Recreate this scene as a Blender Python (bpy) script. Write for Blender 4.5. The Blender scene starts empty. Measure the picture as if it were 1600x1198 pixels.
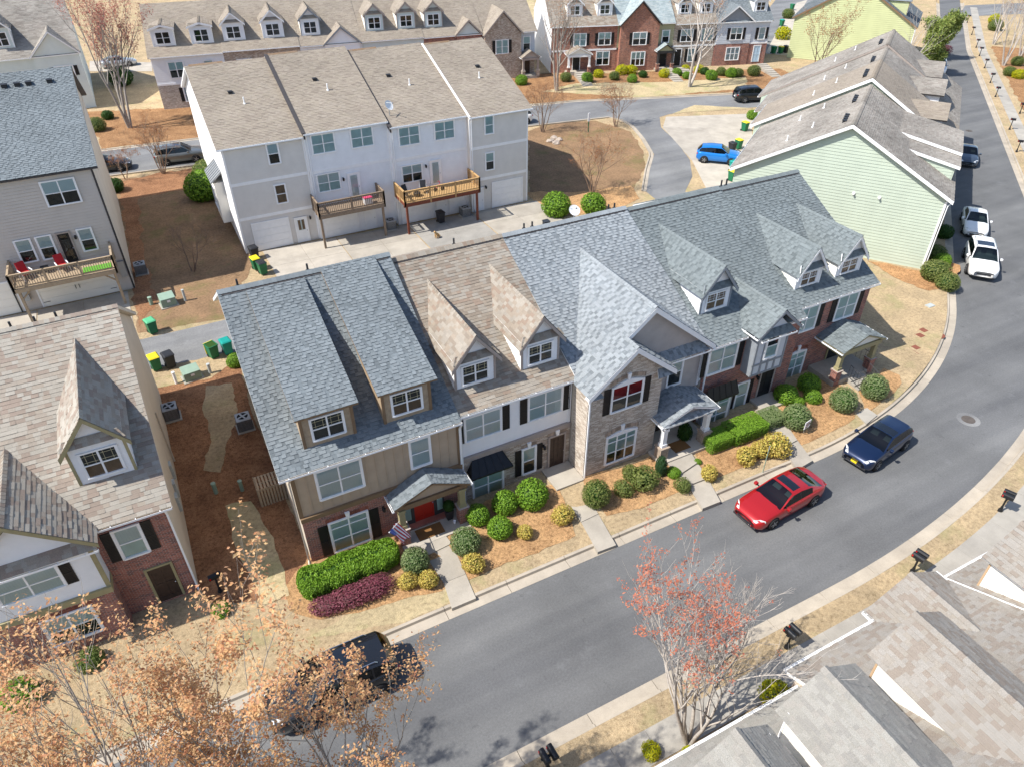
import bpy, bmesh, math, random
from mathutils import Vector, Matrix
from math import sin, cos, pi, radians, hypot, atan2, sqrt
random.seed(7)
scene = bpy.context.scene
COL = scene.collection

# ------------------------------------------------------------------ camera
FPX, TH, RO, YA = 1128.69, 0.645505, -0.00490981, 0.4719726
CAM = Vector((0, 0, 26.5))
FW = Vector((sin(YA)*cos(TH), cos(YA)*cos(TH), -sin(TH)))
_r = Vector((cos(YA), -sin(YA), 0)); _u = _r.cross(FW)
RT = cos(RO)*_r + sin(RO)*_u
UP = -sin(RO)*_r + cos(RO)*_u
cd = bpy.data.cameras.new('Camera'); cam = bpy.data.objects.new('Camera', cd); COL.objects.link(cam)
cd.sensor_width = 36.0; cd.sensor_fit = 'HORIZONTAL'; cd.lens = FPX/1600*36; cd.clip_start = .5; cd.clip_end = 2000
m = Matrix.Identity(4)
for i in range(3):
    m[i][0] = RT[i]; m[i][1] = UP[i]; m[i][2] = -FW[i]; m[i][3] = CAM[i]
cam.matrix_world = m
scene.camera = cam

# ------------------------------------------------------------------ light
SUN_EL, SUN_DIR = radians(51.5), radians(-5)          # direction the shadows fall, measured from +X
w = bpy.data.worlds.new('World'); scene.world = w; w.use_nodes = True
nt = w.node_tree; nt.nodes.clear()
sky = nt.nodes.new('ShaderNodeTexSky'); sky.sky_type = 'NISHITA'; sky.sun_disc = False
sky.sun_elevation = SUN_EL; sky.altitude = 300; sky.air_density = 1.0; sky.dust_density = 1.2; sky.ozone_density = 1.0
_to = Vector((-cos(SUN_DIR), -sin(SUN_DIR), 0))       # horizontal direction towards the sun
sky.sun_rotation = atan2(_to.x, _to.y)
bg = nt.nodes.new('ShaderNodeBackground'); bg.inputs[1].default_value = 0.125
wo = nt.nodes.new('ShaderNodeOutputWorld')
nt.links.new(sky.outputs[0], bg.inputs[0]); nt.links.new(bg.outputs[0], wo.inputs[0])
sl = bpy.data.lights.new('Sun', 'SUN'); sl.energy = 4.2; sl.angle = radians(.53); sl.color = (1, .955, .88)
so = bpy.data.objects.new('Sun', sl); COL.objects.link(so); so.location = (-30, 10, 60)
ld = Vector((cos(SUN_DIR)*cos(SUN_EL), sin(SUN_DIR)*cos(SUN_EL), -sin(SUN_EL)))
so.rotation_euler = ld.to_track_quat('-Z', 'Y').to_euler()
vs = scene.view_settings; vs.view_transform = 'Standard'; vs.look = 'None'; vs.gamma = 1; vs.exposure = 0.78; vs.use_curve_mapping = False

# ------------------------------------------------------------------ pixel helpers (1600x1198 photo)
def ray(x, y): return FW + (x-800)/FPX*RT - (y-599)/FPX*UP
def G(x, y, z=0.13):
    d = ray(x, y); return CAM + d*((z-CAM.z)/d.z)
def onY(x, y, Y):
    d = ray(x, y); return CAM + d*((Y-CAM.y)/d.y)
def ZP(o, x, y): return (o[0]+x*.26718, o[1]+y*.26718)   # enlarged-crop coordinates to photo pixels

# ------------------------------------------------------------------ materials
MATS = {}
class NT:
    def __init__(s, name):
        s.m = bpy.data.materials.new(name); s.m.use_nodes = True; s.t = s.m.node_tree; s.t.nodes.clear()
        s.out = s.n('OutputMaterial'); s.b = s.n('BsdfPrincipled'); s.l(s.b.outputs[0], s.out.inputs[0]); MATS[name] = s.m
        s.b.inputs['Specular IOR Level'].default_value = .3
        s.tc = s.n('TexCoord')
    def n(s, t): return s.t.nodes.new('ShaderNode'+t)
    def l(s, a, b): s.t.links.new(a, b)
    def noise(s, scale, det=3, co=None, rough=.6, stretch=None):
        x = s.n('TexNoise'); x.inputs['Scale'].default_value = scale; x.inputs['Detail'].default_value = det; x.inputs['Roughness'].default_value = rough
        src = co or s.tc.outputs['Object']
        if stretch:
            mp = s.n('Mapping'); mp.inputs['Scale'].default_value = stretch; s.l(src, mp.inputs[0]); src = mp.outputs[0]
        s.l(src, x.inputs['Vector']); return x.outputs['Fac']
    def ramp(s, fac, stops, interp='LINEAR'):
        r = s.n('ValToRGB'); e = r.color_ramp.elements; r.color_ramp.interpolation = interp
        while len(e) < len(stops): e.new(.5)
        for i, (p, c) in enumerate(stops): e[i].position = p; e[i].color = (*c, 1)
        s.l(fac, r.inputs[0]); return r.outputs[0]
    def mix(s, f, a, b, mode='MIX'):
        x = s.n('Mix'); x.data_type = 'RGBA'; x.blend_type = mode
        if isinstance(f, (int, float)): x.inputs[0].default_value = f
        else: s.l(f, x.inputs[0])
        for v, i in ((a, 6), (b, 7)):
            if isinstance(v, tuple): x.inputs[i].default_value = (*v, 1)
            else: s.l(v, x.inputs[i])
        return x.outputs[2]
    def math(s, op, a, b=0, c=None):
        x = s.n('Math'); x.operation = op
        for i, v in enumerate((a, b) if c is None else (a, b, c)):
            if isinstance(v, (int, float)): x.inputs[i].default_value = v
            else: s.l(v, x.inputs[i])
        return x.outputs[0]
    def bump(s, h, strength=.3, dist=.02):
        b = s.n('Bump'); b.inputs['Strength'].default_value = strength; b.inputs['Distance'].default_value = dist
        s.l(h, b.inputs['Height']); s.l(b.outputs[0], s.b.inputs['Normal'])
    def col(s, c):
        if isinstance(c, tuple): s.b.inputs['Base Color'].default_value = (*c, 1)
        else: s.l(c, s.b.inputs['Base Color'])
    def rough(s, r):
        if isinstance(r, (int, float)): s.b.inputs['Roughness'].default_value = r
        else: s.l(r, s.b.inputs['Roughness'])
def sc(c, k): return tuple(min(1, x*k) for x in c)
def plain(name, c, rough=.6, var=.12, scale=3, spec=None, metal=0, bump=0):
    t = NT(name); n = t.noise(scale, 4)
    t.col(t.ramp(n, [(.25, sc(c, 1-var)), (.75, sc(c, 1+var))])); t.rough(rough)
    t.b.inputs['Metallic'].default_value = metal
    if spec is not None: t.b.inputs['Specular IOR Level'].default_value = spec
    if bump: t.bump(t.noise(scale*12, 3), bump, .01)
    return t.m
def shingle_mat(name, cols, weather=.25):
    t = NT(name); g = t.n('NewGeometry'); oi = t.n('ObjectInfo')
    f = t.math('FRACT', t.math('ADD', g.outputs['Random Per Island'], oi.outputs['Random']))
    n = len(cols)
    c = t.ramp(f, [(i/n, k) for i, k in enumerate(cols)], 'CONSTANT')
    big = t.ramp(t.noise(.35, 3), [(.3, (1-weather,)*3), (.7, (1+weather*.5,)*3)])
    c = t.mix(1, c, big, 'MULTIPLY')
    gr = t.ramp(t.noise(60, 2), [(.3, (.72,)*3), (.7, (1.25,)*3)])
    c = t.mix(1, c, gr, 'MULTIPLY')
    t.col(c); t.rough(.93); t.b.inputs['Specular IOR Level'].default_value = .12
    t.bump(t.noise(90, 2), .5, .008); return t.m
def wall_uv(t):
    sp = t.n('SeparateXYZ'); t.l(t.tc.outputs['Object'], sp.inputs[0])
    sn = t.n('SeparateXYZ'); t.l(t.tc.outputs['Normal'], sn.inputs[0])
    u = t.math('ADD', t.math('MULTIPLY', sp.outputs[0], t.math('ABSOLUTE', sn.outputs[1])), t.math('MULTIPLY', sp.outputs[1], t.math('ABSOLUTE', sn.outputs[0])))
    cb = t.n('CombineXYZ'); t.l(u, cb.inputs[0]); t.l(sp.outputs[2], cb.inputs[1]); return cb.outputs[0]
def brick_mat(name, c1, c2, mort, c3=None, w=.215, h=.072):
    t = NT(name); uv = wall_uv(t)
    b = t.n('TexBrick'); t.l(uv, b.inputs['Vector']); b.inputs['Color1'].default_value = (*c1, 1); b.inputs['Color2'].default_value = (*c2, 1); b.inputs['Mortar'].default_value = (*mort, 1)
    b.inputs['Scale'].default_value = 1; b.inputs['Brick Width'].default_value = w; b.inputs['Row Height'].default_value = h; b.inputs['Mortar Size'].default_value = .008; b.inputs['Mortar Smooth'].default_value = .2; b.inputs['Bias'].default_value = 0
    n = t.ramp(t.noise(1.1, 4), [(.3, (.75,)*3), (.7, (1.2,)*3)])
    c = t.mix(1, b.outputs['Color'], n, 'MULTIPLY')
    if c3:
        vo = t.n('TexWhiteNoise'); vo.noise_dimensions = '2D'
        mp = t.n('Mapping'); mp.inputs['Scale'].default_value = (1/w, 1/h, 1); t.l(uv, mp.inputs[0])
        sn = t.n('VectorMath'); sn.operation = 'FLOOR'; t.l(mp.outputs[0], sn.inputs[0]); t.l(sn.outputs[0], vo.inputs['Vector'])
        k = t.math('MULTIPLY', t.math('GREATER_THAN', vo.outputs[0], .72), t.math('SUBTRACT', 1, b.outputs['Fac']))
        c = t.mix(k, c, c3)
    t.col(c); t.rough(.9); t.bump(t.math('SUBTRACT', 1, b.outputs['Fac']), .6, .02); return t.m
def leaf_mat(name, cols, rough=.5, transl=.25):
    t = NT(name); g = t.n('NewGeometry'); oi = t.n('ObjectInfo')
    f = t.math('FRACT', t.math('ADD', g.outputs['Random Per Island'], oi.outputs['Random']))
    c = t.ramp(f, [(i/max(1, len(cols)-1), k) for i, k in enumerate(cols)])
    t.col(c); t.rough(rough); t.b.inputs['Specular IOR Level'].default_value = .25
    tr = t.n('BsdfTranslucent'); t.l(c, tr.inputs[0]); mx = t.n('MixShader'); mx.inputs[0].default_value = transl
    t.l(t.b.outputs[0], mx.inputs[1]); t.l(tr.outputs[0], mx.inputs[2]); t.l(mx.outputs[0], t.out.inputs[0]); return t.m

# roofs
shingle_mat('sh_tan', [(.26,.222,.18),(.30,.265,.222),(.235,.196,.158),(.28,.25,.212),(.31,.278,.236),(.25,.192,.15),(.28,.235,.188)], .14)
shingle_mat('sh_mixed', [(.30,.262,.22),(.335,.305,.262),(.262,.215,.178),(.315,.29,.25),(.345,.318,.275),(.275,.222,.184),(.31,.268,.222)], .1)
shingle_mat('sh_beige', [(.285,.245,.20),(.30,.26,.215),(.265,.225,.185),(.295,.255,.205)], .14)
shingle_mat('sh_weath', [(.275,.25,.22),(.305,.28,.25),(.245,.22,.195),(.29,.27,.24),(.28,.255,.225)], .3)
shingle_mat('sh_teal', [(.30,.35,.36),(.33,.38,.39),(.27,.32,.33),(.35,.39,.39)], .15)
shingle_mat('sh_near', [(.262,.236,.205),(.280,.258,.230),(.240,.205,.172),(.270,.248,.220),(.285,.265,.238),(.245,.210,.178),(.272,.246,.212)], .1)
shingle_mat('sh_neargrey', [(.26,.25,.225),(.28,.27,.245),(.24,.23,.21),(.27,.255,.23)], .12)
DASH = {}
def dash(name, light, dark, var=.1):  # dark tabs: the shade in the low gaps is put into their colour
    DASH[name] = 1
    shingle_mat(name, [sc(light, k) for k in (1, 1+var*.6, 1-var*.7, 1+var*.3, 1-var*.3)], .12); shingle_mat(name+'_d', [sc(dark, k) for k in (1, 1.15, .85, 1.05)], .12)
dash('sh_blue', (.180,.203,.217), (.148,.170,.183), .13); dash('sh_slate', (.172,.197,.204), (.138,.160,.167)); dash('sh_light', (.262,.285,.302), (.19,.212,.229))
# walls & trim
plain('white_trim', (.80,.80,.80), .5, .05); plain('white_siding', (.80,.80,.805), .55, .05, 1.5)
plain('grey_siding', (.68,.64,.585), .6, .06, 1.2); plain('taupe_siding', (.42,.375,.345), .7, .1, 2)
plain('tan_siding', (.42,.33,.24), .7, .08, 2); plain('beige_siding', (.50,.46,.41), .65, .06, 1)
plain('tan_building', (.54,.485,.43), .65, .06, 1); plain('beige_wall', (.53,.47,.39), .75, .08, .6)
plain('mint_siding', (.46,.525,.43), .6, .06, .8); plain('lime_siding', (.48,.51,.28), .65, .07, .8)
plain('sage_siding', (.60,.65,.63), .6, .06, 1); plain('olive_siding', (.38,.36,.22), .7, .08, 2)
plain('cream_siding', (.82,.79,.72), .6, .04, 1); plain('pale_blue_siding', (.55,.58,.62), .6, .05, 1)
plain('brown_trim', (.20,.13,.075), .6, .1); plain('taupe_trim', (.34,.29,.26), .6, .1); plain('olive_trim', (.31,.27,.15), .6, .1)
plain('tan_trim', (.48,.33,.20), .6, .1); plain('dark_trim', (.055,.05,.05), .6, .1); plain('slate_trim', (.24,.26,.285), .6, .08)
plain('black_paint', (.018,.018,.02), .45, .2); plain('black_metal', (.02,.021,.024), .4, .2, metal=.3)
plain('grey_panel', (.36,.38,.41), .6, .06); plain('shutter_black', (.016,.015,.016), .5, .2); plain('shutter_red', (.19,.02,.025), .5, .15)
brick_mat('brick_red', (.36,.13,.09), (.27,.095,.07), (.40,.34,.30), (.17,.075,.065))
brick_mat('brick_orange', (.42,.17,.105), (.35,.13,.085), (.38,.31,.26), (.20,.08,.06))
brick_mat('brick_stone', (.40,.315,.245), (.28,.20,.15), (.54,.49,.43), (.52,.45,.37))
brick_mat('brick_pale', (.46,.39,.32), (.33,.26,.205), (.58,.54,.48), (.56,.50,.43))
plain('stone', (.34,.27,.21), .85, .45, 9, bump=.5)
plain('muntin_tan', (.50,.46,.30), .5, .05); plain('soffit', (.62,.60,.57), .7, .05)
plain('metal_white', (.82,.83,.84), .35, .03); plain('metal_grey', (.33,.345,.36), .45, .1, metal=.4)
plain('green_plastic', (.015,.14,.06), .45, .12); plain('green_lid', (.10,.40,.20), .45, .1); plain('teal_plastic', (.01,.26,.22), .42, .1); plain('yellow_plastic', (.72,.55,.02), .45, .08)
plain('black_plastic', (.025,.026,.03), .5, .2); plain('utility_green', (.24,.33,.26), .55, .1); plain('utility_grey', (.40,.43,.42), .55, .1)
plain('wood_new', (.46,.29,.13), .7, .18, 6); plain('wood_old', (.235,.175,.125), .8, .25, 6); plain('wood_red', (.17,.05,.028), .7, .2, 5); plain('wood_tanold', (.36,.275,.185), .8, .2, 6)
plain('wood_door', (.05,.03,.022), .5, .3, 5); plain('door_red', (.42,.025,.015), .4, .08); plain('door_blue', (.42,.55,.66), .45, .05); plain('door_white', (.78,.79,.80), .45, .04)
plain('rubber', (.02,.02,.021), .8, .15); plain('chrome', (.6,.6,.62), .22, .05, metal=1); plain('rim', (.42,.43,.45), .32, .05, metal=.8)
plain('mat_brown', (.20,.10,.035), .95, .2, 30); plain('cushion_red', (.42,.02,.025), .8, .1); plain('turf_green', (.10,.30,.03), .9, .2, 20)
plain('tyre_dark', (.012,.012,.013), .85, .1); plain('rust_red', (.20,.07,.045), .8, .2); plain('iron', (.10,.085,.075), .7, .2)
plain('bark_light', (.46,.415,.37), .85, .28, 8); plain('bark_grey', (.30,.27,.235), .9, .3, 8); plain('bark_brown', (.185,.125,.09), .9, .3, 8); plain('bark_twig', (.25,.175,.125), .9, .25, 8); plain('bark_red', (.20,.085,.065), .85, .25, 8)
plain('dish_white', (.75,.75,.75), .4, .03); plain('pink', (.65,.06,.16), .5, .1); plain('stone_litter', (.36,.30,.25), .9, .3, 8)
plain('flag_red', (.55,.03,.05), .8, .05); plain('flag_white', (.85,.85,.87), .8, .03); plain('flag_blue', (.09,.13,.42), .8, .05)
def blind():
    t = NT('blind'); sp = t.n('SeparateXYZ'); t.l(t.tc.outputs['Object'], sp.inputs[0])
    wv = t.math('SINE', t.math('MULTIPLY', sp.outputs[2], 2*pi/.06))
    t.col(t.ramp(t.math('MULTIPLY_ADD', wv, .5, .5), [(.1, (.46,.52,.54)), (.6, (.74,.80,.82))])); t.rough(.7)
    return t.m
blind()
plain('blind_pale', (.56,.67,.67), .8, .12, 1.5); plain('interior_dark', (.03,.035,.035), .8, .5, 2.5); plain('interior_tan', (.22,.12,.06), .8, .3, 3); plain('interior_red', (.36,.03,.04), .8, .35, 3)
def glass(name, tint=(.9,.95,.95), refl=.09):
    t = NT(name); t.t.nodes.remove(t.b)
    tr = t.n('BsdfTransparent'); tr.inputs[0].default_value = (*tint, 1)
    gl = t.n('BsdfGlossy'); gl.inputs['Roughness'].default_value = .02; gl.inputs[0].default_value = (1, 1, 1, 1)
    fr = t.n('Fresnel'); fr.inputs[0].default_value = 1.5
    mx = t.n('MixShader'); t.l(t.math('MINIMUM', t.math('MULTIPLY', fr.outputs[0], 1.15), 1), mx.inputs[0])
    t.l(tr.outputs[0], mx.inputs[1]); t.l(gl.outputs[0], mx.inputs[2]); t.l(mx.outputs[0], t.out.inputs[0]); return t.m
glass('glass', (.82,.90,.90)); glass('glass_car', (.13,.17,.175)); glass('glass_dark', (.10,.115,.12))
def paint(name, c, rough=.28, metal=.25):
    t = NT(name); t.col(c); t.rough(rough); t.b.inputs['Metallic'].default_value = metal; t.b.inputs['Coat Weight'].default_value = .8; t.b.inputs['Coat Roughness'].default_value = .04; t.b.inputs['Specular IOR Level'].default_value = .5; return t.m
paint('paint_red', (.42,.012,.014), .3, .35); paint('paint_navy', (.005,.016,.055), .28, .4); paint('paint_white', (.78,.78,.77), .35, 0); paint('paint_blue', (.01,.20,.62), .3, .3)
paint('paint_black', (.012,.013,.016), .25, .2); paint('paint_grey', (.16,.17,.165), .3, .5); paint('paint_silver', (.55,.56,.57), .3, .5); paint('paint_slate', (.05,.07,.10), .3, .4); paint('paint_steel', (.07,.14,.22), .3, .4)
paint('sunroof_glass', (.006,.008,.012), .12, 0); paint('lamp_clear', (.75,.77,.78), .12, .3); paint('lamp_red', (.45,.01,.01), .15, 0)
# ground
def asphalt(name, c, sc_=1.0, lane=True):
    t = NT(name)
    a = t.ramp(t.noise(.22*sc_, 5, rough=.6), [(.3, sc(c, .84)), (.5, c), (.72, sc(c, 1.16))])
    b = t.ramp(t.noise(.13, 3, stretch=(.2, 3.0, 1)), [(.35, (.80,.80,.81)), (.65, (1.17,1.16,1.13))])
    g = t.ramp(t.noise(55, 2), [(.3, (.8,.8,.8)), (.7, (1.22,1.22,1.22))])
    sp_ = t.ramp(t.noise(11, 3, rough=.8), [(.32, (.86,.86,.86)), (.68, (1.13,1.13,1.12))])
    x = t.mix(1, t.mix(1, t.mix(1, a, b, 'MULTIPLY'), g, 'MULTIPLY'), sp_, 'MULTIPLY')
    st = t.ramp(t.noise(.7, 6, rough=.75), [(.58, (0,0,0)), (.72, (1,1,1))])
    x = t.mix(t.math('MULTIPLY', st, .32), x, sc(c, 1.6))
    dk = t.ramp(t.noise(1.1, 5, rough=.75), [(.62, (0,0,0)), (.70, (1,1,1))])
    x = t.mix(t.math('MULTIPLY', dk, .45), x, sc(c, .45))
    vo = t.n('TexVoronoi'); vo.feature = 'DISTANCE_TO_EDGE'; vo.inputs['Scale'].default_value = .16; wv = t.n('Mix'); wv.data_type = 'VECTOR'
    nz = t.n('TexNoise'); nz.inputs['Scale'].default_value = .9; nz.inputs['Detail'].default_value = 5; t.l(t.tc.outputs['Object'], nz.inputs['Vector'])
    wv.inputs[0].default_value = .12; t.l(t.tc.outputs['Object'], wv.inputs[4]); t.l(nz.outputs['Color'], wv.inputs[5]); t.l(wv.outputs[1], vo.inputs['Vector'])
    ck = t.math('LESS_THAN', vo.outputs['Distance'], .0022)
    ck = t.math('MULTIPLY', ck, t.math('GREATER_THAN', t.noise(.11, 2), .5))
    x = t.mix(t.math('MULTIPLY', ck, .0), x, sc(c, .35))
    t.col(x); t.rough(.9); t.bump(t.noise(70, 2), .35, .008); return t.m
asphalt('asphalt', (.125,.127,.131)); asphalt('asphalt_lane', (.185,.187,.19), 2); asphalt('asphalt_back', (.175,.178,.183))
def concrete(name, c):
    t = NT(name)
    a = t.ramp(t.noise(.7, 5, rough=.65), [(.3, sc(c, .80)), (.7, sc(c, 1.12))]); g = t.ramp(t.noise(35, 2), [(.3, (.9,)*3), (.7, (1.08,)*3)])
    oi = t.n('ObjectInfo'); v = t.ramp(oi.outputs['Random'], [(0, (.90,.90,.90)), (1, (1.06,1.06,1.05))])
    st = t.ramp(t.noise(2.2, 4, rough=.7), [(.62, (0,0,0)), (.75, (1,1,1))])
    x = t.mix(1, t.mix(1, a, g, 'MULTIPLY'), v, 'MULTIPLY'); x = t.mix(t.math('MULTIPLY', st, .3), x, sc(c, .6))
    t.col(x); t.rough(.85); t.bump(t.noise(50, 2), .2, .006); return t.m
concrete('concrete', (.37,.335,.285)); concrete('concrete_kerb', (.40,.35,.285)); concrete('concrete_grey', (.36,.335,.295)); concrete('concrete_light', (.42,.38,.325)); concrete('concrete_dirty', (.30,.285,.26))
def grass(name, c1, c2, green, amt, bare):
    t = NT(name)
    a = t.ramp(t.noise(26, 3, rough=.7), [(.25, sc(c1, .66)), (.5, c1), (.78, c2)])
    b = t.ramp(t.noise(.55, 5, rough=.6), [(.3, (.80,.80,.80)), (.7, (1.15,1.13,1.1))])
    md = t.ramp(t.noise(5.5, 4, rough=.75), [(.30, (.62,.60,.58)), (.5, (1,1,1)), (.72, (1.22,1.2,1.18))])
    x = t.mix(1, t.mix(1, a, b, 'MULTIPLY'), md, 'MULTIPLY')
    gm = t.ramp(t.noise(.33, 5, rough=.7), [(.56-.1*amt, (0,0,0)), (.74-.1*amt, (1,1,1))])
    x = t.mix(t.math('MULTIPLY', gm, .6), x, green)
    bm = t.ramp(t.noise(.8, 5, rough=.65), [(.60, (0,0,0)), (.70, (1,1,1))])
    x = t.mix(t.math('MULTIPLY', bm, .45), x, bare)
    t.col(x); t.rough(.98); t.b.inputs['Specular IOR Level'].default_value = .05; t.bump(t.noise(40, 4, rough=.7), .9, .05); return t.m
grass('dry_grass', (.43,.33,.205), (.55,.45,.305), (.25,.26,.11), .2, (.47,.33,.20))
grass('dry_lawn', (.47,.385,.235), (.60,.505,.335), (.25,.28,.10), .5, (.49,.37,.225))
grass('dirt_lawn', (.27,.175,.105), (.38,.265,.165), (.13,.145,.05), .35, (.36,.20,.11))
def straw(name, c):
    t = NT(name)
    w1 = t.noise(22, 3, rough=.75, stretch=(1, 3.2, 1)); w2 = t.noise(22, 3, rough=.75, stretch=(3.2, 1, 1))
    f = t.math('MAXIMUM', w1, w2)
    a = t.ramp(f, [(.42, sc(c, .36)), (.56, c), (.72, sc(c, 1.5))])
    b = t.ramp(t.noise(.8, 5, rough=.65), [(.28, (.66,.62,.60)), (.72, (1.2,1.18,1.12))])
    md = t.ramp(t.noise(6.5, 5, rough=.8), [(.33, (.45,.42,.40)), (.5, (1,1,1)), (.70, (1.3,1.27,1.22))])
    t.col(t.mix(1, t.mix(1, a, b, 'MULTIPLY'), md, 'MULTIPLY')); t.rough(.97); t.b.inputs['Specular IOR Level'].default_value = .05; t.bump(f, 1.0, .06); return t.m
straw('pine_straw', (.60,.375,.195)); straw('pine_straw_brown_shade', (.37,.20,.115)); straw('mulch_orange', (.56,.33,.17)); straw('pine_straw_far_shade', (.40,.235,.125))  # brown and far straw are darker copies with yard and tree shade in their colour
# foliage
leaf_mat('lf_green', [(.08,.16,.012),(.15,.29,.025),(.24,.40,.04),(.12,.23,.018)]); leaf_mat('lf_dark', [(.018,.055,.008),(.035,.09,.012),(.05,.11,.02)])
leaf_mat('lf_olive', [(.10,.14,.03),(.16,.20,.05),(.21,.23,.07),(.09,.13,.03)]); leaf_mat('lf_sage', [(.12,.18,.06),(.19,.25,.10),(.25,.29,.14)])
leaf_mat('lf_yellow', [(.50,.42,.09),(.60,.49,.11),(.45,.31,.09),(.38,.36,.08)]); leaf_mat('lf_bright', [(.55,.50,.01),(.42,.42,.01),(.25,.32,.01),(.6,.5,.01)])
leaf_mat('lf_purple', [(.17,.04,.065),(.25,.07,.10),(.13,.04,.05),(.20,.09,.09)]); leaf_mat('lf_orange', [(.58,.31,.14),(.64,.41,.20),(.50,.22,.12),(.68,.47,.24),(.52,.29,.17)], .5, .4)
leaf_mat('lf_red', [(.46,.14,.09),(.56,.21,.12),(.38,.11,.08),(.54,.26,.15)], .5, .35); leaf_mat('lf_pinkred', [(.45,.16,.13),(.5,.22,.16),(.38,.12,.10)], .5, .4)
leaf_mat('lf_ginger', [(.30,.12,.05),(.40,.19,.08),(.24,.10,.05)], .6, .35); leaf_mat('lf_blue', [(.03,.08,.035),(.05,.11,.05),(.04,.09,.03)])
leaf_mat('lf_ever', [(.17,.23,.05),(.27,.32,.08),(.12,.18,.04),(.32,.34,.10)])
def M(n): return MATS[n]
# ------------------------------------------------------------------ mesh helpers
ORG = {}
def V(*a): return Vector(a)
class MB:
    def __init__(s): s.v = []; s.f = []; s.m = []
    def poly(s, pts, m=0):
        b = len(s.v); s.v += [Vector(p) for p in pts]; s.f.append(list(range(b, b+len(pts)))); s.m.append(m); return s
    def hexa(s, p, m=0):                                   # p: 8 points, 0-3 bottom ring, 4-7 top ring
        b = len(s.v); s.v += [Vector(q) for q in p]
        for f in ((3,2,1,0),(4,5,6,7),(0,1,5,4),(1,2,6,5),(2,3,7,6),(3,0,4,7)): s.f.append([b+i for i in f]); s.m.append(m)
        return s
    def box(s, x0, x1, y0, y1, z0, z1, m=0):
        return s.hexa([(x0,y0,z0),(x1,y0,z0),(x1,y1,z0),(x0,y1,z0),(x0,y0,z1),(x1,y0,z1),(x1,y1,z1),(x0,y1,z1)], m)
    def slab(s, pts, n, t, m=0, mt=None):                  # polygon pts extruded by -n*t
        n = Vector(n); k = len(pts); b = len(s.v); P = [Vector(p) for p in pts]
        s.v += P+[p-n*t for p in P]; s.f.append(list(range(b, b+k))); s.m.append(m if mt is None else mt)
        s.f.append([b+k+i for i in reversed(range(k))]); s.m.append(m)
        for i in range(k):
            j = (i+1) % k; s.f.append([b+i, b+k+i, b+k+j, b+j]); s.m.append(m)
        return s
    def bar(s, p, q, w, h=None, m=0, up=(0,0,1)):
        p, q = Vector(p), Vector(q); h = h or w; d = (q-p).normalized(); a = d.cross(Vector(up))
        if a.length < 1e-4: a = d.cross(Vector((0,1,0)))
        a.normalize(); b = a.cross(d).normalized(); a *= w/2; b *= h/2
        return s.hexa([p-a-b, p+a-b, q+a-b, q-a-b, p-a+b, p+a+b, q+a+b, q-a+b], m)
    def tube(s, path, rad, n=6, m=0, cap=True):
        path = [Vector(p) for p in path]; R = rad if isinstance(rad, (list, tuple)) else [rad]*len(path); b = len(s.v); pa = None
        for i, p in enumerate(path):
            d = (path[min(i+1, len(path)-1)]-path[max(i-1, 0)]); d = d.normalized() if d.length > 1e-9 else Vector((0,0,1))
            if pa is None:
                a = d.cross(Vector((0,0,1)));
                if a.length < 1e-3: a = d.cross(Vector((1,0,0)))
            else: a = pa-d*pa.dot(d)
            if a.length < 1e-6: a = d.orthogonal()
            a.normalize(); pa = a; c = d.cross(a)
            for k in range(n):
                t = 2*pi*k/n; s.v.append(p+(a*cos(t)+c*sin(t))*R[i])
        for i in range(len(path)-1):
            for k in range(n):
                j = (k+1) % n; s.f.append([b+i*n+k, b+i*n+j, b+(i+1)*n+j, b+(i+1)*n+k]); s.m.append(m)
        if cap:
            s.f.append([b+k for k in reversed(range(n))]); s.m.append(m); e = b+(len(path)-1)*n
            s.f.append([e+k for k in range(n)]); s.m.append(m)
        return s
    def lathe(s, c, prof, n=12, m=0, axis=(0,0,1)):
        c = Vector(c); ax = Vector(axis).normalized(); e1 = ax.orthogonal().normalized(); e2 = ax.cross(e1); b = len(s.v)
        for r, z in prof:
            for k in range(n): t = 2*pi*k/n; s.v.append(c+ax*z+(e1*cos(t)+e2*sin(t))*max(r, 1e-4))
        for i in range(len(prof)-1):
            for k in range(n): j = (k+1) % n; s.f.append([b+i*n+k, b+i*n+j, b+(i+1)*n+j, b+(i+1)*n+k]); s.m.append(m)
        s.f.append([b+k for k in reversed(range(n))]); s.m.append(m); e = b+(len(prof)-1)*n; s.f.append([e+k for k in range(n)]); s.m.append(m); return s
    def build(s, name, mats, parent=None, smooth=False, kind=None, label=None, bevel=0):
        me = bpy.data.meshes.new(name); o0 = ORG.get(parent.name, Vector()) if parent else Vector()
        me.from_pydata([tuple(v-o0) for v in s.v], [], s.f); me.validate()
        if not isinstance(mats, (list, tuple)): mats = [mats]
        for k in mats: me.materials.append(M(k))
        if len(mats) > 1 and len(me.polygons) == len(s.m): me.polygons.foreach_set('material_index', s.m)
        if smooth: me.polygons.foreach_set('use_smooth', [True]*len(me.polygons))
        o = bpy.data.objects.new(name, me); COL.objects.link(o); ORG[o.name] = o0
        if parent: o.parent = parent
        if kind: o['kind'] = kind
        if label: o['label'] = label
        if bevel:
            b = o.modifiers.new('bevel', 'BEVEL'); b.width = bevel; b.segments = 2; b.limit_method = 'ANGLE'
        return o
def tag(o, label, cat, group=None):
    o['label'] = label; o['category'] = cat
    if group: o['group'] = group
    return o
def thing(name, label, cat, loc=(0,0,0), rz=0, group=None, local=True):
    o = bpy.data.objects.new(name, None); COL.objects.link(o); o.location = loc; o.rotation_euler = (0,0,rz); o.empty_display_size = .2
    ORG[o.name] = Vector() if local else Vector(loc)
    return tag(o, label, cat, group)
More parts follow.
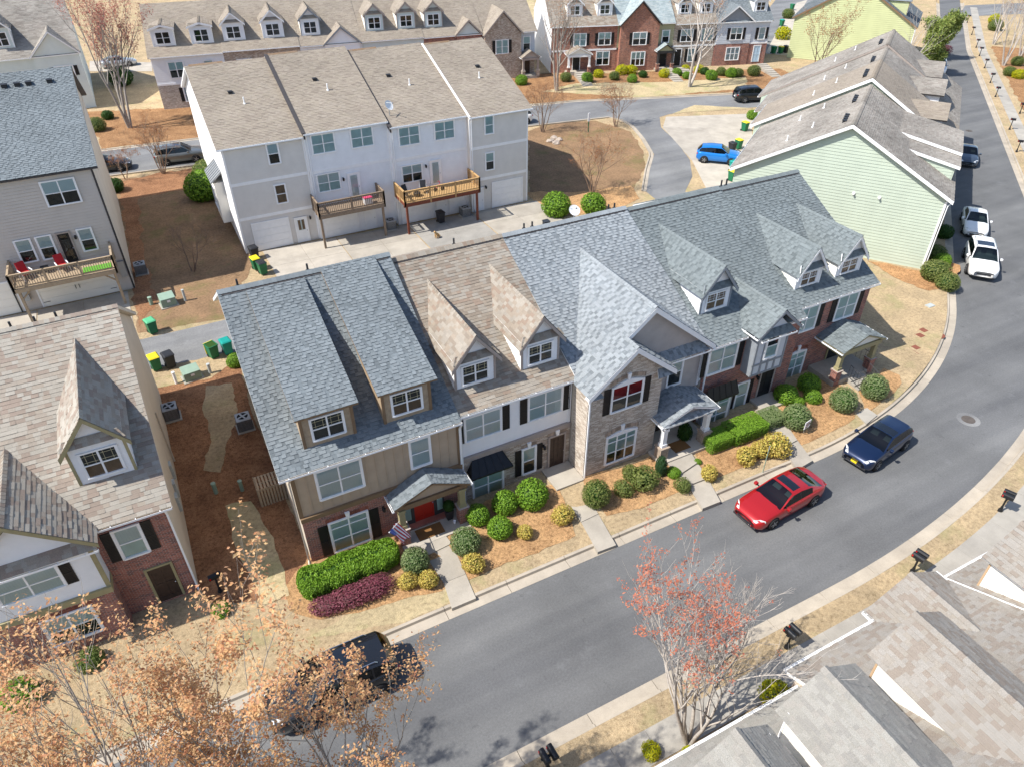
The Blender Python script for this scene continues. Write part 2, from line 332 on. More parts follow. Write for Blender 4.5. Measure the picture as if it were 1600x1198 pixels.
def inst(mesh, name, parent, loc, scale=(1,1,1), rot=(0,0,0), label=None):
    o = bpy.data.objects.new(name, mesh); COL.objects.link(o); o.parent = parent; o.location = Vector(loc)-(ORG.get(parent.name, Vector()) if parent else Vector()); o.scale = scale; o.rotation_euler = rot
    ORG[o.name] = ORG.get(parent.name, Vector()) if parent else Vector()
    if label: o['label'] = label
    return o
def dup(o, label=None, loc=None, rz=None, scale=None, group=None, parent=None):
    c = o.copy(); COL.objects.link(c); c.parent = parent; ORG[c.name] = ORG.get(o.name, Vector())
    if label: c['label'] = label
    if group: c['group'] = group
    if loc is not None: c.location = loc
    if rz is not None: c.rotation_euler = (0,0,rz)
    if scale is not None: c.scale = scale if isinstance(scale, (tuple, list)) else (scale,)*3
    for ch in list(o.children): dup(ch, parent=c)
    return c
def clip(poly, n, d):                                       # keep n.p <= d ; 2D tuples
    out = []
    for i in range(len(poly)):
        a, b = poly[i], poly[(i+1) % len(poly)]; da = n[0]*a[0]+n[1]*a[1]-d; db = n[0]*b[0]+n[1]*b[1]-d
        if da <= 0: out.append(a)
        if (da < 0 < db) or (db < 0 < da):
            t = da/(da-db); out.append((a[0]+(b[0]-a[0])*t, a[1]+(b[1]-a[1])*t))
    return out
def area2(p): return abs(sum(p[i][0]*p[(i+1) % len(p)][1]-p[(i+1) % len(p)][0]*p[i][1] for i in range(len(p))))/2

# ------------------------------------------------------------------ roofs
def plane_frame(pts):
    P = [Vector(p) for p in pts]; u = (P[1]-P[0]).normalized(); n = u.cross(P[2]-P[1]).normalized()
    if n.z < 0: n = -n
    v = n.cross(u)
    if v.z < 0: v = -v
    return P[0], u, v, n
def clip_convex(poly, ply):
    # clip polygon by a convex polygon given counter-clockwise or clockwise
    sa = sum(ply[i][0]*ply[(i+1) % len(ply)][1]-ply[(i+1) % len(ply)][0]*ply[i][1] for i in range(len(ply)))
    for i in range(len(ply)):
        a, b = ply[i], ply[(i+1) % len(ply)]; n = (b[1]-a[1], -(b[0]-a[0]))
        if sa < 0: n = (-n[0], -n[1])
        poly = clip(poly, n, n[0]*a[0]+n[1]*a[1])
        if len(poly) < 3: return []
    return poly
def shingles(pts, mat, parent, expo=.175, tab=.31, lift=.02, parts=0, name='shingles', near=None):
    """real tabs, course by course, over a convex polygon whose first edge is the eave"""
    o, u, v, n = plane_frame(pts); P2 = [((Vector(p)-o).dot(u), (Vector(p)-o).dot(v)) for p in pts]
    x0 = min(p[0] for p in P2); x1 = max(p[0] for p in P2); y0 = min(p[1] for p in P2); y1 = max(p[1] for p in P2)
    mb = MB(); rows = int((y1-y0)/expo)+1; full = []; rect = []
    for r in range(rows):
        b = y0+r*expo; x = x0-random.random()*tab; dk = random.random() < .5; dash = mat in DASH
        while x < x1:
            dk = not dk if random.random() < .85 else dk; wd = (tab*random.uniform(.35, .7) if dk else tab*random.uniform(.45, 1.1)) if dash else tab*random.uniform(.55, 1.45); q = [(x, b), (x+wd, b), (x+wd, b+expo*1.04), (x, b+expo*1.04)]
            c = clip_convex(q, P2); lf = lift*(random.choice((.55, .8, 1, 1.35)) if not dash else (.4 if dk else 1.6)); mi = 1 if dash and dk else 0
            if len(c) >= 3 and area2(c) > 1e-4:
                if parts and area2(c) > wd*expo*1.035: rect.append((x, b, wd, lf))
                else: full.append((c, lf, b, mi))
            x += wd
    def put(mbx, c, lf, b, mi=0):
        pp = [o+u*p[0]+v*p[1]+n*(.006+lf*(1-.8*(p[1]-b)/expo)) for p in c]
        i0 = len(mbx.v); mbx.poly(pp, mi); k = len(c)
        for i in range(k):
            j = (i+1) % k
            if abs(c[i][1]-b) < 1e-4 and abs(c[j][1]-b) < 1e-4:
                e = len(mbx.v); mbx.v += [pp[i]-n*(lf+.004), pp[j]-n*(lf+.004)]; mbx.f.append([e, e+1, i0+j, i0+i]); mbx.m.append(mi)
    if parts:
        rect.sort(key=lambda t: (o+u*t[0]+v*t[1]-(near or CAM)).length)
        for x, b, wd, lf in rect[parts:]: full.append(([(x, b), (x+wd, b), (x+wd, b+expo*1.04), (x, b+expo*1.04)], lf, b, 0))
        me = bpy.data.meshes.new('shingle'); me.from_pydata([(0,0,1),(1,0,1),(1,1,.2),(0,1,.2),(0,0,-.2),(1,0,-.2)], [], [(0,1,2,3),(4,5,1,0)]); me.materials.append(M(mat))
        R = Matrix((u, v, n)).transposed().to_euler()
        for x, b, wd, lf in rect[:parts]: inst(me, 'shingle', parent, o+u*x+v*b+n*.006, (wd, expo*1.04, lf), R)
    for c, lf, b, mi in full: put(mb, c, lf, b, mi)
    if mb.f: return mb.build(name, [mat, mat+'_d'] if mat in DASH else mat, parent, kind='stuff')
def roof(parent, pts, mat, fascia='white_trim', t=.14, name='roof', tabs=True, expo=.175, tab=.31, parts=0):
    o, u, v, n = plane_frame(pts); mb = MB(); mb.slab(pts, n, t, 0, 1)
    r = mb.build(name, [fascia, mat], parent)
    if tabs: shingles(pts, mat, r, expo, tab, parts=parts)
    return r
def ridge_cap(parent, p0, p1, s0, s1, mat, w=.16, step=.2, name='ridge_cap'):
    """overlapping cap pieces; s0,s1 = downhill unit vectors of the two slopes"""
    p0, p1 = Vector(p0), Vector(p1); d = p1-p0; L = d.length; d.normalize(); k = max(1, int(L/step)); mb = MB(); s0 = Vector(s0); s1 = Vector(s1)
    for i in range(k):
        a = p0+d*(L*i/k); b = p0+d*(L*(i+1)/k+.02); za, zb = .075, .055
        A, B = a+V(0,0,za), b+V(0,0,zb)
        n = len(mb.v); mb.v += [A, B, B+s0*w, A+s0*w, B+s1*w, A+s1*w, A+V(0,0,-.03)+s0*w*1.0, A+V(0,0,-.03)+s1*w*1.0, A-V(0,0,.03)]
        for f in ((0,1,2,3), (1,0,5,4), (0,3,6,8), (5,0,8,7)): mb.f.append([n+j for j in f]); mb.m.append(0)
    return mb.build(name, mat, parent, kind='stuff')
def gutter(parent, p0, p1, out, mat='metal_white', name='gutter', hang=True):
    p0, p1, out = Vector(p0), Vector(p1), Vector(out).normalized(); w, h, t = .10, .08, .012; mb = MB(); dz = V(0,0,1)
    def strip(a, b):
        mb.poly([p0+a, p1+a, p1+b, p0+b])
    mb.slab([p0-dz*h, p1-dz*h, p1-dz*h+out*w, p0-dz*h+out*w], dz, t)
    mb.slab([p0+out*w, p1+out*w, p1+out*w-dz*h, p0+out*w-dz*h], out, t)
    for p in (p0, p1): mb.slab([p, p+out*w, p+out*w-dz*h, p-dz*h], (p1-p0).normalized(), t)
    if hang:
        L = (p1-p0).length; k = max(2, int(L/.8))
        for i in range(k): mb.bar(p0+(p1-p0)*((i+.5)/k)-dz*.015, p0+(p1-p0)*((i+.5)/k)+out*w-dz*.015, .03, .02)
    return mb.build(name, mat, parent)
def downspout(parent, path, mat='metal_white', w=.075):
    mb = MB()
    for a, b in zip(path[:-1], path[1:]): mb.bar(a, b, w, w*.8, up=(0,1,0.01))
    return mb.build('downspout', mat, parent)

# ------------------------------------------------------------------ wall faces
class Face:
    def __init__(s, o, u=(1,0,0), n=(0,-1,0)): s.o = Vector(o); s.u = Vector(u).normalized(); s.n = Vector(n).normalized()
    def p(s, a, b, d=0): return s.o+s.u*a+V(0,0,b)+s.n*d
    def box(s, mb, a0, a1, b0, b1, d0, d1, m=0):
        return mb.hexa([s.p(a0,b0,d0), s.p(a1,b0,d0), s.p(a1,b0,d1), s.p(a0,b0,d1), s.p(a0,b1,d0), s.p(a1,b1,d0), s.p(a1,b1,d1), s.p(a0,b1,d1)], m)
def siding(face, poly, parent, mat, expo=.17, parts=True, name='siding_board', lap=.02, d=0.0, gap=.012):
    """horizontal lap boards clipped to a convex wall outline (a,b)"""
    b0 = min(p[1] for p in poly); b1 = max(p[1] for p in poly); k = int((b1-b0)/expo)+1; mb = MB()
    for i in range(k):
        lo = b0+i*expo; c = clip(clip(poly, (0,1), lo+expo-gap), (0,-1), -lo)  # slit left above each board, shaped to deepen the shade line of the lap
        if len(c) < 3 or area2(c) < .003: continue
        if parts: mb = MB()
        pp = [face.p(p[0], p[1], d+.006+lap*(1-(p[1]-lo)/expo)) for p in c]; mb.poly(pp)
        for q in range(len(c)):
            e = (q+1) % len(c)
            if abs(c[q][1]-lo) < 1e-4 and abs(c[e][1]-lo) < 1e-4: mb.poly([pp[q]-face.n*lap, pp[e]-face.n*lap, pp[e], pp[q]])
        if parts: mb.build(name, mat, parent)
    if not parts: return mb.build('siding', mat, parent, kind='stuff')
def battens(face, a0, a1, b0, b1, parent, mat, step=.41):
    k = int((a1-a0)/step)
    for i in range(k+1):
        a = a0+(a1-a0)*i/k; mb = MB(); face.box(mb, a-.022, a+.022, b0, b1, 0, .028); mb.build('batten', mat, parent)
UNITQ = None
def unit_pane():
    global UNITQ
    if UNITQ is None:
        me = bpy.data.meshes.new('pane'); me.from_pydata([(0,0,0),(1,0,0),(1,0,1),(0,0,1)], [], [(0,1,2,3)]); me.materials.append(M('glass')); UNITQ = me
    return UNITQ
def window(face, a0, a1, b0, b1, parent, cols=2, rows=2, frame='white_trim', back='blind', muntin=None, split=.5, panes=True, proud=.08, arch=0, back2=None, cas=.085):
    mb = MB(); c = cas
    face.box(mb, a0-c, a0, b0-c, b1+c, .005, proud); face.box(mb, a1, a1+c, b0-c, b1+c, .005, proud)
    face.box(mb, a0, a1, b1, b1+c, .005, proud); face.box(mb, a0-c*.35, a1+c*.35, b0-c, b0, .005, proud+.03)
    mw = .06 if panes else .09
    W = (a1-a0); xs = [a0]
    for i in range(1, cols):
        x = a0+W*i/cols; face.box(mb, x-mw/2, x+mw/2, b0, b1, .006, proud-.008); xs.append(x)
    xs.append(a1)
    zs = [b0]+([b0+(b1-b0)*split] if rows == 2 else [])+[b1]
    if rows == 3: zs = [b0, b0+(b1-b0)*.40, b0+(b1-b0)*.80, b1]
    for z in zs[1:-1]: face.box(mb, a0, a1, z-.025, z+.025, .006, proud-.012)
    s_ = .008
    for i in range(cols):                                          # sash stiles
        for x in (xs[i], xs[i+1]):
            sgn = 1 if x == xs[i] else -1; face.box(mb, min(x, x+sgn*(s_+mw/2)), max(x, x+sgn*(s_+mw/2)), b0, b1, .0062, proud-.02)
    if arch: 
        n = 8; L = (a1-a0)
        for k in range(n):
            t0, t1 = k/n, (k+1)/n; h0, h1 = arch*sin(pi*t0), arch*sin(pi*t1)
            mb.slab([face.p(a0+L*t0, b1+c, proud), face.p(a0+L*t1, b1+c, proud), face.p(a0+L*t1, b1+c+h1, proud), face.p(a0+L*t0, b1+c+h0, proud)], face.n, proud-.008)
    wo_ = mb.build('window', frame, parent)
    bk = MB(); face_b = .032
    zsplit = zs[1] if len(zs) > 2 else b0
    if back2: bk.poly([face.p(a0,b0,face_b), face.p(a1,b0,face_b), face.p(a1,zsplit,face_b), face.p(a0,zsplit,face_b)], 1); bk.poly([face.p(a0,zsplit,face_b), face.p(a1,zsplit,face_b), face.p(a1,b1,face_b), face.p(a0,b1,face_b)], 0)
    else: bk.poly([face.p(a0,b0,face_b), face.p(a1,b0,face_b), face.p(a1,b1,face_b), face.p(a0,b1,face_b)])
    bk.build('blind' if 'blind' in back else 'room_behind', [back]+([back2] if back2 else []), wo_)
    if muntin:
        mm = MB()
        for i in range(cols):
            x0, x1 = xs[i]+.05, xs[i+1]-.05; z0, z1 = zs[-2]+.03, zs[-1]-.01; g = .16
            for x in (x0+g*.75, x1-g*.75): face.box(mm, x-.006, x+.006, z0, z1, .048, .060)
            for z in (z0+g*.75, z1-g*.75): face.box(mm, x0, x1, z-.006, z+.006, .049, .059)
        mm.build('muntin', muntin, wo_)
    rz = atan2(face.u.y, face.u.x)
    if panes:
        for i in range(cols):
            for j in range(len(zs)-1):
                inst(unit_pane(), 'pane', wo_, face.p(xs[i]+.02, zs[j]+.02, .045), (xs[i+1]-xs[i]-.04, 1, zs[j+1]-zs[j]-.04), (0,0,rz))
    else: inst(unit_pane(), 'pane', wo_, face.p(a0, b0, .045), (a1-a0, 1, b1-b0), (0,0,rz))
    return wo_
def shutter(face, a0, a1, b0, b1, parent, mat='shutter_black'):
    mb = MB(); face.box(mb, a0, a1, b0, b1, .004, .03); r = .05
    mid = b0+(b1-b0)*.47
    for (x0, x1, z0, z1) in ((a0,a0+r,b0,b1),(a1-r,a1,b0,b1),(a0+r,a1-r,b0,b0+r*1.4),(a0+r,a1-r,b1-r*1.4,b1),(a0+r,a1-r,mid-r*.7,mid+r*.7)): face.box(mb, x0, x1, z0, z1, .03, .05)
    z = b0+r*1.4
    while z < b1-r*1.5:
        if abs(z-mid) > r: face.box(mb, a0+r, a1-r, z, z+.03, .03, .04)
        z += .075
    return mb.build('shutter', mat, parent)
def door(face, a0, a1, b0, b1, parent, mat, frame='white_trim', panels=((.12,.45),(.52,.93)), lite=None, cols=2, label=None):
    mb = MB(); c = .1
    face.box(mb, a0-c, a0, b0, b1+c, .005, .07); face.box(mb, a1, a1+c, b0, b1+c, .005, .07); face.box(mb, a0, a1, b1, b1+c, .005, .07)
    fr = mb.build('door_frame', frame, parent)
    mb = MB(); face.box(mb, a0, a1, b0, b1, .004, .025); W = a1-a0; Hh = b1-b0; st = .12*W
    xs = [a0+st+(W-st)*i/cols for i in range(cols+1)]
    for x0 in [a0]+[x-st for x in xs[1:]]: face.box(mb, x0, x0+st, b0, b1, .025, .045)
    ed = [0]+[e for p in panels for e in p]+[1]
    for i in range(0, len(ed), 2):
        if ed[i+1]-ed[i] > .02: face.box(mb, a0+st, a1-st, b0+Hh*ed[i], b0+Hh*ed[i+1], .0252, .043)
    d = mb.build('door', mat, parent, label=label)
    kb = MB(); kb.lathe(face.p(a1-st*.5, b0+Hh*.47, .045), [(.012,0),(.012,.03),(.032,.035),(.032,.06),(.01,.075)], 8, 0, face.n); kb.build('door_handle', 'chrome', d)
    if lite:
        bk = MB(); bk.poly([face.p(a0+W*lite[0], b0+Hh*lite[1], .03), face.p(a0+W*lite[2], b0+Hh*lite[1], .03), face.p(a0+W*lite[2], b0+Hh*lite[3], .03), face.p(a0+W*lite[0], b0+Hh*lite[3], .03)]); bk.build('door_glass_backing', lite[4], d)
        inst(unit_pane(), 'pane', d, face.p(a0+W*lite[0], b0+Hh*lite[1], .05), (W*(lite[2]-lite[0]), 1, Hh*(lite[3]-lite[1])), (0,0,atan2(face.u.y, face.u.x)))
    return d
def keystone(face, a, b, parent, h=.3):
    mb = MB(); P = [face.p(a-.07,b,.09), face.p(a+.07,b,.09), face.p(a+.11,b+h,.09), face.p(a-.11,b+h,.09)]; mb.slab(P, face.n, .085); return mb.build('keystone', 'white_trim', parent)
def soldier(face, a0, a1, b, parent, mat='brick_solid', h=.2, arch=0):
    k = int((a1-a0)/.08); mb = MB()
    for i in range(k):
        x0 = a0+(a1-a0)*i/k; z = b+arch*sin(pi*(i+.5)/k); face.box(mb, x0+.004, x0+(a1-a0)/k-.004, z, z+h, .003, .022)
    return mb.build('soldier_course', mat, parent, kind='stuff')
for nm_, c_ in (('brick_solid', (.22,.08,.055)), ('brick_solid_stone', (.31,.24,.185)), ('brick_solid_orange', (.32,.12,.075))): 
    t_ = NT(nm_); g_ = t_.n('NewGeometry'); t_.col(t_.ramp(g_.outputs['Random Per Island'], [(0, sc(c_, .7)), (1, sc(c_, 1.35))])); t_.rough(.9)
def garage_door(face, a0, a1, b0, b1, parent, mat='white_trim', rows=4, cols=4, hw=False):
    mb = MB(); c = .12
    for x0, x1, z0, z1 in ((a0-c,a0,b0,b1+c),(a1,a1+c,b0,b1+c),(a0,a1,b1,b1+c)): face.box(mb, x0, x1, z0, z1, .005, .06)
    f = mb.build('garage_frame', 'white_trim', parent)
    g = MB(); face.box(g, a0, a1, b0, b1, .003, .006); gd = g.build('garage_door', mat, parent)
    for r in range(rows):
        z0 = b0+(b1-b0)*r/rows+.008; z1 = b0+(b1-b0)*(r+1)/rows-.008; mb = MB(); face.box(mb, a0+.01, a1-.01, z0, z1, .006, .03)
        for k in range(cols):
            x0 = a0+(a1-a0)*k/cols+.1; x1 = a0+(a1-a0)*(k+1)/cols-.1; face.box(mb, x0, x1, z0+.1, z1-.1, .03, .038)
        mb.build('door_panel', mat, gd)
    if hw:
        h = MB()
        for x in ((a0+a1)/2-.12, (a0+a1)/2+.12): face.box(h, x-.02, x+.02, b0+.9, b0+1.2, .04, .07)
        for x, s_ in ((a0+.05, 1), (a1-.05, -1)):
            for z in (b0+.35, b1-.35): face.box(h, min(x, x+s_*.4), max(x, x+s_*.4), z-.02, z+.02, .04, .055)
        h.build('hinge_hardware', 'black_metal', gd)
    return gd
def metal_awning(face, a0, a1, b0, b1, out, parent, hip=.45, mat='black_metal', n=5):
    """hipped standing-seam hood: bottom edge projects, top lies on the wall"""
    mb = MB(); A, B = face.p(a0,b0,out), face.p(a1,b0,out); C_, D_ = face.p(a1-hip,b1,.02), face.p(a0+hip,b1,.02); E_, F_ = face.p(a0,b0,.0), face.p(a1,b0,.0)
    mb.poly([A,B,C_,D_]); mb.poly([E_,A,D_]); mb.poly([B,F_,C_]); mb.poly([E_,F_,B,A])
    mb.slab([A,B,B-V(0,0,.09),A-V(0,0,.09)], face.n, .03); aw = mb.build('awning', mat, parent)
    s = MB()
    for i in range(n+1):
        t = i/n; p = A.lerp(B, t); q = D_.lerp(C_, t); s.bar(p+V(0,0,.012), q+V(0,0,.012), .022, .035)
    s.build('awning_seam', mat, aw); return aw
def column(parent, x, y, z0, z1, zb, mat, bmat, w=.28, bw=.46):
    mb = MB(); mb.box(x-bw/2, x+bw/2, y-bw/2, y+bw/2, z0, zb); mb.box(x-bw/2-.05, x+bw/2+.05, y-bw/2-.05, y+bw/2+.05, zb, zb+.08)
    mb.build('column_base', bmat, parent)
    mb = MB(); mb.box(x-w/2, x+w/2, y-w/2, y+w/2, zb+.08, z1); mb.box(x-w/2-.04, x+w/2+.04, y-w/2-.04, y+w/2+.04, zb+.08, zb+.26); mb.box(x-w/2-.04, x+w/2+.04, y-w/2-.04, y+w/2+.04, z1-.16, z1)
    mb.build('column', mat, parent)
def sconce(face, a, b, parent):
    mb = MB(); face.box(mb, a-.05, a+.05, b-.08, b+.08, .003, .03); face.box(mb, a-.02, a+.02, b+.02, b+.05, .03, .14); mb.lathe(face.p(a, b-.17, .14), [(.05,0),(.08,.05),(.09,.2),(.03,.25)], 8); return mb.build('wall_lamp', 'black_metal', parent)
def vent_pipe(parent, p, h=.35, r=.05, mat='black_plastic'):
    mb = MB(); mb.lathe(p, [(r*2.2,-.1),(r*2.2,.03),(r,.06),(r,h)], 8); return mb.build('vent_pipe', mat, parent)
def box_vent(parent, p, rz=0, mat='black_plastic', s=.3):
    p = Vector(p); mb = MB(); mb.box(p.x-s/2, p.x+s/2, p.y-s/2, p.y+s/2, p.z-.15, p.z+.14); mb.box(p.x-s*.6, p.x+s*.6, p.y-s*.6, p.y+s*.6, p.z+.14, p.z+.17); return mb.build('roof_vent', mat, parent)

def gable_dormer(H, x0, x1, yf, zt, zp, zroof, slope, mats, window_back='interior_dark', wf=.62, front=(0,-1), over=.22, fo=.3, back2=None, muntin=None, tabs=True, panes=True, trimw=.09, side='white_siding', bulge=None, ppent=True, wz=(.14,.74)):
    """dormer standing on a roof that rises towards +y (zroof(y)); parts are hung on house H"""
    shm, wallm, trim = mats; z0 = zroof(yf); xm = (x0+x1)/2
    yb = yf+(zt-z0)/slope+.05; yp = yf+(zp-z0)/slope+.1
    mb = MB(); mb.poly([(x0,yf,z0-.1),(x1,yf,z0-.1),(x1,yf,zt),(xm,yf,zp-.1),(x0,yf,zt)]); w_ = mb.build('dormer_wall', wallm, H)
    sd = MB()
    for x, sg in ((x0,-1),(x1,1)): sd.slab([(x,yf,z0-.1),(x,yf,zt),(x,yb,zt),(x,yb,zt-.15)], (sg,0,0), .05)
    sd.build('dormer_cheek', side, H)
    f = Face((0,yf,0)); k = 0
    siding(f, [(x0,z0-.05),(x1,z0-.05),(x1,zt),(x0,zt)], w_, wallm, .16, parts=False)
    fl = Face((x0,0,0), (0,-1,0), (-1,0,0)); siding(fl, [(-yf,z0-.05),(-yf,zt),(-yb,zt)], w_, side, .16, parts=False)
    fr = Face((x1,0,0), (0,1,0), (1,0,0)); siding(fr, [(yf,z0-.05),(yf,zt),(yb,zt)], w_, side, .16, parts=False)
    tr = MB(); f.box(tr, x0-.02, x0+trimw, z0-.12, zt, .0, .045); f.box(tr, x1-trimw, x1+.02, z0-.12, zt, 0, .045); f.box(tr, x0+trimw, x1-trimw, zt-.13, zt, 0, .043)
    for s_, xe in ((1, x0-over), (-1, x1+over)):                       # rake boards
        dz = (zp-zt)/(xm-x0); ze = zt-over*dz
        tr.slab([(xe,yf-fo-.01,ze-.23),(xm,yf-fo-.01,zp-.23),(xm,yf-fo-.01,zp-.01),(xe,yf-fo-.01,ze-.01)], (0,-1,0), .05)
    tr.build('dormer_trim', trim, H)
    gb = MB(); gb.poly([(x0+.2,yf-.02,zt+.05),(x1-.2,yf-.02,zt+.05),(xm,yf-.02,zp-.16)]); gb.build('gable_panel', wallm, H)
    if ppent:
        pp = [(x0-over*.6,yf-fo+.04,zt-.03),(x1+over*.6,yf-fo+.04,zt-.03),(x1-.08,yf-.03,zt+.28),(x0+.08,yf-.03,zt+.28)]
        roof(H, pp, shm, trim, .05, 'pent_roof', tabs)
    dz = (zp-zt)/(xm-x0); ze = zt-over*dz
    ybe = yf+(ze-z0)/slope+.05
    for sg, xe in ((-1, x0-over), (1, x1+over)):
        pts = [(xe,ybe,ze),(xe,yf-fo,ze),(xm,yf-fo,zp),(xm,yp,zp)]
        if sg > 0: pts = [(xe,yf-fo,ze),(xe,ybe,ze),(xm,yp,zp),(xm,yf-fo,zp)]
        roof(H, pts, shm, trim, .07, 'dormer_roof', tabs)
    L = hypot(xm-x0+over, zp-ze); ridge_cap(H, (xm,yf-fo-.02,zp), (xm,yp-.1,zp), (-(xm-x0+over)/L,0,-(zp-ze)/L), ((xm-x0+over)/L,0,-(zp-ze)/L), shm, .15)
    ww = (x1-x0)*wf/2; hh = zt-z0
    window(f, xm-ww, xm+ww, z0+hh*wz[0], z0+hh*wz[1], H, 2, 2, 'white_trim', window_back, muntin, back2=back2, panes=panes, cas=.07)
def soft(x, a, b): 
    t = max(0, min(1, (x-a)/(b-a))); return t*t*(3-2*t)
# ------------------------------------------------------------------ ground, roads
def arc_line(x0, y, R, ang, xw, far, n=26):
    pts = [(xw, y)]; x = xw
    while x < x0-3: x += 3; pts.append((x, y))
    for i in range(n+1):
        a = ang*i/n; pts.append((x0+R*sin(a), y+R*(1-cos(a))))
    ex, ey = pts[-1]; k = int(far/4)
    for i in range(1, k+1): pts.append((ex+cos(ang)*i*4, ey+sin(ang)*i*4))
    return pts
def offset(pts, d):
    out = []
    for i, p in enumerate(pts):
        a = pts[max(i-1, 0)]; b = pts[min(i+1, len(pts)-1)]; t = Vector((b[0]-a[0], b[1]-a[1])).normalized(); out.append((p[0]-t.y*d, p[1]+t.x*d))
    return out
KN = arc_line(27.2, 17.75, 33.85, radians(38), -48, 420)            # asphalt edge, house side
KS = arc_line(21.4, 11.5, 59.7, radians(40.5), -48, 76)
_q = KS[-1]; KS += [(_q[0]+cos(radians(37.6))*4*i, _q[1]+sin(radians(37.6))*4*i) for i in range(1, 90)]            # asphalt edge, far side
NB = offset(KN, .62); SB = offset(KS, -.62)                         # backs of the kerbs
def hN(x, y):
    if y > 60 or x > 70: return .14
    r = .06+.12*soft(x, 11, 16)+.08*soft(x, 28, 31)-.2*soft(x, 36.5, 41); return .14+max(0, r)*soft(y, 18.6, 21.8)*(1-soft(y, 34, 42))
def hS(x, y): return .14
def drape(name, poly, mat, dz=0, hf=hN, step=1.2, box=None, kind='structure', wob=0, parent=None, seed=1):
    rnd = random.Random(seed); P = []
    n = len(poly)
    for i in range(n):
        a, b = Vector(poly[i][:2]), Vector(poly[(i+1) % n][:2]); P.append(a)
        if wob:
            k = max(1, int((b-a).length/.35)); nn = Vector((-(b-a).y, (b-a).x)).normalized() if (b-a).length > 0 else Vector((0,0))
            ph = rnd.random()*9
            for j in range(1, k): t = j/k; P.append(a.lerp(b, t)+nn*wob*(sin(ph+t*k*.55)*.5+rnd.uniform(-.6, .6))*min(1, 3*t, 3*(1-t)))
    bm = bmesh.new(); vs_ = [bm.verts.new((p[0], p[1], 0)) for p in P]; f = bm.faces.new(vs_); bmesh.ops.triangulate(bm, faces=[f])
    x0 = min(p[0] for p in P); x1 = max(p[0] for p in P); y0 = min(p[1] for p in P); y1 = max(p[1] for p in P)
    if box: x0, x1, y0, y1 = max(x0, box[0]), min(x1, box[1]), max(y0, box[2]), min(y1, box[3])
    x = math.ceil(x0/step)*step
    while x < x1: bmesh.ops.bisect_plane(bm, geom=bm.verts[:]+bm.edges[:]+bm.faces[:], plane_co=(x,0,0), plane_no=(1,0,0)); x += step
    y = math.ceil(y0/step)*step
    while y < y1: bmesh.ops.bisect_plane(bm, geom=bm.verts[:]+bm.edges[:]+bm.faces[:], plane_co=(0,y,0), plane_no=(0,1,0)); y += step
    for v in bm.verts: v.co.z = hf(v.co.x, v.co.y)+dz
    for f in bm.faces:
        f.normal_update()
        if f.normal.z < 0: f.normal_flip()
    me = bpy.data.meshes.new(name); bm.to_mesh(me); bm.free(); me.materials.append(M(mat)); o = bpy.data.objects.new(name, me); COL.objects.link(o)
    if kind: o['kind'] = kind
    if parent: o.parent = parent
    return o
FAR = 700
drape('ground', [(-FAR,-FAR),(FAR,-FAR),(FAR,FAR),(-FAR,FAR)], 'dry_grass', -.25, lambda x, y: 0, step=80)
NX, SX = NB[-1], SB[-1]
drape('lawn', NB+[(NX[0], FAR), (-FAR, FAR), (-FAR, NB[0][1])], 'dry_grass', 0, hN, 1.3, (0, 44, 17, 44))
drape('verge', SB+[(FAR, SX[1]), (FAR, -FAR), (-FAR, -FAR), (-FAR, SB[0][1])], 'dry_grass', 0, hS, 400)
drape('road', KN+KS[::-1], 'asphalt', 0, lambda x, y: 0, 400)
def kerb(name, line, side, seg=3.0, mat='concrete_kerb', pan=.45, parent=None, h=.14, z0=0):
    """gutter pan and kerb poured in lengths with open joints; side=+1 kerb on the left of the line"""
    root = parent
    if root is None:
        root = bpy.data.objects.new(name, None); COL.objects.link(root); root['kind'] = 'structure'; ORG[root.name] = Vector()
    L = [0]
    for a, b in zip(line[:-1], line[1:]): L.append(L[-1]+hypot(b[0]-a[0], b[1]-a[1]))
    def at(s, d):
        s = max(0, min(L[-1], s)); i = 0
        while i < len(L)-2 and L[i+1] < s: i += 1
        t = (s-L[i])/(L[i+1]-L[i]); a, b = line[i], line[i+1]; n = Vector((-(b[1]-a[1]), b[0]-a[0])).normalized()*side
        return a[0]+(b[0]-a[0])*t+n.x*d, a[1]+(b[1]-a[1])*t+n.y*d
    s = 0; prof = [(-.02,-.2),(-.02,.012),(pan,.004),(pan+.03,h),(pan+.17,h+.006),(pan+.17,-.2)]
    while s < L[-1]-.1:
        e = min(s+seg, L[-1]); mb = MB(); k = 3; b0 = 0
        for i in range(k+1):
            q = s+.012+(e-s-.024)*i/k
            for d, z in prof: x, y = at(q, d); mb.v.append(V(x, y, z+z0))
        n = len(prof)
        for i in range(k):
            for j in range(n-1): mb.f.append([i*n+j, i*n+j+1, (i+1)*n+j+1, (i+1)*n+j]); mb.m.append(0)
        mb.f.append(list(range(n))); mb.m.append(0); mb.f.append([k*n+j for j in range(n)][::-1]); mb.m.append(0)
        mb.build('kerb_length', mat, root); s = e
    return root
kerb('kerb', [p for p in KN if p[0] < 150], 1); kerb('kerb', [p for p in KS if p[0] < 155], -1)
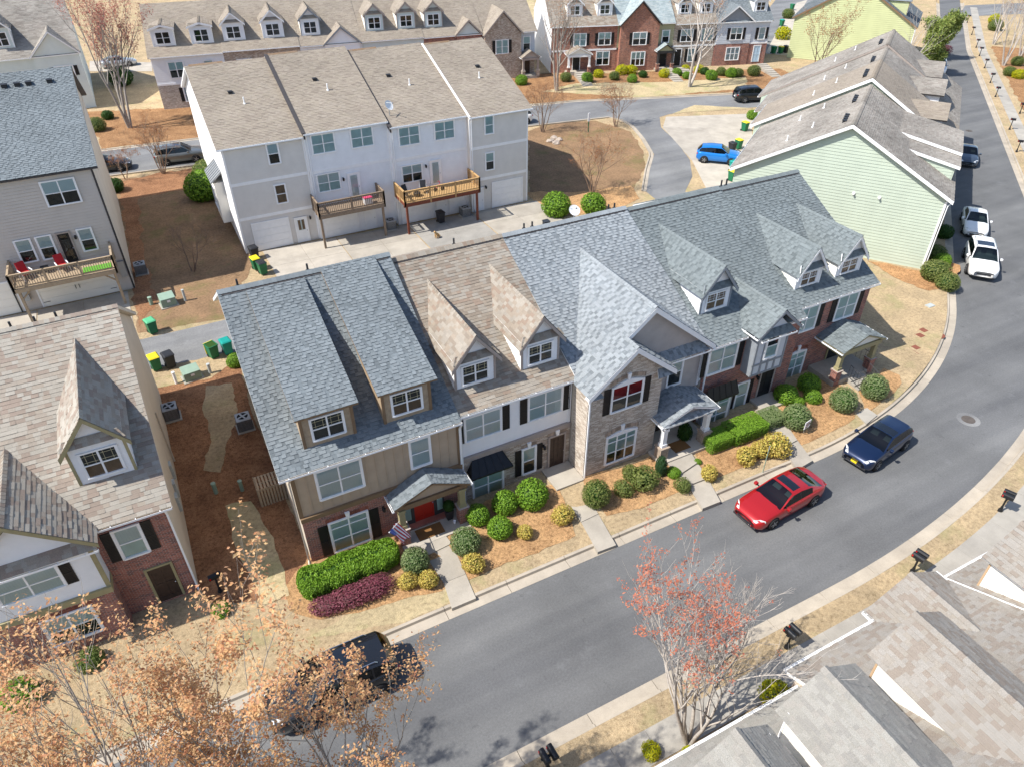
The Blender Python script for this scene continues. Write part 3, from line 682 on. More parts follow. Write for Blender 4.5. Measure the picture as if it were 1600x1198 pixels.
# footpath of poured slabs on the far side
sidewalk = bpy.data.objects.new('sidewalk', None); COL.objects.link(sidewalk); sidewalk['kind'] = 'structure'; ORG[sidewalk.name] = Vector()
_in = offset(KS, -1.55); _out = offset(KS, -2.75)
def resample(line, step):
    out = [line[0]]; acc = 0
    for a, b in zip(line[:-1], line[1:]):
        l = hypot(b[0]-a[0], b[1]-a[1]); t = step-acc
        while t < l: out.append((a[0]+(b[0]-a[0])*t/l, a[1]+(b[1]-a[1])*t/l)); t += step
        acc = l-(t-step)
    return out
_c = resample(offset(KS, -2.15), 1.5); _a = offset(_c, .6); _b = offset(_c, -.6)
for i in range(len(_c)-1):
    if _c[i][0] < -14 or _c[i][0] > 150: continue
    mb = MB(); g = .008
    p = [Vector((*_a[i], .17)), Vector((*_a[i+1], .17)), Vector((*_b[i+1], .17)), Vector((*_b[i], .17))]; cc = sum(p, Vector())/4
    mb.slab([cc+(q-cc)*.992 for q in p], (0,0,1), .1); mb.build('paving_slab', 'concrete_grey', sidewalk)
def px_poly(pts, z=.2): return [tuple(G(x, y, z)[:2]) for x, y in pts]
# pine straw beds of the front gardens and lawns (photo outlines laid on the ground)
BEDS = [
 [(440,925),(452,952),(500,966),(560,955),(625,935),(690,922),(712,905),(690,868),(650,850),(620,835),(480,872)],
 [(695,842),(728,905),(765,908),(828,884),(872,864),(910,848),(884,788),(872,755),(760,780),(720,812)],
 [(905,745),(948,804),(1002,792),(1066,764),(1046,705),(985,728)],
 [(1082,700),(1112,757),(1160,757),(1210,742),(1240,722),(1205,640),(1130,670)],
 [(1240,690),(1262,718),(1300,705),(1335,680),(1355,662),(1335,640),(1300,590),(1200,622)],
 [(1340,612),(1368,655),(1400,646),(1425,612),(1405,588),(1380,578)]]
def off_kerb(poly, m=.35):
    out = []
    for p in poly:
        p = Vector(p); best = min(((Vector(q)-p).length, i) for i, q in enumerate(NBF))[1]; a, b = Vector(NBF[max(best-1, 0)]), Vector(NBF[min(best+1, len(NBF)-1)]); t = (b-a).normalized(); n = Vector((-t.y, t.x)); d = (p-a).dot(n)
        if d < m: p = p+n*(m-d)
        out.append(tuple(p))
    return out
NBF = resample(NB, .5)[:400]
for i, b in enumerate(BEDS): drape('pine_straw_bed', off_kerb(px_poly(b, .25), (.75,.75,.7,.7,.55,.4)[i]), 'pine_straw', .022, hN, .6, wob=.12, seed=i)
drape('pine_straw_bed', px_poly([(232,588),(372,556),(392,640),(488,878),(470,925),(335,948),(300,900),(262,700)]), 'pine_straw_brown_shade', .02, hN, .8, wob=.1, seed=21)
drape('grass_strip', px_poly([(322,602),(362,598),(372,640),(352,700),(345,738),(318,735),(331,690),(316,640)]), 'dry_grass', .03, hN, .8, wob=.15, seed=22)
drape('grass_strip', px_poly([(352,790),(392,783),(428,840),(452,930),(412,945),(372,866)]), 'dry_lawn', .03, hN, .8, wob=.12, seed=23)
drape('grass_patch', px_poly([(231,578),(362,548),(372,560),(330,590),(240,606)]), 'dry_grass', .026, hN, 1, wob=.1, seed=24)
drape('front_lawn', off_kerb(px_poly([(478,996),(560,950),(640,930),(700,912),(742,935),(640,985)]), .01), 'dry_lawn', .012, hN, .8, wob=.08, seed=25)
# service lane behind the row, drives, loop road, back street
LANE = [tuple(G(x, y, .15)[:2]) for x, y in ((213.7,527),(356.7,498))]+[tuple(G(x, y, .15)[:2]) for x, y in ((362,546),(229.5,576))]
ya_ = (LANE[0][1]+LANE[1][1])/2; yb_ = (LANE[2][1]+LANE[3][1])/2
drape('service_lane', [(-60, yb_-.1), (46, yb_-.9), (46, ya_-.6), (-60, ya_+.2)], 'asphalt_lane', .012, hN, 2.5)
LYA, LYB = ya_, yb_
BSU = [(-60,92.5),(-4.4,87.7),(6.2,86.7),(28,83.5),(49.8,79.5),(60,75.8),(72,71.8),(90,66.5)]
BSL = [(90,61.5),(68,67.3),(60,69.6),(57,70),(55.3,69.6),(53.2,66.5),(51.6,61.5),(49.5,56.6),(46.8,52.8),(43.8,50.1),(43.5,46.2),(39.8,46.6),(40.6,51.8),(44,56),(47.2,59.6),(49.2,64),(50.8,68.5),(50.9,71),(50,72.6),(41.2,73.9),(20,76.7),(1.6,79.3),(-3.2,79.8),(-60,84.5)]
drape('back_street', BSU+BSL, 'asphalt_back', .016, hN, 400)
kerb('kerb', BSU, 1, 4, pan=.3, h=.1, z0=.157); kerb('kerb', [(-60,84.5),(-3.2,79.8),(1.6,79.3),(20,76.7),(41.2,73.9),(50,72.6),(50.9,71),(50.8,68.5),(49.2,64),(47.2,59.6),(44,56),(40.6,51.8)], -1, 4, pan=.3, h=.1, z0=.157)
pad = bpy.data.objects.new('parking_pad', None); COL.objects.link(pad); pad['kind'] = 'structure'; ORG[pad.name] = Vector()
def slabs(root, poly, nx, ny, z0, z1, mat, gap=.012):
    """poly: 4 corners; split into nx*ny cast slabs"""
    A, B, C_, D_ = [Vector((*p, 0)) for p in poly]
    for i in range(nx):
        for j in range(ny):
            def q(a, b): return (A.lerp(B, a)).lerp(D_.lerp(C_, a), b)
            p = [q(i/nx, j/ny), q((i+1)/nx, j/ny), q((i+1)/nx, (j+1)/ny), q(i/nx, (j+1)/ny)]; c = sum(p, Vector())/4
            mb = MB(); mb.slab([c+(x-c)*(1-gap/ max(.3, (x-c).length))+V(0,0,z1) for x in p], (0,0,1), z1-z0); mb.build('paving_slab', mat, root)
slabs(pad, [(44.0,46.0),(49.6,56.4),(55.0,52.6),(48.4,42.6)], 1, 3, 0, .18, 'concrete_light')
slabs(pad, [(49.6,56.4),(53.3,66.3),(61.5,60.8),(55.0,52.6)], 1, 2, 0, .18, 'concrete_light')
slabs(pad, [(53.3,66.3),(56,69.3),(66.6,65.2),(61.5,60.8)], 1, 1, 0, .18, 'concrete_light')
drive = bpy.data.objects.new('garage_driveway', None); COL.objects.link(drive); drive['kind'] = 'structure'; ORG[drive.name] = Vector()
for x0, x1, mt in ((6.3,12.2,'concrete_light'),(12.25,18.3,'concrete'),(18.4,24.3,'concrete_dirty'),(24.4,30.6,'concrete')):
    slabs(drive, [(x0,47.0),(x1,46.9),(x1-.1,56.1-.055*(x1-6)),(x0-.1,56.1-.055*(x0-6))], 2, 3, 0, .165, mt)
slabs(drive, [(-9.8,47.2),(-3.95,47.2),(-3.95,54.2),(-9.8,54.2)], 2, 2, 0, .165, 'concrete')
slabs(drive, [(-18,47.2),(-9.85,47.2),(-9.85,54.2),(-18,54.2)], 2, 2, 0, .165, 'concrete_light')
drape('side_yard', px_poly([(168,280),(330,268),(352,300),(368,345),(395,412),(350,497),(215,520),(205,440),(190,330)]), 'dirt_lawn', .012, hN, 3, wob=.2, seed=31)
drape('pine_straw_bed', px_poly([(185,285),(255,268),(325,262),(335,290),(262,300),(215,310),(225,400),(245,470),(218,510),(205,440)]), 'pine_straw_brown_shade', .02, hN, 3, wob=.25, seed=32)
drape('pine_straw_bed', px_poly([(822,300),(850,345),(905,335),(955,330),(1000,310),(985,290),(900,300)]), 'pine_straw', .02, hN, 3, wob=.25, seed=33)
drape('dirt_slope', px_poly([(825,205),(860,193),(930,188),(985,205),(1005,235),(1008,262),(990,295),(900,305),(828,310)]), 'dirt_lawn', .012, hN, 3, wob=.2, seed=34)
drape('pine_straw_bed', [(-4,88.6),(6,87.6),(30,84.3),(50,80.4),(56,78.4),(82,70.2),(84,80),(57,91),(50,95),(4,101),(-5,104)], 'pine_straw_far_shade', .012, hN, 6, wob=.3, seed=35)
drape('far_lawn', px_poly([(848,143),(1000,152),(1170,138),(1165,120),(1040,128),(900,130)]), 'dry_lawn', .02, hN, 3, wob=.3, seed=36)
drape('pine_straw_bed', px_poly([(1355,408),(1440,424),(1452,400),(1500,415),(1496,445),(1452,455),(1410,440)]), 'mulch_orange', .02, hN, 2, wob=.2, seed=37)
drape('far_lawn', [(62,71.5),(67.6,67.0),(60,69.4),(57.4,69.9)], 'dry_lawn', .03, hN, 4, wob=.1, seed=38)
drape('back_hill', px_poly([(780,0),(835,0),(835,95),(815,100),(770,30)]), 'dry_lawn', .03, hN, 30, wob=.3, seed=39)
for a, b in ((-70, 30),): pass
_e0 = offset(KS, -3.6); _e1 = offset(KS, -9.5)
drape('pine_straw_bed', [p for p in _e0 if 60 < p[0] < 126]+[p for p in _e1 if 66 < p[0] < 130][::-1], 'pine_straw_far_shade', .016, hS, 400, wob=.3, seed=40)
drape('side_road', px_poly([(1497,27),(1600,22),(1600,5),(1508,9)], .15), 'asphalt_back', .02, hS, 400)
drape('far_road', px_poly([(1190,62),(1196,84),(1232,20),(1290,0),(1212,0),(1180,40)], .15), 'asphalt_back', .02, hN, 400)
drape('far_driveway', px_poly([(1196,84),(1234,88),(1250,20),(1262,0),(1245,5),(1220,38)], .15), 'concrete_light', .024, hN, 400)
drape('far_driveway', px_poly([(140,112),(238,112),(238,98),(140,96)], .15), 'concrete_light', .024, hN, 400)
drape('far_driveway', px_poly([(812,62),(835,60),(835,72),(815,74)], .15), 'concrete_light', .034, hN, 400)
# front walks: slabs stepping up from the kerb
walks = bpy.data.objects.new('front_walks', None); COL.objects.link(walks); walks['kind'] = 'structure'; ORG[walks.name] = Vector()
def walk(pxs, zs, mat='concrete'):
    """pxs: list of (left px, right px) rows from the kerb to the door"""
    for (a, b, z) in zip(pxs[:-1], pxs[1:], zs):
        p = [G(*a[0], z), G(*a[1], z), G(*b[1], z), G(*b[0], z)]; c = sum(p, Vector())/4
        mb = MB(); mb.slab([c+(q-c)*.99 for q in p], (0,0,1), z+.05); mb.build('paving_slab', mat, walks)
walk([((706,950),(744,934)),((693,910),(728,896)),((665,868),(706,848)),((648,850),(690,827))], [.19,.21,.26])
walk([((934,862),(963,851)),((908,815),(935,802)),((884,778),(912,762))], [.20,.24])
walk([((1098,794),(1126,783)),((1075,758),(1106,746)),((1060,742),(1090,722)),((1036,714),(1076,700))], [.22,.32,.42])
walk([((1246,733),(1270,719)),((1223,699),(1246,687)),((1198,664),(1222,652)),((1180,640),(1210,628))], [.22,.30,.36])
walk([((1354,662),(1371,648)),((1338,646),(1354,636))], [.22], 'concrete_grey')
# ------------------------------------------------------------------ the front row of five townhouses
YR, YB = 31.3, 39.2
def unit_root(name, label, x0, x1, yw, z=.2): return thing(name, label, 'townhouse', ((x0+x1)/2, yw, z), 0, 'townhouses of the front row', local=False)
def body(H, x0, x1, yw, g, ze, mat='beige_wall', ends=(False, False), zr=None):
    mb = MB(); zt = ze-.02; mb.box(x0, x1, yw, YB, g-.25, zt)
    b = mb.build('wall', mat, H)
    for on, x in zip(ends, (x0, x1)):
        if on:
            gm = MB(); gm.slab([(x,yw,zt),(x,YB,zt),(x,YR,zr-.12)] if x == x1 else [(x,YB,zt),(x,yw,zt),(x,YR,zr-.12)], (1 if x == x1 else -1,0,0), .1); gm.build('gable_wall', mat, H)
    return b
tan_ = math.tan
def main_roof(H, x0, x1, yw, ze, zr, mat, fascia='white_trim', cap=True, tab=.31):
    pts = [(x0,yw-.3,ze),(x1,yw-.3,ze),(x1,YR,zr),(x0,YR,zr)]
    r = roof(H, pts, mat, fascia, .15, 'roof', True, tab=tab)
    rb = roof(H, [(x1,YB+.3,ze),(x0,YB+.3,ze),(x0,YR,zr),(x1,YR,zr)], mat, fascia, .15, 'rear_roof', True, tab=.6, expo=.3)
    a = atan2(zr-ze, YR-yw+.3)
    if cap:
        mb = MB(); mb.slab([(x0+.15,YR-.27,zr-.27*tan_(a)+.05),(x1-.15,YR-.27,zr-.27*tan_(a)+.05),(x1-.15,YR,zr+.055),(x0+.15,YR,zr+.055)], (0,-sin(a),cos(a)), .05); mb.build('ridge_vent', 'dark_trim', H)  # vent strip whose dark colour stands for the shadow gap under the caps
        ridge_cap(H, (x0,YR,zr+.02), (x1,YR,zr+.02), (0,-cos(a),-sin(a)), (0,cos(a),-sin(a)), mat, .26)
    return lambda y: ze+(y-yw+.3)*(zr-ze)/(YR-yw+.3), (zr-ze)/(YR-yw+.3)
def rect(o, q, Y):
    """four crop points (TL,TR,BR,BL) on the wall plane Y -> a0,a1,b0,b1"""
    P = [onY(*ZP(o, *p), Y) for p in q]; return (P[0].x+P[3].x)/2, (P[1].x+P[2].x)/2, (P[2].z+P[3].z)/2, (P[0].z+P[1].z)/2
def front_panel(H, x0, x1, z0, z1, yw, d, mat, name):
    mb = MB(); mb.box(x0, x1, yw-d, yw+.02, z0, z1); return mb.build(name, mat, H)
def porch_gable(H, x0, x1, y0, y1, ze, zp, sh, trim, ceil='soffit', gm='tan_siding', over=.0, gut='metal_white', pent=False):
    """front-gabled porch roof from wall y1 to front y0"""
    xm = (x0+x1)/2; L = hypot(xm-x0, zp-ze)
    roof(H, [(x0,y1,ze),(x0,y0,ze),(xm,y0,zp),(xm,y1,zp)], sh, trim, .09, 'porch_roof'); roof(H, [(x1,y0,ze),(x1,y1,ze),(xm,y1,zp),(xm,y0,zp)], sh, trim, .09, 'porch_roof')
    mb = MB(); mb.slab([(x0+.25,y0+.25,ze-.06),(x1-.25,y0+.25,ze-.06),(xm,y0+.25,zp-.16)], (0,-1,0), .06); mb.build('porch_gable', gm, H)
    bm_ = MB(); bm_.box(x0+.12, x1-.12, y0+.15, y0+.43, ze-.36, ze-.08); bm_.box(x0+.12, x0+.36, y0+.43, y1, ze-.36, ze-.08); bm_.box(x1-.36, x1-.12, y0+.43, y1, ze-.36, ze-.08); bm_.build('porch_beam', trim, H)
    c = MB(); c.box(x0+.36, x1-.36, y0+.43, y1, ze-.12, ze-.09); c.build('porch_ceiling', ceil, H)
    if pent: roof(H, [(x0+.05,y0-.05,ze-.06),(x1-.05,y0-.05,ze-.06),(x1-.4,y0+.22,ze+.16),(x0+.4,y0+.22,ze+.16)], sh, trim, .05, 'pent_roof')
    for x, sx in ((x0,-1),(x1,1)): gutter(H, (x,y0,ze-.02), (x,y1,ze-.02), (sx,0,0), gut)

# ---- unit 1: tan board and batten over brick, red door
Y1 = 23.4; U1 = unit_root('townhouse', 'townhouse with tan board and batten upper wall, blue-grey roof and red front door', 1.61, 9.25, Y1)
g1 = .25; body(U1, 1.61, 9.25, Y1, g1, 5.73, 'beige_wall', (True, False), 10.33)
zf1, s1 = main_roof(U1, 1.12, 9.25, Y1, 5.73, 10.33, 'sh_blue', 'white_trim')
mb = MB(); mb.box(9.25, 9.27, Y1+.3, YB, 5.6, 5.73); mb.poly([(9.26,Y1-.3,5.58),(9.26,YR,10.18),(9.26,YR,9.7),(9.26,Y1-.3,5.4)]); mb.build('party_wall_edge', 'beige_wall', U1)
f1 = Face((0,Y1,0)); ZB1 = 3.0
front_panel(U1, 1.61, 9.22, ZB1, 5.6, Y1, .03, 'tan_siding', 'upper_wall'); fb1 = Face((0,Y1-.03,0)); battens(fb1, 1.75, 9.1, ZB1+.1, 5.55, U1, 'tan_siding')
front_panel(U1, 1.61, 9.22, g1-.25, 2.78, Y1, .12, 'brick_red', 'lower_wall'); fl1 = Face((0,Y1-.12,0))
mb = MB(); mb.box(1.58, 9.22, Y1-.16, Y1, 2.78, 3.02); mb.box(1.56, 1.74, Y1-.07, Y1, 3.02, 5.55); mb.box(9.06, 9.24, Y1-.07, Y1, 3.02, 5.55); mb.build('trim_band', 'brown_trim', U1)
A = (420,620)
for q, c_ in (([(265,440),(535,355),(560,515),(298,600)],2), ([(818,262),(938,222),(952,378),(832,418)],1)):
    a0,a1,b0,b1 = rect(A, q, Y1-.05); window(fb1, a0+.05, a1-.05, b0+.05, b1-.05, U1, c_, 2, back='blind')
a0,a1,b0,b1 = rect(A, [(350,735),(575,660),(603,825),(380,905)], Y1-.12); window(fl1, a0+.05, a1-.05, b0+.05, b1-.05, U1, 2, 3, back='blind'); soldier(fl1, a0-.1, a1+.1, b1+.06, U1); keystone(fl1, (a0+a1)/2, b1-.02, U1, .36)
shutter(fl1, a0-.50, a0-.06, b0, b1-.05, U1); shutter(fl1, a1+.06, a1+.50, b0, b1-.05, U1)
a0,a1,b0,b1 = rect(A, [(845,620),(960,570),(965,695),(855,738)], Y1-.1); dz1 = b0
f1d = Face((0,Y1-.1,0)); zfl = .28
door(fl1, a0, a1, zfl+.1, zfl+2.15, U1, 'door_red', 'dark_trim', label='red panelled front door with a white letter M')
mb = MB(); mx, mz = (a0+a1)/2, zfl+1.72                                              # letter M on the door
for p, q in (((-.14,-.15),(-.14,.15)),((.14,-.15),(.14,.15)),((-.14,.15),(0,-.06)),((.14,.15),(0,-.06))): mb.bar(fl1.p(mx+p[0], mz+p[1], .06), fl1.p(mx+q[0], mz+q[1], .06), .05, .02, up=(0,1,0))
for x in (-.14, .14):
    for z in (-.15, .15): fl1.box(mb, mx+x-.06, mx+x+.06, mz+z-.018, mz+z+.018, .05, .068)
mb.build('door_letter', 'white_trim', U1)
for x0, x1 in ((a0-.48, a0-.14), (a1+.14, a1+.48)):
    mb = MB(); fl1.box(mb, x0-.06, x1+.06, zfl+.05, zfl+2.25, .004, .05); s_ = mb.build('sidelight', 'dark_trim', U1)
    mb = MB(); fl1.box(mb, x0+.03, x1-.03, zfl+.35, zfl+2.1, .05, .054); mb.build('sidelight_curtain', 'blind_pale', s_); inst(unit_pane(), 'pane', s_, fl1.p(x0+.03, zfl+.35, .06), (x1-x0-.06, 1, 1.75))
porch1 = 21.85
mb = MB(); mb.box(5.55, 8.95, porch1, Y1-.1, 0, zfl); mb.build('porch_slab', 'concrete_light', U1, bevel=.02)
mb = MB(); mb.box(a0-.5, a1+.5, Y1-.5, Y1-.12, zfl, zfl+.09); mb.build('door_step', 'brick_red', U1)
porch_gable(U1, 5.42, 9.15, 22.15, Y1-.1, 2.74, 3.60, 'sh_blue', 'brown_trim')
for x in (5.78, 8.75): column(U1, x, 22.42, .1, 2.45, 1.2, 'olive_trim', 'brick_red')
gutter(U1, (1.12,Y1-.3,5.72), (9.25,Y1-.3,5.72), (0,-1,0)); downspout(U1, [(1.68,Y1-.2,5.6),(1.5,Y1-.02,5.2),(1.5,Y1-.02,.3),(1.45,Y1-.3,.25)], 'beige_wall'); downspout(U1, [(9.25,Y1-.3,5.55),(9.2,Y1-.12,5.2),(9.2,Y1-.12,3.0)])
sconce(fl1, 5.2, 2.05, U1)
# two shed dormers
for (xa, xb, xe0, xe1) in ((2.5,4.72,2.32,4.98),(6.0,8.2,5.8,8.48)):
    yf = 23.97; z0 = zf1(yf); zt = 7.9; ft = 7.98
    ytop = YR-.35 if xa < 5 else YR-.1; ztop = zf1(ytop)+.10
    zs = lambda y: ft+(y-(yf-.3))*(ztop-ft)/(ytop-(yf-.3))
    mb = MB(); mb.poly([(xa,yf,z0-.1),(xb,yf,z0-.1),(xb,yf,zt),(xa,yf,zt)])
    w_ = mb.build('dormer_wall', 'taupe_siding', U1); siding(Face((0,yf,0)), [(xa,z0-.05),(xb,z0-.05),(xb,zt),(xa,zt)], w_, 'wood_tanold', .16, parts=False)
    ck = MB()
    for x, sg in ((xa,-1),(xb,1)): ck.slab([(x,yf,z0-.1),(x,yf,zs(yf)-.05),(x,ytop-.2,zs(ytop-.2)-.05),(x,ytop-.2,zf1(ytop-.2)-.2)], (sg,0,0), .05)
    ck.build('dormer_cheek', 'wood_tanold', U1)
    roof(U1, [(xe0,yf-.3,ft),(xe1,yf-.3,ft),(xe1,ytop,ztop),(xe0,ytop,ztop)], 'sh_blue', 'brown_trim', .1, 'dormer_roof')
    fd = Face((0,yf,0)); tr = MB(); fd.box(tr, xa-.03, xa+.1, z0-.12, zt, 0, .05); fd.box(tr, xb-.1, xb+.03, z0-.12, zt, 0, .05); fd.box(tr, xa+.1, xb-.1, zt-.14, zt, 0, .048)
    for x in (xa, xb): tr.slab([(x,yf,zs(yf)-.32),(x,yf,zs(yf)-.1),(x,ytop-.3,zs(ytop-.3)-.1),(x,ytop-.3,zs(ytop-.3)-.2)], (-1 if x == xa else 1,0,0), -.03)
    tr.build('dormer_trim', 'brown_trim', U1); xm = (xa+xb)/2
    window(fd, xm-.66, xm+.66, z0+.32, z0+1.38, U1, 2, 2, 'white_trim', 'interior_dark', 'muntin_tan', back2='interior_dark' if xa < 5 else 'interior_tan', cas=.07)
for x in (2.1, 5.35): vent_pipe(U1, (x,YR+.55,10.1))

for yv, zv, hh in ((29.9,1.5,.9),(29.3,1.45,.7),(28.8,1.3,.6)): mb = MB(); mb.box(1.44, 1.61, yv-.22, yv+.22, zv, zv+hh); mb.build('meter_box', 'utility_grey', U1)
# ---- unit 2: white siding over brown brick, two gabled dormers
Y2 = 23.7; U2 = unit_root('townhouse', 'white sided townhouse with tan shingle roof, two gabled dormers and black metal window hood', 9.28, 15.36, Y2)
body(U2, 9.29, 15.36, Y2, .3, 5.78, 'beige_wall')
zf2, s2 = main_roof(U2, 9.285, 15.38, Y2, 5.78, 9.95, 'sh_tan')
front_panel(U2, 9.3, 15.34, 3.0, 5.65, Y2, .03, 'white_siding', 'upper_wall'); f2 = Face((0,Y2-.03,0)); siding(f2, [(9.3,3.05),(15.34,3.05),(15.34,5.64),(9.3,5.64)], U2, 'white_siding', .18)
front_panel(U2, 9.3, 15.34, 0, 2.75, Y2, .14, 'brick_stone', 'lower_wall'); fl2 = Face((0,Y2-.14,0))
mb = MB(); mb.box(9.3, 15.34, Y2-.17, Y2, 2.75, 3.0); mb.build('trim_band', 'taupe_trim', U2)
for xc_ in (9.28, 15.2): mb = MB(); mb.box(xc_, xc_+.14, Y2-.08, Y2, 3.0, 5.62); mb.build('corner_board', 'white_trim', U2)
Cc = (660,480)
for q in ([(240,655),(462,578),(462,715),(250,795)], [(615,530),(822,455),(815,605),(618,668)]):
    a0,a1,b0,b1 = rect(Cc, q, Y2-.05); window(f2, a0+.06, a1-.06, b0+.05, b1-.05, U2, 2, 2, back='blind', proud=.075); shutter(f2, a0-.43, a0-.05, b0, b1, U2); shutter(f2, a1+.05, a1+.43, b0, b1, U2)
a0,a1,b0,b1 = rect(Cc, [(290,965),(472,895),(472,1060),(292,1120)], Y2-.14); window(fl2, a0+.06, a1-.06, b0+.05, b1-.05, U2, 2, 3, back='blind_pale', back2='blind')
metal_awning(fl2, a0-.25, a1+.25, b1+.12, b1+.75, .62, U2, .3)
a0,a1,b0,b1 = rect(Cc, [(582,838),(662,795),(660,945),(580,978)], Y2-.14); window(fl2, a0+.05, a1-.05, b0+.05, b1-.05, U2, 1, 2, back='blind_pale', back2='interior_dark'); soldier(fl2, a0-.05, a1+.05, b1+.06, U2, 'brick_solid_stone'); keystone(fl2, (a0+a1)/2, b1+.04, U2)
shutter(fl2, a0-.38, a0-.05, b0, b1, U2); shutter(fl2, a1+.05, a1+.38, b0, b1, U2)
a0,a1,b0,b1 = rect(Cc, [(740,785),(830,757),(822,930),(735,965)], Y2-.14); door(fl2, a0+.03, a1-.03, .42, 2.42, U2, 'wood_door', 'taupe_trim', panels=((.06,.46),(.52,.95)), cols=3); soldier(fl2, a0-.1, a1+.1, 2.53, U2, 'brick_solid_stone'); keystone(fl2, (a0+a1)/2, 2.5, U2)
sconce(fl2, a0-.32, 2.05, U2)
mb = MB(); mb.box(a0-.4, 15.33, Y2-1.75, Y2-.14, 0, .4); mb.build('stoop', 'concrete', U2, bevel=.02)
gutter(U2, (9.27,Y2-.3,5.77), (15.36,Y2-.3,5.77), (0,-1,0)); downspout(U2, [(9.36,Y2-.3,5.6),(9.36,Y2-.12,5.2),(9.36,Y2-.22,.3)])
for xa, xb in ((9.6,11.65),(13.0,15.04)): gable_dormer(U2, xa, xb, 24.53, 7.93, 9.2, zf2, s2, ('sh_tan','white_siding','taupe_trim'), muntin='muntin_tan')
vent_pipe(U2, (12.9,YR+.5,9.75))

# ---- unit 3: brick bay under nested gables, stone porch columns
Y3 = 23.3; YB3 = 22.15; U3 = unit_root('townhouse', 'townhouse with pale brick bay, nested front gables and light grey shingle roof', 15.38, 23.15, Y3)
body(U3, 15.39, 23.16, Y3, .3, 5.66, 'beige_wall')
zf3, s3 = main_roof(U3, 15.385, 23.18, Y3, 5.66, 9.93, 'sh_light')
mb = MB(); mb.box(15.36, 19.66, YB3, Y3+.1, 0, 5.6); mb.poly([(15.36,YB3,5.6),(19.9,YB3,5.6),(17.72,YB3,7.55)]); mb.build('bay_wall', 'brick_pale', U3)
f3 = Face((0,YB3,0)); k3 = .815; xr3, zr3 = 19.25, 5.70+.815*(19.25-15.16)
xs3, zs3 = 17.72, 5.70+k3*(17.72-15.16)
# shared left slope: runs from the bay's left eave up to the high ridge
yfs, yfb = YB3-.33, Y3-.55
yb_of = lambda z: (z-5.66)/s3+Y3-.3
roof(U3, [(15.16,yb_of(5.70)+.1,5.70),(15.16,yfs,5.70),(xs3,yfs,zs3),(xs3,yb_of(zs3)+.1,zs3)], 'sh_light', 'white_trim', .12, 'gable_roof')
roof(U3, [(xs3,yb_of(zs3)+.1,zs3),(xs3,yfb,zs3),(xr3,yfb,zr3),(xr3,yb_of(zr3)+.1,zr3)], 'sh_light', 'white_trim', .12, 'gable_roof')
xe3 = xr3+(zr3-5.62)/k3
roof(U3, [(xe3,yfb,5.62),(xe3,yb_of(5.62)+.1,5.62),(xr3,yb_of(zr3)+.1,zr3),(xr3,yfb,zr3)], 'sh_light', 'white_trim', .12, 'gable_roof')
xq3 = xs3+(zs3-5.74)/k3; xq3b = xs3+(zs3-5.74)/k3
roof(U3, [(xq3,yfs,5.74),(xq3,yfb+.9,5.74),(xs3,yfb+.9,zs3),(xs3,yfs,zs3)], 'sh_light', 'white_trim', .12, 'gable_roof')
Lc = hypot(1, k3); ridge_cap(U3, (xr3,yfb,zr3), (xr3,yb_of(zr3),zr3), (-1/Lc,0,-k3/Lc), (1/Lc,0,-k3/Lc), 'sh_light', .17); ridge_cap(U3, (xs3,yfs,zs3), (xs3,yfb,zs3), (-1/Lc,0,-k3/Lc), (1/Lc,0,-k3/Lc), 'sh_light', .15)
for (xa, za, xb, zb, y) in ((15.16,5.7,xs3,zs3,yfs),(xq3,5.74,xs3,zs3,yfs),(xe3,5.62,xr3,zr3,yfb),(xs3,zs3,xr3,zr3,yfb)):
    mb = MB(); mb.slab([(xa,y-.01,za-.3),(xb,y-.01,zb-.3),(xb,y-.01,zb-.01),(xa,y-.01,za-.01)], (0,-1,0) , .05); mb.build('rake_board', 'white_trim', U3)
    mb = MB(); mb.slab([(xa,y+.05,za-.16),(xb,y+.05,zb-.16),(xb,y+.36,zb-.16),(xa,y+.36,za-.16)], (0,0,1), .02); mb.build('rake_soffit', 'white_trim', U3)
mb = MB(); mb.slab([(xs3-.5,Y3-.12,5.75),(xe3-.2,Y3-.12,5.75),(xr3,Y3-.12,zr3-.15),(xs3-.5,Y3-.12,zs3-.5)], (0,-1,0), .1); gw = mb.build('gable_wall', 'taupe_siding', U3)
fs3 = Face((0,Y3-.12,0)); siding(fs3, [(xs3,5.9),(xe3-.3,5.9),(xr3,zr3-.2)], gw, 'taupe_siding', .19, parts=False)
roof(U3, [(19.7,Y3-.58,5.52),(23.05,Y3-.58,5.52),(22.6,Y3-.1,5.98),(19.9,Y3-.1,5.98)], 'sh_light', 'white_trim', .08, 'pent_roof')
roof(U3, [(15.2,YB3-.32,5.52),(16.0,YB3-.32,5.52),(15.85,YB3-.0,5.85),(15.3,YB3-.0,5.85)], 'sh_light', 'white_trim', .06, 'pent_roof'); roof(U3, [(19.15,YB3-.32,5.52),(20.2,YB3-.32,5.52),(20.1,YB3-.0,5.85),(19.3,YB3-.0,5.85)], 'sh_light', 'white_trim', .06, 'pent_roof')
front_panel(U3, 19.66, 23.12, 2.9, 5.6, Y3, .05, 'taupe_siding', 'upper_wall'); ff3 = Face((0,Y3-.05,0)); siding(ff3, [(19.68,2.9),(23.0,2.9),(23.0,5.55),(19.68,5.55)], U3, 'taupe_siding', .19)
front_panel(U3, 19.66, 23.12, 0, 2.9, Y3, .04, 'brick_pale', 'lower_wall')
mb = MB(); mb.box(23.0, 23.15, Y3-.1, Y3, 2.9, 5.6); mb.build('corner_board', 'white_trim', U3)
Dd = (860,480)
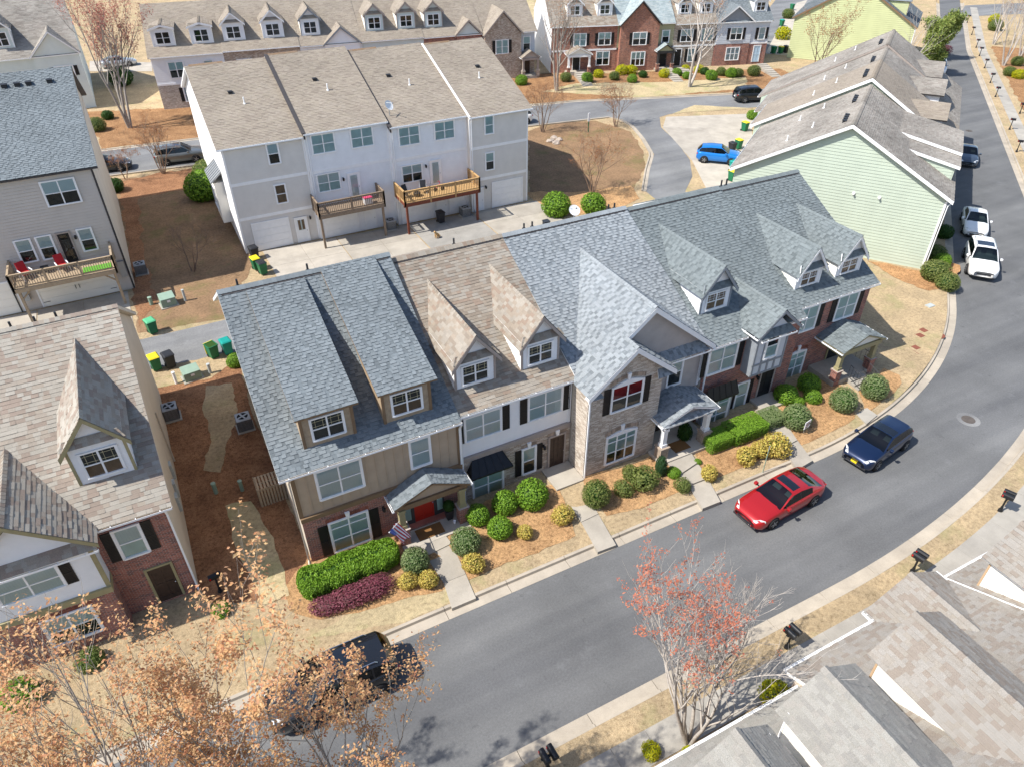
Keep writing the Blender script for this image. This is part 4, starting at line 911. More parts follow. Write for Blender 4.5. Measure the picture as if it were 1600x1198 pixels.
a0,a1,b0,b1 = rect(Dd, [(355,475),(545,415),(530,555),(350,615)], YB3); window(f3, a0+.06, a1-.06, b0+.05, b1-.03, U3, 2, 2, back='interior_red', back2='interior_dark', arch=.22); soldier(f3, a0-.1, a1+.1, b1+.12, U3, 'brick_solid_stone', .22, .24); keystone(f3, (a0+a1)/2, b1+.28, U3, .34)
shutter(f3, a0-.42, a0-.05, b0-.02, b1+.02, U3); shutter(f3, a1+.05, a1+.42, b0-.02, b1+.02, U3)
a0,a1,b0,b1 = rect(Dd, [(325,770),(500,695),(487,855),(315,915)], YB3); window(f3, a0+.06, a1-.06, b0+.05, b1-.05, U3, 3, 3, back='blind_pale', back2='interior_dark', arch=.16); soldier(f3, a0-.1, a1+.1, b1+.1, U3, 'brick_solid_stone', .22, .18); keystone(f3, (a0+a1)/2, b1+.22, U3, .34)
a0,a1,b0,b1 = rect(Dd, [(690,315),(780,290),(755,440),(677,460)], Y3-.05); window(ff3, a0+.05, a1-.05, b0+.05, b1-.05, U3, 1, 2, back='blind', back2='interior_dark', proud=.075)
p3 = 20.95; zf_3 = .5
porch_gable(U3, 19.4, 22.95, 21.2, Y3-.04, 2.8, 3.5, 'sh_light', 'white_trim', gm='taupe_siding', pent=True)
mb = MB(); mb.box(19.4, 22.7, p3, YB3-.02, 0, zf_3); mb.box(19.68, 23.0, YB3-.02, Y3-.04, 0, zf_3-.003); mb.build('porch_slab', 'concrete_light', U3, bevel=.02)
for x in (19.72, 22.5): column(U3, x, 21.45, .1, 2.48, 1.2, 'white_trim', 'stone', .26, .5)
fp3 = Face((0,Y3-.04,0)); door(fp3, 20.6, 21.55, zf_3+.02, zf_3+2.1, U3, 'wood_door', 'white_trim')
window(fp3, 22.3, 22.7, zf_3+.5, zf_3+2.1, U3, 1, 2, back='interior_dark')
gutter(U3, (23.05,Y3-.58,5.5), (19.7,Y3-.58,5.5), (0,-1,0)); downspout(U3, [(15.3,YB3-.3,5.6),(15.42,YB3-.06,5.2),(15.42,YB3-.06,.3)]); downspout(U3, [(23.12,Y3-.5,5.45),(23.12,Y3-.1,5.1),(23.12,Y3-.14,3.2)])
for x in (17.0, 17.5, 22.4, 22.8): vent_pipe(U3, (x,YR+.5,9.75), .3)
box_vent(U3, (18.6,YR+.9,9.55))

# ---- unit 4: red brick with timbered bay over the door
Y4 = 23.1; U4 = unit_root('townhouse', 'red brick townhouse with grey panelled upper bay and slate grey roof with one dormer', 23.2, 29.85, Y4)
body(U4, 23.2, 29.88, Y4, .3, 5.45, 'beige_wall')
zf4, s4 = main_roof(U4, 23.2, 29.9, Y4, 5.45, 9.8, 'sh_slate')
front_panel(U4, 23.2, 29.86, 0, 5.35, Y4, .05, 'brick_red', 'front_wall'); f4 = Face((0,Y4-.05,0))
a0,a1,b0,b1 = rect(Dd, [(930,255),(1095,200),(1075,350),(910,390)], Y4-.05); window(f4, a0+.06, a1-.06, b0+.05, b1-.05, U4, 2, 2, back='blind_pale', back2='blind'); shutter(f4, a0-.40, a0-.05, b0, b1, U4); shutter(f4, a1+.05, a1+.44, b0, b1, U4)
a0,a1,b0,b1 = rect(Dd, [(900,570),(1050,485),(1020,665),(890,715)], Y4-.45)
mb = MB(); mb.box(a0-.12, a1+.22, Y4-.45, Y4-.04, .2, b1+.1); mb.build('box_bay', 'grey_panel', U4); f4b = Face((0,Y4-.45,0)); window(f4b, a0+.06, a1-.06, b0+.05, b1-.05, U4, 2, 3, back='blind_pale', back2='blind'); 
mb = MB()
for i in range(3): x = a0+(a1-a0)*i/3; f4b.box(mb, x+.06, x+(a1-a0)/3-.06, .32, b0-.16, .0, .03)
mb.build('bay_panel', 'pale_blue_siding', U4)
metal_awning(f4b, a0-.2, a1+.32, b1+.1, b1+.85, .3, U4, .1)
a0,a1,b0,b1 = rect(Dd, [(1085,455),(1160,425),(1130,570),(1070,590)], Y4-.05); window(f4, a0+.05, a1-.05, b0+.05, b1-.05, U4, 1, 2, back='blind_pale', back2='blind'); shutter(f4, a0-.36, a0-.05, b0, b1, U4); shutter(f4, a1+.05, a1+.36, b0, b1, U4)
a0,a1,b0,b1 = rect(Dd, [(1225,390),(1285,370),(1245,530),(1200,545)], Y4-.05); door(f4, a0+.02, max(a1, a0+.95), .5, 2.65, U4, 'black_paint', 'taupe_trim'); sconce(f4, a0-.3, 2.1, U4)
mb = MB(); mb.box(a0-.45, a1+.6, Y4-1.25, Y4-.05, 0, .48); mb.build('stoop', 'concrete', U4, bevel=.02)
# overhanging timbered bay
bx0, bx1, by = 25.92, 28.15, 22.3
mb = MB(); mb.box(bx0, bx1, by, Y4, 3.0, 5.6); mb.poly([(bx0,by,5.6),(bx1,by,5.6),((bx0+bx1)/2,by,6.7)]); mb.build('bay_wall', 'pale_blue_siding', U4)
fb4 = Face((0,by,0)); mb = MB()
for x in (bx0+.06, bx0+.62, (bx0+bx1)/2, bx1-.62, bx1-.06): fb4.box(mb, x-.06, x+.06, 3.0, 5.55, 0, .035)
for z in (3.06, 3.72, 5.48): fb4.box(mb, bx0, bx1, z-.06, z+.06, 0, .03)
fsd = Face((bx0,0,0), (0,-1,0), (-1,0,0)); fsd.box(mb, -Y4, -by, 3.0, 5.55, 0, .012); mb.build('timber_trim', 'slate_trim', U4)
a0,a1,b0,b1 = rect(Dd, [(1265,165),(1345,135),(1315,275),(1245,300)], by); window(Face((0,by-.03,0)), a0+.05, a1-.05, b0+.05, b1-.05, U4, 1, 2, back='interior_dark', back2='blind_pale')
xm = 27.15; zbp = 7.05; zbe = 5.72; hw = 1.5; ybk = lambda z: (z-5.45)/s4+Y4-.3
for sg in (-1, 1):
    xe = xm+sg*hw; pts = [(xe,ybk(zbe)+.1,zbe),(xe,by-.3,zbe),(xm,by-.3,zbp),(xm,ybk(zbp)+.1,zbp)]
    if sg > 0: pts = [pts[1], pts[0], pts[3], pts[2]]
    roof(U4, pts, 'sh_slate', 'slate_trim', .1, 'bay_roof')
    mb = MB(); mb.slab([(xe,by-.31,zbe-.2),(xm,by-.31,zbp-.2),(xm,by-.31,zbp-.01),(xe,by-.31,zbe-.01)], (0,-1,0), .04); mb.build('rake_board', 'slate_trim', U4)
    gutter(U4, (xe,by-.3,zbe-.01), (xe,ybk(zbe),zbe-.01), (sg,0,0))
roof(U4, [(bx0-.1,by-.34,5.56),(bx1+.1,by-.34,5.56),(bx1-.2,by-.02,5.92),(bx0+.2,by-.02,5.92)], 'sh_slate', 'white_trim', .06, 'pent_roof')
Lb = hypot(hw, zbp-zbe); ridge_cap(U4, (xm,by-.3,zbp), (xm,ybk(zbp),zbp), (-hw/Lb,0,-(zbp-zbe)/Lb), (hw/Lb,0,-(zbp-zbe)/Lb), 'sh_slate', .15)
gutter(U4, (23.2,Y4-.3,5.44), (25.65,Y4-.3,5.44), (0,-1,0)); gutter(U4, (bx0-.1,by-.34,5.55), (bx1+.1,by-.34,5.55), (0,-1,0)); gutter(U4, (28.7,Y4-.3,5.44), (29.85,Y4-.3,5.44), (0,-1,0)); downspout(U4, [(23.3,Y4-.3,5.3),(23.32,Y4-.12,5.0),(23.32,Y4-.14,.5)])
gable_dormer(U4, 23.65, 25.64, 24.6, 7.82, 9.12, zf4, s4, ('sh_slate','white_siding','slate_trim'), 'interior_tan', back2='interior_tan', muntin='white_trim')
# ---- unit 5: red brick end house with olive porch posts
Y5 = 23.75; U5 = unit_root('townhouse', 'red brick end townhouse with two dormers and small porch on olive posts', 29.9, 35.95, Y5)
body(U5, 29.9, 35.98, Y5, .45, 5.62, 'brick_red', (False, True), 9.75)
zf5, s5 = main_roof(U5, 29.9, 36.25, Y5, 5.62, 9.75, 'sh_slate')
f5 = Face((0,Y5-.02,0)); Ee = (1040,420)
front_panel(U5, 29.9, 35.98, 0, 5.5, Y5, .02, 'brick_red', 'front_wall')
a0,a1,b0,b1 = rect(Ee, [(1010,165),(1125,130),(1095,265),(975,300)], Y5); window(f5, a0+.06, a1-.06, b0+.05, b1-.05, U5, 2, 2, back='blind_pale', back2='blind'); shutter(f5, a0-.44, a0-.05, b0, b1, U5); shutter(f5, a1+.05, a1+.46, b0, b1, U5)
wv5 = a1-a0; a0,a1,b0_,b1_ = rect(Ee, [(785,245),(895,212),(865,340),(755,375)], Y5); window(f5, a1-.06-wv5+.12, a1-.06, b0+.05, b1-.05, U5, 2, 2, back='blind_pale', back2='blind'); shutter(f5, a1+.05, a1+.44, b0, b1, U5); shutter(f5, a1-wv5-.40, a1-wv5-.0, b0, b1, U5)
a0,a1,b0,b1 = rect(Ee, [(720,510),(820,465),(780,610),(675,650)], Y5); window(f5, a0+.06, a1-.06, b0+.05, b1-.05, U5, 2, 3, back='blind_pale', back2='blind', arch=.12); soldier(f5, a0-.1, a1+.1, b1+.09, U5, arch=.13); keystone(f5, (a0+a1)/2, b1+.16, U5, .34)
zf_5 = .75; p5 = 21.75
a0,a1,b0,b1 = rect(Ee, [(940,490),(985,470),(970,560),(915,580)], Y5); door(f5, a0, a0+.95, zf_5+.02, zf_5+2.1, U5, 'black_paint', 'olive_trim', lite=(.2,.1,.8,.92,'interior_dark')); sconce(f5, a0-.35, zf_5+1.75, U5)
mb = MB(); mb.box(32.45, 35.75, p5, Y5-.02, 0, zf_5); mb.build('porch_slab', 'concrete', U5, bevel=.02)
porch_gable(U5, 32.35, 35.85, 21.6, Y5-.02, 2.9, 3.65, 'sh_slate', 'olive_trim', gm='cream_siding')
for x in (32.72, 35.5): column(U5, x, 21.95, .1, 2.6, 1.4, 'olive_trim', 'brick_red', .25, .42)
gutter(U5, (29.9,Y5-.3,5.61), (36.25,Y5-.3,5.61), (0,-1,0)); downspout(U5, [(29.98,Y5-.3,5.45),(29.98,Y5-.1,5.2),(29.98,Y5-.12,.6)])
for k, (xa, xb) in enumerate(((30.36,32.22),(33.48,35.42))): gable_dormer(U5, xa, xb, 24.5, 7.38, 8.66, zf5, s5, ('sh_slate','white_siding','olive_trim' if False else 'white_trim'), 'interior_tan', back2='interior_tan', muntin='white_trim', side='cream_siding')
for x in (30.6, 31.0): vent_pipe(U5, (x,YR+.55,9.55), .4)
# porch steps with iron railing
for i in range(5):
    mb = MB(); mb.box(33.6, 34.9, p5-.32*(i+1), p5-.32*i, 0, zf_5-.105*(i+1)); mb.build('step', 'concrete_grey', U5)
for x in (33.62, 34.88):
    rl = MB()
    rl.tube([(x,p5+.02,zf_5+.85),(x,p5-1.6,zf_5+.35)], .018, 5); rl.tube([(x,p5+.02,zf_5+.12),(x,p5-1.6,zf_5-.4)], .014, 5)
    for k in range(9): t = k/8; rl.tube([(x,p5+.02-1.62*t,zf_5+.12-.52*t),(x,p5+.02-1.62*t,zf_5+.85-.5*t)], .010, 4)
    rl.build('railing', 'black_metal', U5)
rl = MB()
for k in range(6): rl.tube([(35.7,p5+.4+.3*k,zf_5),(35.7,p5+.4+.3*k,zf_5+.85)], .01, 4)
rl.tube([(35.7,p5+.3,zf_5+.85),(35.7,Y5-.1,zf_5+.85)], .018, 5); rl.build('railing', 'black_metal', U5)
# mulch boards edging the steps handled with the beds
# ------------------------------------------------------------------ white house row behind (rear side, garages and decks)
def deck(name, label, x0, x1, y0, y1, zf, wood, rail, post, posts, brace=False, floor=None, beam=None, group='raised rear decks'):
    D = thing(name, label, 'deck', ((x0+x1)/2, y1, .16), 0, group, local=False)
    k = int((y1-y0)/.14)
    for i in range(k): mb = MB(); mb.box(x0, x1, y0+(y1-y0)*i/k+.004, y0+(y1-y0)*(i+1)/k-.004, zf-.04, zf); mb.build('deck_board', floor or wood, D)
    mb = MB(); mb.box(x0, x1, y0-.05, y0-.002, zf-.32, zf-.042); mb.box(x0, x0+.05, y0, y1, zf-.32, zf-.042); mb.box(x1-.05, x1, y0, y1, zf-.32, zf-.042); mb.build('rim_joist', beam or wood, D)
    mb = MB(); mb.box(x0, x1, y0+.35, y0+.45, zf-.5, zf-.322); mb.build('beam', beam or wood, D)
    for i, (px_, py_) in enumerate(posts): mb = MB(); mb.box(px_-.08, px_+.08, py_-.08, py_+.08, .15, zf-.3); mb.build('post', post, D)
    zt = zf+1.0
    me = bpy.data.meshes.new('baluster'); b_ = MB(); b_.box(-.02,.02,-.02,.02,0,.86); me.from_pydata([tuple(v) for v in b_.v], [], b_.f); me.materials.append(M(rail))
    runs = [((x0,y0),(x1,y0)), ((x0,y1),(x0,y0)), ((x1,y0),(x1,y1))]
    for (a, b) in runs:
        A_, B_ = V(*a,0), V(*b,0); L = (B_-A_).length; mb = MB()
        mb.bar(A_+V(0,0,zt), B_+V(0,0,zt), .13, .04); mb.build('handrail', rail, D); mb = MB(); mb.bar(A_+V(0,0,zt-.09), B_+V(0,0,zt-.09), .04, .09); mb.build('top_rail', rail, D); mb = MB(); mb.bar(A_+V(0,0,zf+.1), B_+V(0,0,zf+.1), .04, .09); mb.build('bottom_rail', rail, D)
        n = int(L/.15)
        for i in range(1, n): p = A_.lerp(B_, i/n); inst(me, 'baluster', D, (p.x, p.y, zf+.1))
        for i in range(0, max(2, int(L/1.9))+1):
            p = A_.lerp(B_, i/max(2, int(L/1.9))); mb = MB(); mb.box(p.x-.055, p.x+.055, p.y-.055, p.y+.055, zf-.3, zt+.02); mb.build('rail_post', rail, D)
    if brace:
        for px_, py_ in posts: mb = MB(); mb.bar((px_,py_,zf-1.0), (px_+(.7 if px_ < (x0+x1)/2 else -.7),py_,zf-.35), .09, .09); mb.build('brace', post, D)
    return D
BX = [4.95, 10.95, 17.6, 24.25, 29.75]; BY = [56.2, 56.0, 55.6, 55.1]; BZE = [8.60, 8.85, 8.48, 8.42]; BZR = [12.3, 12.5, 12.2, 12.15]
BL = ['end townhouse with beige siding, small bay window and tan roof beside the bare yard', 'white townhouse with weathered brown deck over its garage', 'white townhouse with new golden wood deck over its garage', 'pale end townhouse with plain garage door beside the curved road']
Bb = (440,120); B0 = (200,0); BU = []
def brect(q, Y, o): return rect(o, q, Y)
for i in range(4):
    x0, x1, y = BX[i], BX[i+1], BY[i]; H = thing('townhouse', BL[i], 'townhouse', ((x0+x1)/2, y, .16), 0, 'white townhouses across the lane', local=False); BU.append(H)
    wm = ('grey_siding','white_siding','white_siding','grey_siding')[i]; ze, zr = BZE[i], BZR[i]; yr = y+9.4; yb = y+18.8
    mb = MB(); mb.box(x0, x1, y, yb, 0, ze-.05); mb.build('wall', wm, H)
    if i == 0: 
        mb = MB(); mb.slab([(x0,yb,ze-.05),(x0,y,ze-.05),(x0,yr,zr-.15)], (-1,0,0), .1); mb.build('gable_wall', 'white_siding', H); fl = Face((x0,0,0), (0,-1,0), (-1,0,0)); siding(fl, [(-yb,.3),(-y,.3),(-y,ze-.1),(-yr,zr-.25),(-yb,ze-.1)], H, 'white_siding', .2, parts=True)
    if i == 3: mb = MB(); mb.slab([(x1,y,ze-.05),(x1,yb,ze-.05),(x1,yr,zr-.15)], (1,0,0), .1); mb.build('gable_wall', wm, H)
    f = Face((0,y,0)); zb1, zb2 = 3.0, 5.75
    for z0, z1 in ((.3,zb1-.12),(zb1+.12,zb2-.12),(zb2+.12,ze-.25)): siding(f, [(x0+.1,z0),(x1-.1,z0),(x1-.1,z1),(x0+.1,z1)], H, wm, .19, lap=.042, gap=.024)
    mb = MB(); f.box(mb, x0, x1, zb1-.12, zb1+.12, 0, .055); mb.build('trim_band', 'white_trim', H); mb = MB(); f.box(mb, x0, x1, zb2-.12, zb2+.12, 0, .055); mb.build('trim_band', 'white_trim', H)
    for xx in (x0, x1-.12): mb = MB(); f.box(mb, xx, xx+.12, .2, ze-.2, .001, .06); mb.build('corner_board', 'white_trim', H)
    xl = x0-.35 if i == 0 else x0; xr_ = x1+.3 if i == 3 else x1
    roof(H, [(xl,y-.3,ze),(xr_,y-.3,ze),(xr_,yr,zr),(xl,yr,zr)], 'sh_beige', 'white_trim', .16, 'roof'); roof(H, [(xr_,yb+.3,ze),(xl,yb+.3,ze),(xl,yr,zr),(xr_,yr,zr)], 'sh_beige', 'white_trim', .16, 'rear_roof', tabs=False)
    mb = MB(); mb.slab([(x0,yr-.12,zr-.02),(x0+2.6,yr-.12,zr-.02),(x0+2.6,yr+.12,zr+.06),(x0,yr+.12,zr+.06)], (0,0,1), .1); mb.build('ridge_vent', 'brown_trim', H)
    gutter(H, (xl,y-.3,ze-.01), (xr_,y-.3,ze-.01), (0,-1,0), hang=False)
    if i in (1, 2): mb = MB(); mb.slab([(x0-.02,y-.3,ze+.05),(x0-.02,yr,zr+.05),(x0-.02,yr,zr-.45),(x0-.02,y-.3,ze-.4)], (-1,0,0), .12); mb.slab([(x0-.14,y-.3,ze+.07),(x0+.16,y-.3,ze+.07),(x0+.16,yr,zr+.07),(x0-.14,yr,zr+.07)], (0,-.37,.93), .03); mb.build('party_flashing', 'dark_trim', H)
    if i == 3: mb = MB(); mb.slab([(x0-.1,y-.3,ze+.06),(x0+.06,y-.3,ze+.06),(x0+.06,yr,zr+.1),(x0-.1,yr,zr+.1)], (0,-.37,.93), .05); mb.build('party_flashing', 'white_trim', H)
    sl_ = (zr-ze)/(yr-y+.3); zz = lambda yy: ze+(yy-y+.3)*sl_
    vent_pipe(H, (x0+(2.9,3.4,3.5,3.0)[i], y+4.2, zz(y+4.2)), .5, .05, 'white_trim'); box_vent(H, (x0+(2.2,2.8,2.2,3.5)[i], y+5.6, zz(y+5.6)), s=.3)
    if i in (1, 2, 3): downspout(H, [(x0+.15,y-.25,ze-.1),(x0+.2,y-.08,ze-.5),(x0+.2,y-.08,.4)])
def bwin(i, q, o, cols, back='blind', back2=None):
    Y = BY[i]; a0, a1, b0, b1 = rect(o, q, Y); window(Face((0,Y-.03,0)), a0+.06, a1-.06, b0+.06, b1-.06, BU[i], cols, 2, back=back, back2=back2)
bwin(0, [(802,845),(875,832),(893,952),(825,965)], B0, 1, 'blind', 'interior_dark'); bwin(0, [(852,1085),(918,1072),(937,1180),(870,1195)], B0, 1, 'interior_tan', 'interior_tan')
bwin(1, [(165,345),(303,322),(318,435),(180,458)], Bb, 2, 'blind_pale'); bwin(1, [(395,308),(528,288),(540,400),(408,420)], Bb, 2, 'blind_pale'); bwin(1, [(205,575),(338,550),(347,655),(212,682)], Bb, 2, 'blind', 'blind_pale')
bwin(2, [(678,300),(805,280),(808,390),(685,408)], Bb, 2, 'blind_pale'); bwin(2, [(888,270),(1008,250),(1012,355),(893,375)], Bb, 2, 'blind_pale'); bwin(2, [(697,525),(820,503),(825,605),(706,622)], Bb, 2, 'blind', 'interior_dark')
bwin(3, [(1182,232),(1238,224),(1240,330),(1186,340)], Bb, 1, 'blind_pale'); bwin(3, [(1188,447),(1242,438),(1243,540),(1190,550)], Bb, 1, 'blind_pale', 'interior_dark')
for i, x, back in ((1, 14.35, 'blind_pale'), (2, 21.25, 'blind_pale')): f = Face((0,BY[i]-.05,0)); door(f, x-.42, x+.42, 3.1, 5.15, BU[i], 'door_white', 'white_trim', panels=((.04,.04),(.96,.96)), cols=1, lite=(.16,.08,.84,.94,back)); sconce(f, x-.85, 4.9, BU[i])
f = Face((0,BY[0]-.025,0)); f = Face((0,BY[0]-.05,0)); garage_door(f, 5.9, 8.6, .2, 2.45, BU[0]); door(f, 9.2, 10.05, .2, 2.25, BU[0], 'door_white', lite=(.2,.5,.8,.93,'interior_tan')); sconce(f, 10.4, 2.2, BU[0])
f = Face((0,BY[1]-.05,0)); garage_door(f, 11.5, 14.2, .2, 2.45, BU[1]); door(f, 14.9, 15.7, .2, 2.25, BU[1], 'door_white')
f = Face((0,BY[2]-.05,0)); garage_door(f, 18.0, 20.7, .2, 2.45, BU[2]); door(f, 21.2, 22.0, .2, 2.25, BU[2], 'door_white'); garage_door(f, 22.4, 23.8, .2, 2.3, BU[2])
f = Face((0,BY[3]-.05,0)); garage_door(f, 26.3, 29.15, .2, 2.45, BU[3]); sconce(f, 25.6, 2.3, BU[3]); door(f, 24.6, 25.3, .2, 2.2, BU[3], 'door_white')
# side bay with metal roof on the end house
mb = MB(); mb.box(4.2, 4.95, 60.5, 63.2, 1.2, 4.6); mb.build('side_bay', 'cream_siding', BU[0]); mb = MB(); mb.slab([(3.95,60.2,4.7),(3.95,63.5,4.7),(4.93,63.5,5.5),(4.93,60.2,5.5)], Vector((-.6,0,.75)).normalized(), .06); a_ = mb.build('bay_roof', 'metal_grey', BU[0])
for k in range(8): mb = MB(); mb.bar((3.95,60.25+k*.46,4.74), (4.93,60.25+k*.46,5.54), .03, .05); mb.build('roof_seam', 'metal_grey', a_)
fsb = Face((4.2,0,0), (0,-1,0), (-1,0,0)); window(fsb, -62.8, -60.9, 2.2, 4.0, BU[0], 2, 2, back='blind')
deck('wooden_deck', 'weathered dark brown deck with white cooler on the white townhouse', 10.75, 16.1, 54.0, 55.95, 3.05, 'wood_old', 'wood_old', 'wood_old', [(10.85,54.2),(15.95,54.2)])
deck('wooden_deck', 'new golden wood deck on dark red posts above a garage', 17.55, 24.2, 53.2, 55.55, 3.0, 'wood_new', 'wood_new', 'wood_red', [(17.75,53.5),(24.0,53.4)], beam='wood_red')
# satellite dishes
def dish(label, p, aim, pole, s=.38, parent=None):
    D = thing('satellite_dish', label, 'satellite dish', p, 0, 'satellite dishes'); mb = MB(); n = 16; az, el = aim; ax = V(cos(az)*cos(el), sin(az)*cos(el), sin(el)); c = V(0,0,pole); e1 = ax.orthogonal().normalized(); e2 = ax.cross(e1)
    rings = [(0,0),(.4,.012),(.75,.04),(1,.075)]
    for k in range(len(rings)-1):
        for i in range(n):
            a, b = 2*pi*i/n, 2*pi*(i+1)/n
            def q(r, t): return c+(e1*cos(t)+e2*sin(t)*1.08)*rings[r][0]*s+ax*rings[r][1]*s*2.2
            mb.poly([q(k,a), q(k+1,a), q(k+1,b), q(k,b)])
    mb.build('reflector', 'dish_white', D, True); mb = MB(); mb.tube([(0,0,-.1),(0,0,pole*.7),c-ax*.03], .03, 6); mb.build('mast', 'metal_grey', D); mb = MB(); mb.tube([c-e2*s*.9, c+ax*s*1.3], .014, 5); mb.box(*(v for p_ in zip(c+ax*s*1.3-V(.04,.04,.04), c+ax*s*1.3+V(.04,.04,.04)) for v in p_)); mb.build('feed_arm', 'metal_grey', D); return D
yy = BY[2]+1.0; dish('white satellite dish on the tan roof of the white townhouses', (18.1, yy, BZE[2]+.55), (radians(-60), radians(30)), .75)
dish('white satellite dish showing just above the front row ridge', (20.2, 31.9, 9.5), (radians(-100), radians(40)), .6, .3)
# ------------------------------------------------------------------ tan building, upper left
CY = 54.4; Ct = (0,240); HC = thing('apartment_house', 'tan sided three storey townhouse with blue-grey roof and red deck chairs', 'townhouse', (-6.6, CY, .16), 0, None, local=False)
mb = MB(); mb.box(-17, -3.42, CY, 73, 0, 9.3); mb.build('wall', 'tan_building', HC); mb = MB(); mb.slab([(-3.42,CY,9.3),(-3.42,73,9.3),(-3.42,64,13.3)], (1,0,0), .1); mb.build('gable_wall', 'beige_wall', HC); mb = MB(); mb.box(-3.425, -3.40, CY+.02, 73, 0, 9.3); mb.build('side_wall', 'beige_wall', HC)
fC = Face((0,CY,0)); siding(fC, [(-17,.3),(-3.5,.3),(-3.5,9.2),(-17,9.2)], HC, 'tan_building', .21, lap=.045, gap=.026)
mb = MB(); fC.box(mb, -3.52, -3.40, .2, 9.25, .0, .07); mb.build('corner_board', 'dark_trim', HC)
roof(HC, [(-17,CY-.3,9.35),(-3.05,CY-.3,9.35),(-3.05,64,13.5),(-17,64,13.5)], 'sh_blue', 'dark_trim', .16); roof(HC, [(-3.05,73.5,9.35),(-17,73.5,9.35),(-17,64,13.5),(-3.05,64,13.5)], 'sh_blue', 'dark_trim', .16, 'rear_roof', tabs=False)
mb = MB(); mb.slab([(-3.04,CY-.3,9.1),(-3.04,64,13.25),(-3.04,64,13.48),(-3.04,CY-.3,9.33)], (1,0,0), .05); mb.build('rake_board', 'beige_wall', HC)
gutter(HC, (-17,CY-.3,9.33), (-3.05,CY-.3,9.33), (0,-1,0), 'dark_trim', hang=False)
for x in (-4.6, -5.9, -6.6, -7.4): box_vent(HC, (x, 62.6, 12.95), s=.34)
fCc = Face((0,CY-.05,0))
def cw(q, cols, rows=2, back='blind', back2=None): a0, a1, b0, b1 = rect(Ct, q, CY); window(fCc, a0+.06, a1-.06, b0+.06, b1-.06, HC, cols, rows, back=back, back2=back2)
cw([(225,170),(430,135),(480,275),(285,315)], 2, back='blind', back2='interior_dark'); cw([(75,512),(175,495),(228,625),(130,640)], 1, back='blind', back2='interior_dark'); cw([(202,490),(298,470),(345,605),(255,620)], 1, back='blind', back2='interior_dark'); cw([(442,445),(530,428),(578,555),(492,572)], 1, back='blind', back2='interior_dark')
a0, a1, b0, b1 = rect(Ct, [(325,465),(405,452),(470,630),(385,640)], CY); door(fCc, a0+.08, a1-.08, 3.1, 5.2, HC, 'black_paint', 'taupe_trim', lite=(.2,.08,.8,.94,'interior_dark'), panels=((.04,.04),(.96,.96)), cols=1); sconce(fCc, a1+.25, 4.85, HC)
garage_door(fCc, -9.3, -4.5, .2, 2.5, HC, 'cream_siding', cols=6, hw=True); garage_door(fCc, -16, -10.6, .2, 2.5, HC, 'cream_siding', cols=6)
mb = MB(); fCc.box(mb, -3.98, -3.56, 1.3, 2.5, .01, .22); mb.build('meter_box', 'metal_grey', HC); mb = MB(); fCc.box(mb, -10.35, -9.9, 1.0, 2.2, .01, .22); mb.build('meter_box', 'metal_grey', HC); mb = MB(); mb.tube([fCc.p(-10.7,.2,.12), fCc.p(-10.7,3.0,.12)], .05, 6); mb.build('drain_pipe', 'dark_trim', HC)
deck('wooden_deck', 'sun-bleached deck with red lounge chairs and green turf mat', -10.2, -4.0, 52.0, CY-.03, 3.0, 'wood_tanold', 'wood_tanold', 'wood_tanold', [(-10.0,52.3),(-4.2,52.3)], True)
def lounge(label, p, rz):
    T = thing('lounge_chair', label, 'chair', p, rz, 'red deck chairs'); mb = MB(); mb.hexa([(-.28,-.3,.36),(.28,-.3,.36),(.28,.3,.3),(-.28,.3,.3),(-.28,-.3,.48),(.28,-.3,.48),(.28,.3,.42),(-.28,.3,.42)]); mb.build('seat', 'cushion_red', T, bevel=.03)
    mb = MB(); mb.hexa([(-.28,.25,.36),(.28,.25,.36),(.28,.36,.36),(-.28,.36,.36),(-.28,.5,1.05),(.28,.5,1.05),(.28,.62,1.02),(-.28,.62,1.02)]); mb.build('backrest', 'cushion_red', T, bevel=.03)
    for x in (-.34, .34):
        mb = MB(); mb.tube([(x,-.35,0),(x,-.32,.55),(x,.4,.6),(x,.3,0)], .02, 5); mb.build('leg_frame', 'metal_white', T)
        mb = MB(); mb.box(x-.035, x+.035, -.34, .3, .58, .61); mb.build('armrest', 'metal_white', T)
    return T
lounge('red cushioned deck chair beside the deck\'s left railing', (-9.35, 53.3, 3.0), radians(25)); lounge('red cushioned deck chair below the open door', (-7.15, 53.35, 3.0), radians(15))
T = thing('side_table', 'small dark side table between the two red deck chairs', 'table', (-8.25, 53.6, 3.0)); mb = MB(); mb.box(-.25,.25,-.2,.2,.42,.45); mb.build('table_top', 'black_metal', T)
for x in (-.22,.22):
    for y in (-.17,.17): mb = MB(); mb.box(x-.015,x+.015,y-.015,y+.015,0,.42); mb.build('leg', 'black_metal', T)
mb = MB(); mb.box(-6.0,-4.25,52.3,53.1,3.005,3.05); tag(mb.build('turf_mat', 'turf_green'), 'bright green artificial turf mat on the sun-bleached deck', 'mat')
